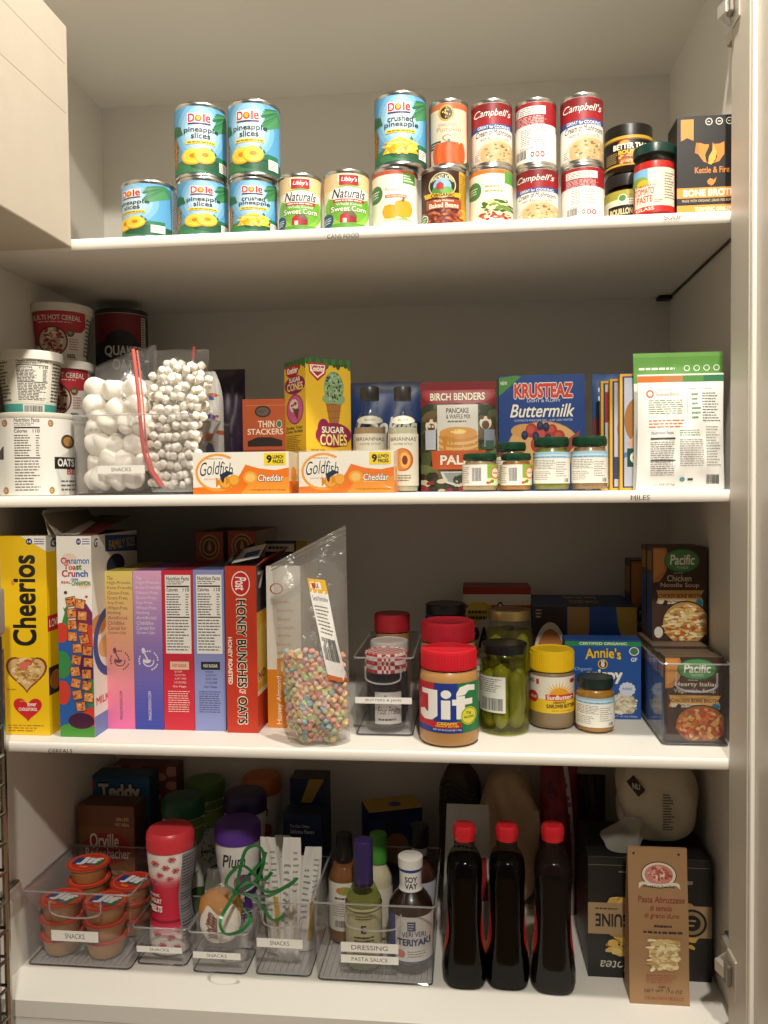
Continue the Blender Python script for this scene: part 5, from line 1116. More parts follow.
jar('jam_jar', 'dark jam jar with a plain white lid, second in the narrow bin', 'jar', 0, 0, 700, .205, SB+.007, zt(380, 641, .19)-.007, .02, 'C9C6C0', '1E0F14', None, fill=.92, neck=.9, lidr=1.0, X=xc-.002, R=R_)
jar('nut_butter_jar', 'jar with a red lid at the back of the narrow bin', 'jar', 0, 0, 700, .285, SB+.007, zt(378, 614, .27)-.007, .034, 'A3202A', 'A87A4A', None, fill=.98, neck=.92, lidr=.98, X=xc-.004, R=R_)
# --- nut butter jars
def jif():
    a = A(True); a.half = PI
    a.rect(-.6, 0, 1.6, 1, '1E7A44'); a.rect(-.6, 0, .25, 1, 'C22430'); a.rect(.25, 0, .64, 1, '243A8E'); a.rect(1.25, 0, 1.6, 1, 'C22430')
    a.rect(-.6, .0, 1.6, .12, '243A8E'); a.rect(.2, .1, .7, .22, 'C22430'); a.rect(.72, 0, 1.6, .16, '1E7A44')
    # big white lettering with a hooked J, dotted i and tall f
    a.rect(.16, .34, .31, .86, 'F6F3EC'); a.poly([(.31, .42), (.31, .34), (.22, .25), (.1, .24), (.03, .3), (.03, .42), (.1, .46), (.14, .4), (.16, .42)], 'F6F3EC'); a.rect(.06, .76, .2, .86, 'F6F3EC')
    a.rect(.37, .28, .52, .66, 'F6F3EC'); a.ell(.45, .78, .085, .085, 'F6F3EC')
    a.rect(.62, .28, .76, .74, 'F6F3EC'); a.poly([(.62, .74), (.62, .8), (.68, .92), (.8, .96), (.92, .93), (.92, .82), (.82, .84), (.76, .76)], 'F6F3EC'); a.rect(.55, .56, .88, .68, 'F6F3EC')
    a.text('CREAMY', .3, .16, .64, .22, 'F6D23A', .04); a.text('PEANUT BUTTER', .28, .12, .66, .155, 'F6D23A', .03); a.text('NET WT 40 OZ (2.5 LB) 1.13kg', .24, .04, .7, .08, 'F2EEE4', .02)
    a.ell(.82, .33, .13, .18, 'E9DE3A'); a.ring(.82, .33, .12, .165, .08, '3A7A2A'); a.text('7g', .77, .36, .86, .42, '2A6A3A', .03); a.text('PROTEIN', .74, .28, .9, .33, '2A6A3A', .03); return a
PB = mat('B98A52', .4, var=.05, bscale=20, name='peanut_butter')
def lidjar(label, p0, p1, Yc, pyt, art, lidcol, lidh, content='B98A52', lab=(.16, .68), labcol='1E7A44', name='nut_butter_jar', **k):
    hj = zt((p0+p1)/2, pyt, Yc); R__ = (Xp(p1, 700, Yc)-Xp(p0, 700, Yc))/2*.98
    jar(name, label, 'jar', p0, p1, 700, Yc, SB, hj, hj*lidh, lidcol, content, art, lab, labcol, fill=1.0, **k)
lidjar('large peanut butter jar with red lid and bold white lettering, front of the shelf', 419, 479, .067, 647, jif(), 'D0202E', .2, lidr=.93, neck=.9, ribs=True, glass=False, cont_rough=.3)
lidjar('large peanut butter jar with red lid, directly behind the front one', 420, 477, .185, 620, jif(), 'B82030', .19, lidr=.93, neck=.9, ribs=True, glass=False)
lidjar('tall jar with a dark lid and blue band, behind both peanut butter jars', 425, 468, .295, 603, None, '2A2328', .09, content='3A4A7A', lidr=.95, neck=.95)
# pickles
pl = A(True); pl.half = .2; pl.rect(-.1, .0, .52, 1, 'E3E0D6'); pl.lines(.0, .55, .48, .95, 7, '6A655A', .35, 4); pl.bars(.06, .06, .48, .4)
def picklejar(label, p0, p1, Yc, pyt, lid, lidmetal, lh, art, seed, brine='B9B83A'):
    hj = zt((p0+p1)/2, pyt, Yc)
    br = clear('brine_'+brine, {'B9B83A': 'E6E4AC', 'C9C46A': 'EDE9C4'}[brine], .14, brine, gl=.5, ior=1.15)
    R__ = (Xp(p1, 700, Yc)-Xp(p0, 700, Yc))/2*.985
    t = jar('pickle_jar', label, 'jar', p0, p1, 700, Yc, SB, hj, hj*lh, lid, br, art, (.26, .66), None, fill=.97, neck=.86, lidr=.92, lidmetal=lidmetal, lidrough=.3)
    rg = random.Random(seed)
    for i in range(7):
        a_ = 2*PI*i/6+.3; rr = R__*.60 if i < 6 else 0; px_, py_ = rr*math.cos(a_), rr*math.sin(a_)
        L_ = hj*(1-lh)*rg.uniform(.70, .84); c = M(); q = R__*rg.uniform(.29, .32); Kp = 22
        bow = rg.uniform(-.05, .05)
        pts = [Vector((px_*(1+bow*math.sin(PI*s_/Kp)), py_*(1+bow*math.sin(PI*s_/Kp)), .008+L_*s_/Kp)) for s_ in range(Kp+1)]
        def rad(t_): e = q*.9; x = t_*L_; d = min(x, L_-x); return q*(1-(max(0, 1-d/(q*1.3)))**2)**.5*(.93+.07*math.sin(t_*19+i)) if d > 1e-6 else q*.06
        c.tube(pts, [rad(s_/Kp) for s_ in range(Kp+1)], mat(['9A9C3E', 'A8A648', '8A8C38'][i % 3], .35, bump=.4, bscale=70, name='pickle_skin'), 14)
        o = c.build('pickle', None); o.location = t.location; o.rotation_euler = t.rotation_euler
        tag(o, 'green pickle packed upright in the ' + ('black lidded pickle jar' if lid == '17171A' else 'gold lidded pickle jar at the back'), 'pickle', 'pickles in the ' + ('black lidded jar' if lid == '17171A' else 'gold lidded jar'))
picklejar('pickle jar with a black lid and a white barcode label', 479, 530, .133, 642, '17171A', 0, .1, pl, 3)
picklejar('pickle jar with a gold lid, behind the black lidded one', 486, 533, .262, 609, 'B59A62', .8, .09, None, 5, 'C9C46A')
def sun():
    a = A(True); a.half = PI; a.rect(-.6, 0, 1.6, 1, 'EFE9DA'); a.rect(-.6, 0, 1.6, .38, 'F0C62A'); a.rect(-.6, 0, .2, .45, 'F0C62A')
    for k in range(13):
        t = PI*k/12; a.poly([(.66+.1*math.cos(t-.25), .5+.12*math.sin(t-.25)), (.66+.36*math.cos(t), .5+.42*math.sin(t)), (.66+.1*math.cos(t+.25), .5+.12*math.sin(t+.25))], 'F2B81E')
    a.ell(.66, .5, .2, .2, 'E9A21A'); a.rect(.36, .36, .96, .52, 'C4302A'); a.text('SunButter', .39, .38, .94, .5, 'F8F1E4', .03); a.text('natural', .52, .27, .8, .35, '3A2A1A', .02, .3); a.text('SUNFLOWER BUTTER', .38, .14, .98, .25, '2A2418', .04); a.text('NET WT 16 OZ (454g)', .5, .04, .9, .09, '5A4A1A', .01)
    a.ell(.1, .42, .1, .16, 'C4302A'); a.text('NON GMO', .04, .38, .17, .45, 'F8F1E4', .02); a.text('NO', .02, .8, .12, .92, '3A3A3A', .03); a.rect(.16, .78, .22, .92, 'C4302A'); a.ell(.93, .88, .05, .06, 'C4302A'); return a
lidjar('sunflower butter jar with a bright yellow lid', 529, 575, .172, 648, sun(), 'EFC71E', .26, content='8E7A5A', lab=(.22, .68), labcol='EFE9DA', lidr=.97, neck=.9, ribs=True, glass=False, X=Xp(552, 700, .172), R=.0405)
hj = zt(595, 676, .149)
jar('baby_food_jar', 'small amber food jar with dark lid, in front of the blue crispy rice box', 'jar', 575, 615, 700, .149, SB, hj, hj*.17, '1B2B26', 'B5802E', babylabel(False), (.12, .66), 'F0EDE2', fill=.99, neck=.86, lidr=.95, R=.034)
# boxes behind the jars
def annies():
    a = A(); a.rect(0, 0, 1, 1, '2354A0'); a.rect(0, .925, 1, .985, '2E8A4A'); a.text('CERTIFIED ORGANIC', .19, .938, .82, .972, 'E9F0E4', .03); a.rect(0, .98, 1, 1, '1C4484')
    a.otext("Annie's", .27, .75, .74, .885, 'F0C94A', '1A2A4A', .004, .004, .03, arc=.025); a.ell(.5, .695, .065, .06, 'F0C94A'); a.ell(.5, .695, .052, .048, '5A2A22'); a.ell(.5, .687, .026, .03, 'EDE6DA'); a.ell(.487, .722, .010, .024, 'EDE6DA'); a.ell(.513, .722, .010, .024, 'EDE6DA')
    a.ell(.91, .86, .065, .055, 'E9EDE0'); a.ell(.91, .86, .052, .044, '4A7A5A'); a.text('GF', .87, .73, .95, .78, 'EDEFF4', .03)
    a.text('Organic', .13, .6, .36, .655, 'B9CBE6', .01, .3); a.otext('crispy', .26, .445, .76, .63, 'F6F3EC', '16386F', .004, .004, .04); a.lines(.5, .39, .62, .42, 1, 'F6F3EC', .6, 3)
    a.poly([(.58, .1), (.62, .27), (.74, .33), (.9, .29), (.95, .2), (.9, .08), (.7, .06)], 'CDBfA2'.upper()); a.scatter(.58, .07, .95, .32, 70, .03, .018, ['E6DCC2', 'B5A484', 'D8CBAA', 'EFE7D2'], 4)
    for k in range(12): a.ell(.82+.085*math.cos(k*.5236), .38+.07*math.sin(k*.5236), .025, .022, 'D9E0EA')
    a.ell(.82, .38, .085, .07, 'D9E0EA'); a.text('PUFFED', .76, .37, .88, .4, '2354A0', .02); a.text('NET WT 10 OZ (284g)', .55, .02, .95, .045, 'DCE4F0', .01); return a
x0, x1 = span(565, 641, 680, .215)
carton('cereal_box', 'blue crispy rice cereal box behind the amber food jar', 'box', x0, x1, .215, .05, SB, zt(600, 640, .215), '2354A0', annies(), tb='1C4484')
def orzof():
    a = A(); a.rect(0, 0, 1, 1, '2E1E1A'); a.rect(.32, 0, 1, 1, '1F4F9A'); a.ell(.16, .42, .17, .42, 'E6E0D2'); a.ell(.16, .4, .145, .37, 'C9854A'); a.poly([(.33, 1), (.54, 1), (.54, .75), (.46, .45), (.36, .4), (.33, .7)], 'B5914E'); a.poly([(.8, 1), (1, 1), (1, .3), (.92, .45), (.82, .8)], 'C9A23A'); a.text('2', .92, .5, .97, .6, '8E2A1A', .03, rot=180)
    a.lines(.02, .88, .08, .98, 3, 'D9C9A4', .4, 3); return a
ot = A(); ot.rect(0, 0, 1, 1, '1E3F7A'); ot.ell(.52, .42, .26, .34, '16305E'); ot.text('ORZO', .38, .3, .68, .52, 'D9A23A', .04, rot=180); ot.text('Sea Shells', .36, .66, .7, .84, 'B9C4DA', .02, rot=180)
x0, x1 = span(534, 637, 640, .325)
carton('pasta_box', 'upside-down blue and brown pasta box behind the blue crispy rice box', 'box', x0, x1, .325, .18, SB, zt(600, 607, .325), '1E3F7A', orzof(), top=ot)
def popc():
    a = A(); a.rect(0, 0, 1, 1, 'DCD6C8'); a.rect(0, .93, 1, 1, 'A32A2E'); a.rect(0, .8, 1, .83, 'B5403A'); a.poly([(.03, .62), (.38, .72), (.42, .82), (.3, .86), (.05, .76)], 'D9B93A'); a.ell(.2, .8, .13, .06, 'E3C64A'); a.lines(.08, .68, .36, .79, 2, '3A3A2A', .5, 3, .1); a.ell(.55, .82, .045, .04, '2A3040'); a.ell(.55, .82, .025, .022, 'DCD6C8'); a.otext('IPA', .06, .42, .4, .62, '2A2A28', 'DCD6C8', .004, .004, .05); a.lines(.1, .1, .9, .36, 4, 'A39A8A', .3, 3); return a
x0, x1 = span(463, 531, 620, .4)
carton('popcorn_box', 'white box with red stripes at the back, behind the gold lidded pickle jar', 'box', x0, x1, .4, .08, SB, zt(497, 587, .4), 'D6D0C2', popc(), tb='8E2A2C')
# --- soup cartons in a clear bin
def pacific(kind):
    a = A(); a.rect(0, 0, 1, 1, '3A2620'); a.rect(.01, .01, .99, .99, '432C24'); a.poly([(.02, .62), (.02, .99), (.26, .99), (.3, .9), (.26, .74), (.14, .63)], 'B9793A'); a.poly([(.04, .66), (.04, .97), (.22, .97), (.25, .88), (.2, .74)], 'CB8C48')
    a.ell(.55, .855, .33, .13, '2E5A34'); a.ell(.55, .855, .31, .117, '4E8E52'); a.text('Pacific', .33, .81, .78, .92, 'F4F1E4', .03, .12); a.text('FOODS', .46, .77, .66, .795, 'DCE8D4', .01)
    t1, t2 = ('Chicken', 'Noodle Soup') if kind == 0 else ('Hearty Italian', 'Vegetable Soup')
    a.lines(.4, .715, .66, .73, 1, 'C9B79A', .5, 2); a.text(t1, .28 if kind == 0 else .18, .635, .72 if kind == 0 else .9, .7, 'E6D6BE', .01); a.text(t2, .16, .56, .86, .62, 'E6D6BE', .01)
    a.poly([(.08, .4), (.94, .42), (.9, .48), (.95, .54), (.08, .54), (.12, .47)], 'D9A65A'); a.text('CHICKEN BONE BROTH', .12, .455, .9, .5, '3A2418', .03); a.rect(.12, .395, .62, .44, 'D9CBB0'); a.text('9g Protein', .3, .405, .58, .432, '3A2418', .02); a.poly([(.18, .38), (.24, .44), (.3, .42), (.26, .37)], '2A1A14')
    a.ell(.86, .4, .075, .055, '5A9AA8'); a.ell(.86, .4, .055, .04, '2E6A7A')
    c = ['E3C98A', 'D8B36A', 'EBDCB0', 'C9662E', 'A5562A'] if kind == 0 else ['C9662E', 'B5412A', 'D99A52', '9A3A22', 'E0B26A']
    a.ell(.62, .19, .44, .24, '2A1A12'); a.ell(.62, .19, .42, .225, '9A6432' if kind else 'B58E52'); a.scatter(.21, -.03, 1.03, .41, 130, .05 if kind == 0 else .035, .014 if kind == 0 else .022, c, 3)
    if kind == 0: a.ell(.12, .09, .08, .06, 'D9D4C6')
    return a
rs = A(); rs.rect(0, 0, 1, 1, '3A2C26'); rs.rect(.05, .1, .95, .5, '6A5A3A')
ls = A(); ls.rect(0, 0, 1, 1, '4A3A2A'); ls.rect(.08, .05, .92, .7, '3A5A8A'); ls.rect(.08, .75, .92, .95, 'A8823A')
xa = Xp(664, 700, .072); xb = xa+.098; bhs = zt(690, 657, .072)
bin_('clear bin of soup cartons standing against the right wall', xa-.006, xb+.006, .058, .315, SB, zt(690, 664, .06), None, None, True, .98)
pc = []
for i in range(5):
    yy = .072+i*.0465; art = pacific(1) if i == 0 else None
    lb = ('brown vegetable soup carton at the front of the clear bin', 'brown soup carton, second one back in the clear bin', 'brown soup carton in the middle of the row in the clear bin', 'brown soup carton just below the upper noodle soup carton', 'brown soup carton at the rear end of the clear bin')[i]
    o = carton('soup_carton', lb, 'carton', xa, xb, yy, .045, SB+.0065, bhs-.0065-(0 if i == 0 else .004*(i % 2) if i < 3 else 0), '43302A', art, right=rs, left=ls, tb='6E5E4E')
ztop = SB+bhs+.0006
xu = Xp(652, 590, .215)
carton('soup_carton', 'chicken noodle soup carton stacked on top of the row of soup cartons', 'carton', xu, xu+.098, .215, .045, ztop, Zp(675, 547, .215)-ztop, '43302A', pacific(0), left=ls, tb='5A4C40')
carton('soup_carton', 'soup carton on top of the row, directly behind the chicken noodle carton', 'carton', xu-.001, xu+.097, .262, .045, ztop, Zp(675, 547, .215)-ztop-.001, '43302A', None, left=ls, tb='5A4C40')
x0, x1 = span(630, 690, 600, .42)
carton('soup_carton', 'dark soup carton standing at the back by the right wall, only its left edge showing', 'carton', x0, x1, .42, .06, SB, zt(640, 560, .42), '3E2E26', pacific(0), left=ls, tb='6A4A2A')
# ---------------------------------------------------------------- bottom board
SB = Z4+.0004
def zt(px, py, Y): return Zp(px, py, Y)-SB
x0, x1 = span(12, 132, 891, .106)
bh = zt(75, 891, .106)
bin_('wide clear bin of spread cups at the left end of the bottom board', -.853, x1, .098, .297, SB, bh, 'SNACKS', (.27, .7, .36, .5), True, .95, ridges=True)
def cuplid():
    m = M(); r = .040; red = mat('D0302E', .3, coat=.3)
    m.lathe([(r*1.06, 0), (r*1.07, .0008), (r*.98, .0016), (.0001, .0016)], red, 48)
    a = A(); a.ell(.5, .5, .46, .46, 'D8352E'); a.ring(.5, .5, .46, .46, .05, 'C9953A')
    a.rect(.13, .32, .87, .68, '1F4A8E'); a.rect(.6, .32, .87, .68, '2E7A44'); a.otext('Jif', .24, .32, .82, .74, 'F6F3EC', '20304A', .01, .01, .06); a.text('to go', .4, .16, .62, .26, 'F6D23A', .03)
    a.flat(m, (-r, -r, .0016), (2*r, 0, 0), (0, 2*r, 0)); return m
def mkcup():
    t = thing('spread_cup', None, 'cup', (0, 0, 0)); r = .040
    m = M(); m.lathe([(r*.72, .0008), (r*.76, 0), (r*.8, .002), (r*.96, .0285), (r*1.05, .0295), (r*1.05, .0308), (.0001, .0308)], mat('B98A56', .35, var=.05, name='spread_cup_wall'), 48); m.build('cup_body', t)
    o = cuplid().build('foil_lid', t); o.location = (0, 0, .031); return t
proto = mkcup(); used = False
CH_ = .0332
cups = []
for px, Y, n_, dz, tilt in ((42, .155, 3, 0, 0), (85, .152, 3, 0, 0), (66, .238, 4, 0, 0), (108, .234, 3, .0, 0)):
    for k in range(n_): cups.append((px, Y, k, n_))
names = {(42, 0): 'bottom spread cup of the front left stack in the wide bin', (42, 1): 'middle spread cup of the front left stack in the wide bin', (42, 2): 'top spread cup of the front left stack in the wide bin', (85, 0): 'bottom spread cup of the front right stack in the wide bin', (85, 1): 'middle spread cup of the front right stack in the wide bin', (85, 2): 'top spread cup of the front right stack in the wide bin', (66, 0): 'bottom spread cup of the rear tall stack in the wide bin', (66, 1): 'second spread cup up in the rear tall stack of the bin', (66, 2): 'third spread cup up in the rear tall stack of the bin', (66, 3): 'highest spread cup with its red lid above the bin rim', (108, 0): 'bottom spread cup of the rear right stack in the wide bin', (108, 1): 'middle spread cup of the rear right stack in the wide bin', (108, 2): 'top spread cup of the rear right stack, lid showing just above the rim'}
rg = random.Random(8)
for px, Y, k, n_ in cups:
    o = copy_tree(proto) if used else proto; used = True
    o.location = ({42: -.802, 85: -.712, 66: -.787, 108: -.694}[px], Y, SB+.0075+k*CH_); o.rotation_euler = (0, 0, rg.uniform(-.5, .5)); tag(o, names[(px, k)], 'cup', 'red lidded spread cups in the wide bin')
# boxes at the back left
def orv():
    a = A(); a.rect(0, 0, 1, 1, '8A5A34'); a.rect(0, .8, 1, 1, '7A4E2C'); a.text('50% LESS', .68, .86, .9, .89, 'E0CBA6', .02); a.text('FAT REAL', .66, .81, .92, .84, 'E0CBA6', .02)
    a.poly([(.08, .64), (.3, .74), (.74, .74), (.94, .62), (.88, .5), (.6, .44), (.28, .44), (.1, .54)], 'A02A26'); a.otext('Orville', .2, .6, .72, .74, 'E9DCC4', '5A1614', .008, .006, .03); a.otext('Redenbacher', .12, .5, .92, .6, 'E9DCC4', '5A1614', .008, .006, .03); a.text('GOURMET POPPING CORN', .2, .35, .86, .39, 'E0CBA6', .01)
    a.scatter(0, -.02, 1, .3, 120, .07, .035, ['D9C39A', 'C9A66E', 'E9DCBE', 'A97F4A'], 3, False); return a
x0, x1 = span(79, 135, 860, .31)
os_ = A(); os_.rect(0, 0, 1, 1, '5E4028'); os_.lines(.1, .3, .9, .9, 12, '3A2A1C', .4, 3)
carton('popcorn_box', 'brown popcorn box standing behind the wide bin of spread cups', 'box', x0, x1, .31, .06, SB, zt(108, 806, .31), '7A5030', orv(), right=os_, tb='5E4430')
def teddy():
    a = A(); a.rect(0, 0, 1, 1, '2F6E9E'); a.rect(0, .97, 1, 1, '2A5F8C'); a.ell(.1, .92, .06, .05, 'B54A5A'); a.otext('Teddy', .2, .77, .85, .93, 'EDEBE2', '1A1A1C', .016, .014, .05, shear=-.1); a.lines(.28, .66, .78, .73, 1, 'E9C24A', .5, 3); a.ell(.3, .2, .2, .15, 'A8713A'); return a
x0, x1 = span(86, 150, 820, .405)
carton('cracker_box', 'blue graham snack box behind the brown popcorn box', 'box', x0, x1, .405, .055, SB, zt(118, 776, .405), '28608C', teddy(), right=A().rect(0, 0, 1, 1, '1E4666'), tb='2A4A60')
rdx = A(); rdx.rect(0, 0, 1, 1, '7E4438'); rdx.scatter(0, .7, 1, 1, 14, .1, .04, ['B56A5A', 'C9927E'], 3, False)
x0, x1 = span(112, 176, 775, .468)
carton('snack_box', 'dull red box against the back wall, behind the blue graham box', 'box', x0, x1, .468, .05, SB, zt(140, 766, .468), '6E3A30', rdx)
# narrow bins
xb0, xb1 = span(134, 189, 963, .126)
bin_('narrow clear bin holding the canister with the red lid', xb0, xb1, .118, .242, SB, zt(160, 926, .126), 'SNACKS', (.08, .9, .36, .52), False, .9)
xc0, xc1 = span(190, 249, 970, .112)
bin_('narrow clear bin holding the iced treat with green ribbon', xc0, xc1, .104, .196, SB, zt(220, 931, .112), 'SNACKS', (.08, .88, .38, .54), False, .9)
xd0, xd1 = span(253.5, 312, 972, .113)
bin_('clear bin of white snack wrappers, taller than the two on its left', xd0, xd1, .105, .30, SB, zt(282, 901, .113), 'SNACKS', (.08, .86, .40, .52), True, .94, ridges=True)
# puff canisters: waisted, with big oval lids
def flowers(a, x0, y0, x1, y1, n, seed, c='C9566A', ctr='8E3A2E'):
    rg = random.Random(seed)
    for i in range(n):
        x = x0+(x1-x0)*((i*.618+.1) % 1); y = y0+(y1-y0)*(i+.5)/n
        for k in range(6): a.ell(x+.055*math.cos(k*1.047), y+.018*math.sin(k*1.047), .032, .0115, [c, 'D8808A'][k % 2], 8)
        a.ell(x, y, .03, .01, ctr, 8)
def puff(label, X_, Y, h, lid, body, art, R_, turn=0.0, cover=1.0, tilt=(0, 0)):
    t = thing('puff_canister', label, 'canister', (X_, Y, SB+.0075 if cover else SB), face_cam(X_, Y)); lh = h*.15; hb = h-lh
    shape = [(0, .90), (.02, .93), (.12, .95), (.25, .92), (.40, .80), (.50, .76), (.60, .80), (.78, .95), (.92, 1.0), (1, 1.0)]
    def rf(b):
        for (a0, r0), (a1, r1) in zip(shape, shape[1:]):
            if b <= a1: q = (b-a0)/(a1-a0); q = q*q*(3-2*q); return R_*(r0+(r1-r0)*q)
        return R_
    m = M(); m.lathe([(rf(i/28), hb*i/28) for i in range(29)], mat(body, .35, coat=.2), 56)
    m.build('canister_body', t); l = M(); art.wrap(l, R_*.9, .002, hb-.004, turn, rf=lambda b: rf(b)+.0006); l.build('label', t)
    k = M(); k.lathe([(R_*1.0, hb-.001), (R_*1.06, hb), (R_*1.07, hb+lh*.55), (R_*1.04, hb+lh*.85), (R_*.95, h), (R_*.6, h+.001), (.0001, h+.0012)], mat(lid, .35, bump=.02), 56); o = k.build('lid', t); return t
pa = A(True); pa.rect(-.6, 0, 1.6, 1, 'EFE6DC'); 
for i in range(6): pa.rect(-.6, .66-.03*i+.12, 1.6, .70-.03*i+.12, ['F0DCD6', 'EBC4C2', 'E59AA0', 'DE6C78', 'D8455A', 'D2304A'][i])
pa.rect(-.6, .32, 1.6, .66, 'CF2440'); pa.rect(-.6, .3, 1.6, .34, '8E1A30'); 
for i in range(5): pa.rect(-.6, .27-.03*i, 1.6, .31-.03*i, ['D2304A', 'DE6C78', 'E59AA0', 'EBC4C2', 'F0DCD6'][i])
flowers(pa, .08, .7, .62, .98, 7, 3); flowers(pa, .05, .02, .8, .27, 7, 5)
pa.text('ORGANIC', -.02, .57, .22, .6, 'F6ECE4', .02); pa.text('YOGURT', -.06, .5, .26, .55, 'F6ECE4', .04); pa.text('MELTS', -.02, .42, .28, .48, 'F6ECE4', .05)
pa.poly([(.7, .14), (.98, .14), (.98, 1), (.72, 1), (.66, .6)], '8A8688'); pa.lines(.72, .16, .98, .98, 26, '2E2C30', .42, 4, .1); pa.rect(1.0, 0, 1.5, 1, '8A8688')
puff('waisted pink and red snack canister with a red lid', (xb0+xb1)/2, .184, zt(163, 828, .18)-.0075, 'DB3B44', 'EFE6DC', pa, .0435)
def greenlab(seed):
    a = A(True); a.rect(-.6, 0, 1.6, 1, 'D9D8CE'); a.rect(-.6, .9, 1.6, 1, 'C9D0BA'); a.ell(.75, .86, .3, .16, '6E8E3A'); a.ell(.65, .8, .2, .1, '8AA84A'); a.text('Plum', .2, .66, .6, .76, '2A2A30', .01, .2); a.text('organics', .24, .61, .58, .65, '6A6A6A', .0)
    a.scatter(.1, .3, .9, .56, 30, .03, .012, ['8AA870', 'B5C49A', '6E8E5A'], seed); a.ell(.75, .14, .3, .14, '3A5A2A'); a.ell(.6, .1, .2, .1, '5A7A3A'); a.lines(.1, .4, .7, .47, 1, '4A6A3A', .4, 3); return a
puff('waisted snack canister with a dark green lid, behind the red lidded one', Xp(183, 830, .33), .335, zt(183, 797, .33), '1E5A3E', 'D9D8CE', greenlab(3), .043, cover=0)
puff('waisted snack canister with a lighter green lid, rearmost of the green pair', Xp(203, 800, .43), .445, zt(203, 780, .44), '4E7E2E', 'D9D8CE', greenlab(5), .043, cover=0)
def plum(c):
    a = A(True); a.rect(-.6, 0, 1.6, 1, 'E3DFD8'); a.text('Plum', .14, .78, .66, .92, '2A2430', .02, .25); a.text('organics', .28, .73, .62, .765, '6A6470', .0); a.ell(.6, .6, .24, .1, c); a.ell(.5, .58, .12, .06, 'B5426A'); a.rect(-.6, .3, 1.6, .5, '4A2A6E'); a.text('super', .12, .36, .72, .49, 'F0ECE6', .05); a.text('PUFFS', .2, .2, .8, .29, '4A2A6E', .03); return a
puff('white snack canister with a bright purple lid and berry picture', Xp(238, 860, .25), .252, zt(238, 821, .25), '5A3590', 'E3DFD8', plum('8E3A7A'), .044, cover=0)
puff('snack canister with a dark indigo lid, behind the bright purple lidded one', Xp(246, 820, .36), .358, zt(246, 791, .36), '33285A', 'D9D5CE', plum('5A3A6A'), .043, cover=0)
puff('snack canister with an orange lid against the back wall', Xp(262, 800, .475), .473, zt(262, 775, .47), 'C9702A', 'D9D0C4', plum('C9702A'), .041, cover=0)
# treat with icing, tied with green ribbon
tx = Xp(222, 912, .155); tz = Zp(222, 912, .155); t = thing('wrapped_treat', 'orange brown iced treat in clear film tied with green ribbon, hanging over the narrow bin', 'treat', (tx, .150, tz), .2)
m = M(); m.lathe([(.0001, -.056), (.018, -.052), (.029, -.035), (.038, -.010), (.042, .012), (.038, .032), (.024, .045), (.0001, .050)], mat('C98A3E', .7, bump=.5, bscale=60, var=.15, name='baked_treat'), 32, sy=.68); m.build('treat_body', t)
m = M(); 
def ice(u, v):
    th_ = (u-.5)*2.2; z = -.042+.062*v+.008*math.sin(u*9)*(v > .5); r = .0425*math.cos((z-.012)/.075)**.5 if abs(z-.012) < .11 else .01
    return Vector((r*1.03*math.sin(th_)*(.75+.25*math.sin(PI*v)), -r*1.04*math.cos(th_)*.7-.001, z))
m.grid(ice, 18, 14, mat('EFE7DA', .4, bump=.15, bscale=40, name='white_icing')); m.build('icing', t)
m = M(); rg = random.Random(4)
for k in range(3):
    pts = []
    for i in range(26): q = i/25; p = ice(.2+.25*abs(math.sin(q*9+k)), .15+.75*q); pts.append(p+Vector((0, -.0016, 0)))
    m.tube(pts, .0008, mat('7E3A22', .5), 6)
m.build('icing_drizzle', t)
fm, Pf = filmbag(.095, .15, .066, 9, .5, .5, 0, wr=.003); o = fm.build('film', t, (0, -.034, -.062))
RB = mat('1F7A3E', .25, name='green_ribbon', coat=.4)
def ribbon(pts, w=.0032, n=40):
    P_ = [Vector(p) for p in pts]; out = []
    for i in range(n+1):
        q = i/n*(len(P_)-1); k = min(int(q), len(P_)-2); f_ = q-k; p0 = P_[max(0, k-1)]; p1 = P_[k]; p2 = P_[k+1]; p3 = P_[min(len(P_)-1, k+2)]
        out.append(.5*((2*p1)+(p2-p0)*f_+(2*p0-5*p1+4*p2-p3)*f_*f_+(3*p1-p0-3*p2+p3)*f_**3))
    m = M(); vs = []; fs = []
    for i, p in enumerate(out):
        d = (out[min(n, i+1)]-out[max(0, i-1)]).normalized(); s_ = d.cross(Vector((.25, 1, .3))).normalized()*w; nn = d.cross(s_).normalized()*.0003
        vs += [p-s_-nn, p+s_-nn, p+s_+nn, p-s_+nn]
    for i in range(n):
        for k in range(4): fs.append((4*i+k, 4*i+(k+1) % 4, 4*i+4+(k+1) % 4, 4*i+4+k))
    fs += [(0, 1, 2, 3), (4*n+3, 4*n+2, 4*n+1, 4*n)]
    m.add(vs, fs, RB, True); return m
def rp(px, py, Y): p = atY(px, py, Y); return (p.x, p.y, p.z)
kn = (236, 892, .105)
loops = [[kn, (240, 870, .09), (246, 850, .085), (258, 846, .09), (264, 858, .1), (258, 878, .11), (244, 890, .107)],
         [kn, (250, 882, .075), (268, 892, .06), (288, 886, .055), (297, 878, .055), (290, 884, .065), (268, 896, .08), (246, 894, .1)],
         [kn, (228, 905, .085), (220, 922, .065), (226, 934, .055), (242, 930, .055), (250, 918, .06), (240, 905, .08), (237, 895, .1)],
         [kn, (248, 896, .09), (262, 906, .075), (270, 918, .07), (276, 920, .07), (284, 916, .07)],
         [kn, (226, 884, .095), (232, 872, .09), (244, 866, .085), (262, 880, .085), (272, 872, .08)],
         [kn, (245, 880, .1), (256, 868, .1), (262, 862, .1), (266, 852, .1)]]
bpy.context.view_layer.update()
inv = t.matrix_world.inverted()
for L_ in loops:
    ribbon([inv@Vector(rp(*p)) for p in L_]).build('ribbon', t)
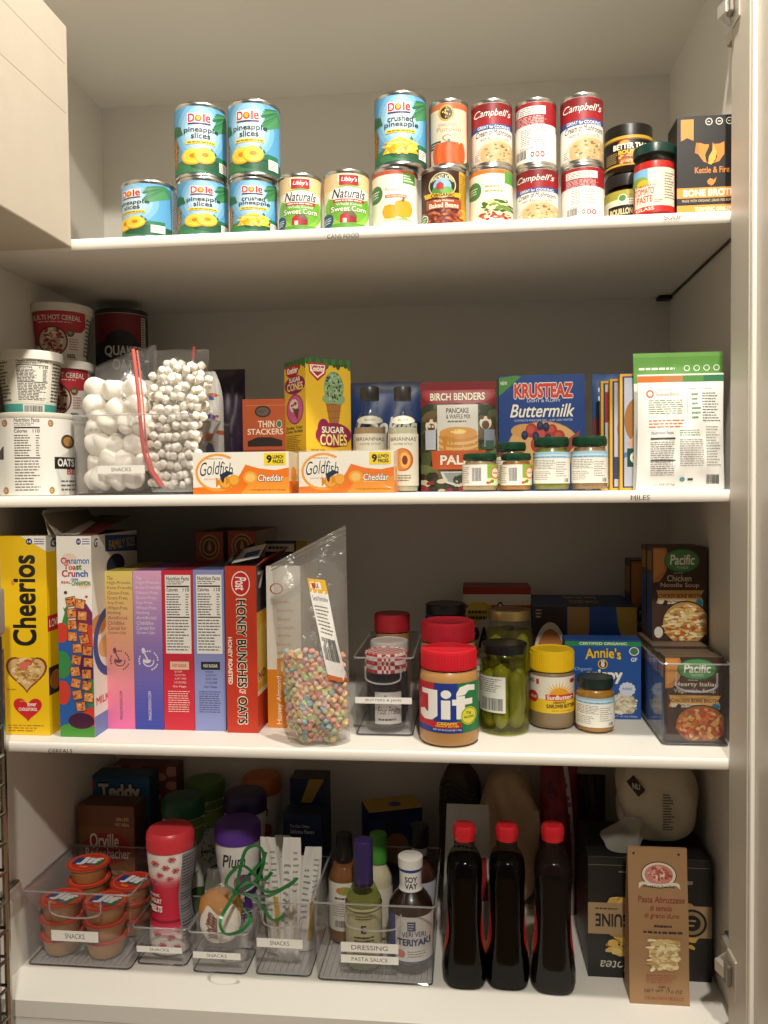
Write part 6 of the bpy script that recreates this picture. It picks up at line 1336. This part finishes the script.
k = M(); k.lathe([(.0001, -.006), (.006, -.003), (.007, 0), (.006, .003), (.0001, .006)], RB, 16); o = k.build('ribbon_knot', t); o.location = inv@Vector(rp(*kn))
m = M(); m.tube([inv@Vector(rp(236, 892, .107)), (.004, -.010, .052), (0, 0, .044)], [.006, .008, .014], FILM(), 10); m.build('film_neck', t)
# white snack wrappers standing in the tall bin
def wrapart(seed, acc):
    a = A(); a.rect(0, 0, 1, 1, 'DAD7D0'); a.lines(.15, .3, .5, .8, 9, '77746E', .35, seed); a.rect(.6, .1, .85, .5, acc); a.lines(.6, .55, .9, .9, 7, '8A8780', .35, seed+1); return a
ws = [(268, .175, 838, .05, -.18, 'C9A23A', 'white snack wrapper standing at the left of the tall bin'), (287, .150, 838, .046, .08, 'D9D0C0', 'tallest white snack wrapper, upright in the middle of the tall bin'), (301, .185, 848, .048, .2, 'C9983A', 'white snack wrapper with a yellow patch, right side of the tall bin'), (276, .215, 848, .05, -.3, 'B5B0A8', 'white snack wrapper leaning left at the back of the tall bin'), (294, .24, 856, .05, .12, 'D8B24A', 'white snack wrapper behind the others in the tall bin')]
for i, (px, Y, pyt, w_, ln, acc, lb) in enumerate(ws):
    X_ = (-.376, -.352, -.328, -.372, -.338)[i]; w_ = .042; h_ = zt(px, pyt, Y)-.008
    o = pouch('snack_wrapper', lb, 'wrapper', X_-w_/2, X_+w_/2, Y-.006, SB+.008, h_, .016, 'D6D3CC', wrapart(i, acc), seed=40+i, top=.2, wr=.0035, rough=.3, crimp=.001, taper=.12, round_top=.12)
    o.rotation_euler = (0, ln*.55, ln*1.6)
X_ = -.372
o = pouch('snack_wrapper', 'crumpled grey wrapper leaning left out of the tall bin, towards the purple lid', 'wrapper', X_-.024, X_+.024, .262, SB+.008, zt(262, 836, .262)-.01, .02, 'B5B2AC', wrapart(9, '8A8780'), seed=55, wr=.004, rough=.25, taper=.15, round_top=.15)
o.rotation_euler = (0, -.1, -.2)
# dark blue boxes behind
def navy(k):
    a = A(); a.rect(0, 0, 1, 1, '1C2A52'); 
    if k == 0: a.text('Try Our Other', .18, .86, .7, .9, 'C9CDDA', .02); a.text('Delicious Flavors', .2, .81, .8, .85, 'C9CDDA', .02); a.ring(.58, .62, .26, .1, .1, '3F5A9A'); a.scatter(.3, .42, .95, .6, 30, .06, .025, ['B5703A', 'D9A25A', '8E4A2A'], 3)
    else: a.poly([(.55, 1), (.95, 1), (.6, .8), (.3, .8)], 'A88A2A'); a.ell(.6, .72, .3, .05, '3A4A7A'); a.ell(.6, .72, .2, .03, 'A8823A'); a.scatter(.2, .5, .95, .66, 24, .07, .02, ['8E5A3A', 'B5804A'], 3)
    return a
x0, x1 = span(283, 322, 850, .335)
carton('snack_box', 'navy box with small white print, standing behind the tall bin of wrappers', 'box', x0, x1, .335, .055, SB, zt(302, 815, .335), '18244A', navy(0), tb='16203E')
x0, x1 = span(290, 326, 800, .41)
carton('snack_box', 'navy box with a yellow corner, behind the other navy box', 'box', x0, x1, .41, .06, SB, zt(305, 779, .41), '18244A', navy(1), tb='3A3A2A')
# --- dressing bin and its bottles
xe0, xe1 = span(314, 436, 980, .105)
bin_('wide clear bin of dressing and sauce bottles', xe0, xe1, .098, .34, SB, zt(375, 903, .105), None, None, True, .95, ridges=True, lines_=[(.23, .70, .40, .52, 'DRESSING'), (.23, .70, .26, .36, 'PASTA SAUCE')])
BZ = SB+.0078
def prof_b(h, r, sh=.58, nk=.36, nt=.74):
    return [(r*.82, .001), (r*.95, 0), (r, .006), (r, h*sh), (r*.97, h*(sh+.03)), (r*.75, h*(sh+.1)), (r*nk*1.1, h*nt), (r*nk, h*(nt+.03)), (r*nk, h*.95)]
def caps(h, r, nk, z0, flare=1.25): return [(r*nk*flare, h*z0), (r*nk*flare*1.02, h*(z0+.005)), (r*nk*flare*1.0, h*.985), (r*nk*flare*.9, h), (.0001, h)]
g1 = clear('green_glass', 'D6DEC0', .0)
la = A(True); la.rect(-.6, 0, 1.6, 1, 'C8C292'); la.rect(-.6, .92, 1.6, .95, '6A6A3A'); la.ell(.5, .84, .34, .08, 'B5AE7A'); la.lines(.28, .78, .72, .88, 2, '3A3A22', .5, 3, .1); la.text('E', .42, .52, .56, .68, '2E2E1E', .04); la.lines(.24, .26, .78, .47, 3, '3A3A22', .5, 7, .1); la.lines(.2, .06, .8, .2, 4, '5A5A3A', .4, 4)
h = Zp(364, 840, .155)-BZ; r = .034
bottle('dressing_bottle', 'pale green dressing bottle with a tall purple cap', 364, .158, BZ, prof_b(h, r, .5, .5, .66), None, '34265A', caps(h, r, .5, .64, 1.06), 'B9B27A', [(h*.1, h*.5, la, None, 1.3, 'label')], h*.55, glass=g1, py=930)
lb_ = A(True); lb_.rect(-.6, 0, 1.6, 1, 'E0DDD4'); lb_.rect(-.6, 0, .16, 1, '2A4A8E'); lb_.rect(.42, .7, .6, .9, '2A3F78'); lb_.lines(.44, .72, .58, .88, 3, 'D9D6CE', .4, 3); lb_.text('VERI VERI', .3, .55, .82, .66, '2A3F78', .02, arc=.03); lb_.text('TERIYAKI', .2, .38, .92, .53, '2A3F78', .045); lb_.ell(.28, .2, .09, .09, 'C9564A'); lb_.lines(.42, .12, .86, .28, 3, '6A6A72', .35, 3); lb_.rect(-.6, .0, 1.6, .04, '2A3F78')
ck = A(True); ck.rect(-.6, 0, 1.6, 1, 'E6E3DC'); ck.rect(-.6, .86, 1.6, 1, '2A4A9A'); ck.text('SOY', .24, .42, .8, .68, '2A2E4A', .03); ck.text('VAY', .24, .12, .8, .38, '2A2E4A', .03)
h = Zp(411, 855, .165)-BZ; r = .0415
bottle('sauce_bottle', 'dark teriyaki bottle with a white and blue cap and white label', 411, .166, BZ, prof_b(h, r, .55, .48, .7), None, 'E6E3DC', [(r*.52, h*.9), (r*.56, h*.905), (r*.56, h*.99), (r*.5, h), (.0001, h)], '2A1712', [(h*.1, h*.52, lb_, None, 1.5, 'label'), (h*.70, h*.9, ck, 'E6E3DC', PI, 'neck_sleeve')], h*.9, py=930)
lc = A(True); lc.rect(-.6, 0, 1.6, 1, 'DDD8CA'); lc.ell(.5, .84, .2, .09, '8E9A4A'); lc.ell(.36, .84, .12, .07, 'B5853A'); lc.lines(.2, .64, .8, .72, 1, '5A3A2A', .5, 3); lc.lines(.15, .3, .85, .58, 6, '7A746A', .35, 3); lc.bars(.2, .08, .6, .22)
h = Zp(339, 833, .245)-BZ; r = .031
bottle('dressing_bottle', 'brown dressing bottle with a black cap, left rear in the dressing bin', 345, .245, BZ, prof_b(h, r, .6, .42, .74), None, '1A1614', caps(h, r, .42, .76), '8A5630', [(h*.12, h*.58, lc, 'DDD8CA', 1.5, 'label')], h*.72, py=930)
h = Zp(378, 833, .262)-BZ; r = .028
bottle('dressing_bottle', 'cream dressing bottle with a green and white cap, behind the purple capped one', 379, .262, BZ, prof_b(h, r, .55, .5, .7), None, '4E9A3A', caps(h, r, .5, .72), 'D9CDB0', [(h*.12, h*.5, None, 'DCD6C4', 1.4, 'label')], h*.75, py=930)
h = Zp(419, 824, .29)-BZ; r = .033
bl = A(True); bl.rect(-.6, 0, 1.6, 1, 'B9BAC4'); bl.lines(.2, .3, .8, .8, 4, '2A2E4A', .4, 3)
bottle('sauce_bottle', 'brown sauce bottle with a black cap and white neck, right rear in the dressing bin', 420, .288, BZ, prof_b(h, r, .52, .46, .68), None, '1A1816', caps(h, r, .46, .8), '4A2A1E', [(h*.2, h*.5, bl, 'B9BAC4', 1.4, 'label'), (h*.72, h*.82, None, 'D9D6D0', PI, 'neck_sleeve')], h*.7, py=930)
# blue and yellow box behind the dressing bin, turned
ang = math.radians(20); p = atY(369, 813, .365)
nf = A(); nf.rect(0, 0, 1, 1, '1A2A5A'); nf.rect(0, .93, 1, 1, '14204A'); nf.poly([(.3, .9), (.55, .9), (.7, .4), (.4, .3)], '2A2A3A'); nf.ell(.5, .6, .24, .16, '8E6A3A')
nt_ = A(); nt_.rect(0, 0, 1, 1, 'B5922A'); nt_.ell(.55, .45, .12, .18, '1E3A7A')
carton('pasta_box', 'navy box with a yellow top, turned at an angle behind the dressing bin', 'box', 0, .118, 0, .075, SB, p.z-SB, '16244E', nf, top=nt_, rz=ang, pivot=(p.x, p.y))
# --- three dark syrup bottles with red caps
SYR = mat('080505', .2, name='dark_syrup')
rl = A(rough=.3); rl.ell(.5, .5, .5, .5, 'C0202A'); rl.ell(.5, .46, .42, .42, 'D0302E'); rl.poly([(.2, .2), (.8, .2), (.7, .02), (.3, .02)], 'C98A4A'); rl.ell(.5, .2, .3, .12, 'D9A25A'); rl.lines(.2, .5, .8, .64, 2, 'F4E6CC', .4, 3); rl.poly([(.3, .7), (.7, .7), (.5, .9)], 'E9C24A')
SYR.node_tree.nodes['Principled BSDF'].inputs['Specular IOR Level'].default_value = .15
def syrup(px, Yc, pyt, label, low=False):
    X_ = Xp(px, 990, Yc-.045); h = Zp(px, pyt+2, Yc)-SB; t = thing('syrup_bottle', label, 'bottle', (X_, Yc, SB), face_cam(X_, Yc)*.5)
    W_, D_ = .0385, .047
    sec = [(0, .88, .86), (.012, .97, .95), (.05, 1.04, 1), (.12, 1.03, 1.0), (.2, .95, .97), (.3, .86, .95), (.45, .80, .93), (.60, .82, .93), (.70, .85, .94), (.76, .82, .91), (.80, .74, .82), (.83, .62, .6), (.845, .5, .42), (.92, .48, .40)]
    def ring(z, a, b, n=40, q=3.2, s=1.0):
        out = []
        for i in range(n):
            th_ = 2*PI*i/n; c, d = math.cos(th_), math.sin(th_); e = q if z < .8 else 2.2; k = (abs(c)**e+abs(d)**e)**(-1/e); fl = 1-.02*(math.cos(th_*14)*(.62 < z < .78)); out.append((W_*a*s*c*k*fl, D_*b*s*d*k*fl, z*h))
        return out
    def shell(ss, s, mt):
        m = M(); n = 40; vs = [v for z, a, b in ss for v in ring(z, a, b, s=s)]; fs = [(j*n+i, j*n+(i+1) % n, (j+1)*n+(i+1) % n, (j+1)*n+i) for j in range(len(ss)-1) for i in range(n)]; fs += [tuple(range(n-1, -1, -1)), tuple((len(ss)-1)*n+i for i in range(n))]; return m.add(vs, fs, mt, True)
    shell(sec, 1, clear('syrup_plastic_bare', 'D8D2CC', .02, 'A9A6A4', gl=.6, rough=.06, ior=1.35) if low else clear('syrup_plastic', 'D8D2CC', .0, 'C9C6C2', gl=.5, rough=.06, ior=1.3)).build('bottle_body', t)
    ct = [s_ for s_ in sec if s_[0] <= (.61 if low else .77)]; shell([(max(z, .006), a, b) for z, a, b in ct], .975, SYR).build('contents', t)
    c = M(); r = .0195; c.lathe([(r*.97, h*.905), (r, h*.907), (r, h*.935), (r*1.03, h*.937), (r*1.0, h*.985), (r*.9, h), (.0001, h)], mat('D2202C', .3, coat=.3), 40)
    for i in range(30): c.box(r*.99, r*1.04, -.0009, .0009, h*.945, h*.982, mat('D2202C', .3, coat=.3), 0, T=Matrix.Rotation(2*PI*i/30, 4, 'Z'))
    c.build('cap', t)
    for sg in (1, -1):
        l = M()
        def lf(u, v, e):
            y = (u-.5)*D_*1.5*(-sg if sg < 0 else 1); z = (.17+.36*v)*h; zz = z/h
            a = next(p0[1]+(p1[1]-p0[1])*(zz-p0[0])/(p1[0]-p0[0]) for p0, p1 in zip(sec, sec[1:]) if zz <= p1[0])
            return Vector((sg*(W_*a*(1-abs(y/D_)**3.2*.97)**(1/3.2)+.0006+e), y, z))
        rl.emit(l, lf, .08, .08); o = l.build('label', t); o['label'] = 'red oval label'
    return t
syrup(465, .142, 822, 'dark syrup bottle with red cap, left of the three, next to the dressing bin')
syrup(508.5, .146, 822, 'dark syrup bottle with red cap, middle of the three')
syrup(555.5, .140, 822, 'dark syrup bottle with red cap and emptied shoulder, right of the three', True)
# bags in the dark at the back
wp = A(); wp.rect(0, 0, 1, 1, 'C9C6C0'); wp.rect(.2, .3, .9, .62, '8E2A2A'); wp.lines(.25, .33, .85, .6, 4, 'D9D4CA', .35, 3); wp.lines(.2, .68, .8, .8, 3, '5A5650', .4, 5)
x0, x1 = span(440, 496, 860, .265)
pouch('paper_bag', 'white folded paper bag with red print, rising behind the left syrup bottle', 'bag', x0, x1, .255, SB, zt(460, 806, .27), .05, 'C4C1BA', wp, seed=61, wr=.003, taper=.25)
def crumple(name, label, cat, px0, px1, py, Y, pyt, dep, z0, col, seed, amp=.014, mt=None, rough=.5, group=None, art=None, flat_=.9):
    x0, x1 = span(px0, px1, py, Y); w = x1-x0; h = Zp((px0+px1)/2, pyt, Y)-z0; rg = random.Random(seed); ph = [(rg.uniform(2, 9), rg.uniform(2, 9), rg.uniform(0, 6)) for _ in range(6)]
    m = M(); n, k = 44, 22; vs = []; fs = []
    for j in range(k+1):
        q = j/k; zz = -math.cos(PI*q)
        e = (1-abs(zz)**2.6)**(1/2.6) if abs(zz) < 1 else 0
        for i in range(n):
            a = 2*PI*i/n; c, s_ = math.cos(a), math.sin(a); kk = (abs(c)**2.6+abs(s_)**2.6)**(-1/2.6)
            d = amp*sum(math.sin(p*a+r*q*3+f) if int(p) == p else math.sin(int(p)*a+r*q*3+f) for p, r, f in ph)/3*math.sin(PI*q)
            x = (w/2*e*kk+d)*c; y = (dep/2*e*kk+d)*s_
            vs.append((max(-w/2, min(w/2, x)), max(-dep/2, min(dep/2, y)), h*(zz+1)/2))
    for j in range(k):
        for i in range(n): i2 = (i+1) % n; fs.append((j*n+i, j*n+i2, (j+1)*n+i2, (j+1)*n+i))
    m.add(vs, fs, mt or mat(col, rough, bump=.5, bscale=24, var=.12, name='bag_'+col), True)
    o = m.build(name, None, ((x0+x1)/2, Y+dep/2, z0)); return tag(o, label, cat, group), w, h
o, w_, h_ = crumple('bread_bag', 'tan bread bag at the back, above the middle syrup bottle', 'bag', 480, 541, 800, .36, 781, .13, SB, 'D0B08C', 5, .012)
o2, w_, h_ = crumple('snack_bag', 'dark brown striped bag against the back wall, left of the tan bread bag', 'bag', 438, 481, 790, .40, 768, .10, SB, '3E3026', 8, .01)
m = M()
for k in range(9): m.tube([(-w_*.42+w_*.84*i/10, -.054+.012*abs(i/10-.5), h_*(.55+.04*k)+.01*math.sin(i*.6)) for i in range(11)], .0016, mat('1A1512', .5), 6)
m.build('printed_stripe', o2)
ra = A(); ra.rect(0, 0, 1, 1, '7E1A22'); ra.poly([(.62, 1), (.74, 1), (.9, .5), (.88, 0), (.78, 0), (.8, .5)], 'B9B4AE'); ra.scatter(.1, .4, .6, .9, 12, .1, .04, ['5A1218', '8E2A30'], 3, False)
x0, x1 = span(541, 579, 800, .37)
pouch('snack_bag', 'dark red bag with a pale stripe, rising behind the right syrup bottle', 'bag', x0, x1, .35, SB, zt(560, 768, .37), .09, '6E171E', ra, seed=71, wr=.004)
x0, x1 = span(578, 606, 790, .44)
pouch('snack_bag', 'dim red and black bag between the striped red bag and the white sack', 'bag', x0, x1, .42, SB, zt(590, 776, .44), .06, '3A1416', None, seed=72, wr=.004)
# --- black pasta box, white sack on top of it, brown pasta bag in front
def filo():
    a = A(); a.rect(0, 0, 1, 1, '1E1C1B'); a.rect(0, .93, 1, .935, '6A6660'); a.lines(.25, .868, .7, .892, 1, '77736A', .5, 3); a.lines(.72, .79, .86, .83, 1, '8A857A', .7, 3)
    a.poly([(.14, .18), (.34, .18), (.34, .68), (.2, .7), (.14, .64)], '15130F'); a.scatter(.14, .18, .36, .68, 60, .04, .02, ['C9A24A', 'E0C276', 'A8803A', 'D9B25A'], 3); a.scatter(.66, .2, .9, .66, 40, .04, .02, ['C9A24A', 'A8803A'], 5)
    a.rect(0, .36, 1, .62, 'A58A66'); a.text('LINGUINE', .06, .42, .5, .53, '1C1A18', .035, rot=180); a.lines(.06, .56, .26, .582, 1, '4A3E2E', .6, 3)
    a.ell(.84, .48, .12, .115, '15130F'); a.ell(.84, .48, .1, .095, '8A7454'); a.ell(.84, .48, .07, .065, '15130F'); a.lines(.8, .44, .88, .52, 2, 'A58A66', .4, 4)
    a.text('Filotea', .1, .06, .4, .14, 'C9C4BA', .0, .3, rot=180); a.poly([(.24, .18), (.3, .18), (.32, .1), (.28, .1)], '1E1C1B'); return a
x0, x1 = span(588, 712, 920, .162); bh_ = zt(640, 858, .162)
bs = A(); bs.rect(0, 0, 1, 1, '1A1817'); bs.rect(0, .36, 1, .4, '3A3228')
carton('pasta_box', 'black pasta box set upside down, behind the brown paper pasta bag', 'box', x0, x1, .162, .165, SB, bh_, '1C1A19', filo(), left=bs, tb='141312')
zt_ = SB+bh_+.0006
o, w_, h_ = crumple('flour_sack', 'white plastic sack with dark print lying on the black pasta box', 'sack', 622, 706, 810, .19, 765, .13, zt_, 'D8D0B8', 12, .006)
m = M()
def sackf(x, z): 
    q = max(-1, min(1, 2*z/h_-1)); e = (1-abs(q)**2.6)**(1/2.6); c = max(-.98, min(.98, x/(w_/2*e+1e-6))); return -(.065*e*(1-abs(c)**2.6)**(1/2.6))-.0065
t_ = A(rough=.5); t_.lines(0, 0, 1, 1, 14, '3A342A', .45, 6, .5); m = M(); x_ = w_*.05-.01
t_.emit(m, lambda u, v, e: Vector((x_+u*.02, sackf(x_+u*.02, h_*.25+v*.07)-e, h_*.25+v*.07)), .3, .1); m.build('sack_print', o)
m = M(); dm = A(rough=.5); dm.poly([(0, .6), (.4, 1), (1, .4), (.6, 0)], '2A2420'); dm.text('NU', .3, .36, .7, .64, 'D8D0B8', .03)
dm.emit(m, lambda u, v, e: Vector((-w_*.42+u*.03, sackf(-w_*.42+u*.03, h_*.62+v*.035)-e, h_*.62+v*.035)), .2, .2)
m.build('sack_logo', o)
g_ = M()
def tail(u, v): a = u*2*PI; r = .012+.03*v+.004*math.sin(5*a); return Vector((-w_*.36-.055*v*.4+r*math.cos(a)*.9, -.068+r*math.sin(a)*.35-.004, .026+.04*(1-v)+.022*math.sin(a)*v))
g_.grid(tail, 30, 8, clear('thin_white_plastic', 'F4F2EC', .45, 'E0DCD0', rough=.3)); g_.build('gathered_end', o)
def pastabag():
    a = A(); a.ell(.1, .965, .02, .008, '2A2420'); a.ell(.86, .965, .02, .008, '2A2420')
    a.ell(.52, .83, .3, .085, '3A2E24'); a.ell(.52, .83, .285, .079, 'E0D6C2'); a.ell(.52, .83, .24, .066, 'C9867A'); a.ell(.52, .835, .1, .04, 'E0D6C2'); a.scatter(.32, .78, .72, .88, 30, .03, .01, ['A8483E', 'D9A698', 'B55A4E'], 3); a.poly([(.18, .74), (.24, .765), (.52, .75), (.8, .765), (.88, .74), (.86, .775), (.8, .785), (.52, .772), (.24, .785), (.18, .775)], 'E0D6C2'); a.text('Rustichella', .26, .75, .78, .768, '3A2E24', .01)
    a.text('Pasta Abruzzese', .16, .655, .94, .695, '8E2A2A', .005, .15); a.text('di semola', .36, .605, .72, .64, '8E2A2A', .005, .15); a.text('di grano duro', .26, .55, .84, .59, '8E2A2A', .005, .15)
    a.lines(.42, .495, .72, .52, 1, '3A3028', .5, 3, .05); a.lines(.24, .455, .9, .48, 1, '3A3028', .5, 4, .05)
    a.rect(.37, .225, .8, .415, 'C9A86A'); a.scatter(.35, .22, .82, .42, 130, .05, .010, ['E6D3A0', 'D8BE82', 'EFE2BC', 'BF9F60'], 3, False)
    a.lines(.28, .14, .84, .2, 4, 'A8584A', .3, 3); a.text('500 g', .48, .105, .66, .125, '3A3028', .0); a.text('NET WT 17.6 OZ', .24, .08, .88, .1, '3A3028', .0, .15); a.text('ITALIAN PASTA PRODUCT', .24, .035, .9, .055, '8E2A2A', .01); return a
x0, x1 = span(630, 690, 1000, .088)
hb = zt(655, 848, .112); w_ = x1-x0; m = M(); KR = mat('A27E58', .6, bump=.15, bscale=30, name='kraft_paper'); yt = .022
ys = lambda v: yt*v+.0015*math.sin(v*9)
def back(v): return .052+(yt+.008-.052)*max(0, (v-.25)/.75)**1.1
m.grid(lambda u, v: Vector((u*w_, ys(v)-.0012*math.sin(PI*u)*math.sin(PI*v), v*hb)), 12, 24, KR); m.grid(lambda u, v: Vector((u*w_, back(v), v*hb)), 6, 24, KR, flip=True)
m.add([(0, 0, 0), (w_, 0, 0), (w_, .052, 0), (0, .052, 0)], [(3, 2, 1, 0)], KR); m.add([(0, ys(1), hb), (w_, ys(1), hb), (w_, back(1), hb), (0, back(1), hb)], [(0, 1, 2, 3)], KR)
pb = pastabag()
pb.emit(m, lambda u, v, e: Vector((u*w_, ys(v)-.0012*math.sin(PI*u)*math.sin(PI*v)-.0004-e, v*hb)), 1/12, 1/24)
o = m.build('pasta_bag', None, (x0, .088, SB)); tag(o, 'brown paper pasta bag with red writing and a pasta picture, standing in front', 'bag')
for xx, s_ in ((0, 1), (w_, -1)):
    g_ = M(); g_.grid(lambda u, v: Vector((xx+s_*.008*math.sin(PI*u)*v, ys(v)+(back(v)-ys(v))*u, v*hb)), 6, 24, mat('94714C', .6, bump=.2, bscale=40, name='kraft_gusset'), flip=s_ > 0); g_.build('side_gusset', o)
# ---------------------------------------------------------------- light: two recessed ceiling lamps and the dim warm room
def lamp(name, x, y, z, watts, size, col, spot=160, blend=.6):
    l = bpy.data.lights.new(name, 'SPOT'); l.energy = watts; l.shadow_soft_size = size; l.color = col; l.spot_size = math.radians(spot); l.spot_blend = blend
    o = bpy.data.objects.new(name, l); COL.objects.link(o); o.location = (x, y, z); return o
WARM = (1.0, .93, .82)
lamp('downlight_near', .2, -.5, 3.2, 165, .04, WARM, 150, .4)
lamp('downlight_room', .25, -2.2, 3.35, 270, .07, WARM, 160, .4)
wd = bpy.data.worlds.new('room'); SC.world = wd; wd.use_nodes = True
bg = wd.node_tree.nodes['Background']; bg.inputs[0].default_value = (1.0, .94, .83, 1); bg.inputs[1].default_value = .075
SC.view_settings.view_transform = 'Standard'; SC.view_settings.look = 'None'; SC.view_settings.gamma = 1; SC.view_settings.use_curve_mapping = False
SC.view_settings.exposure = -0.12
SC.cycles.transparent_max_bounces = 40; SC.cycles.max_bounces = 8; SC.cycles.diffuse_bounces = 4; SC.cycles.use_denoising = True
SC.cycles.sample_clamp_indirect = 4

for o in SC.objects:
    if 'r' in o.keys(): del o['r']
    if 'h' in o.keys(): del o['h']
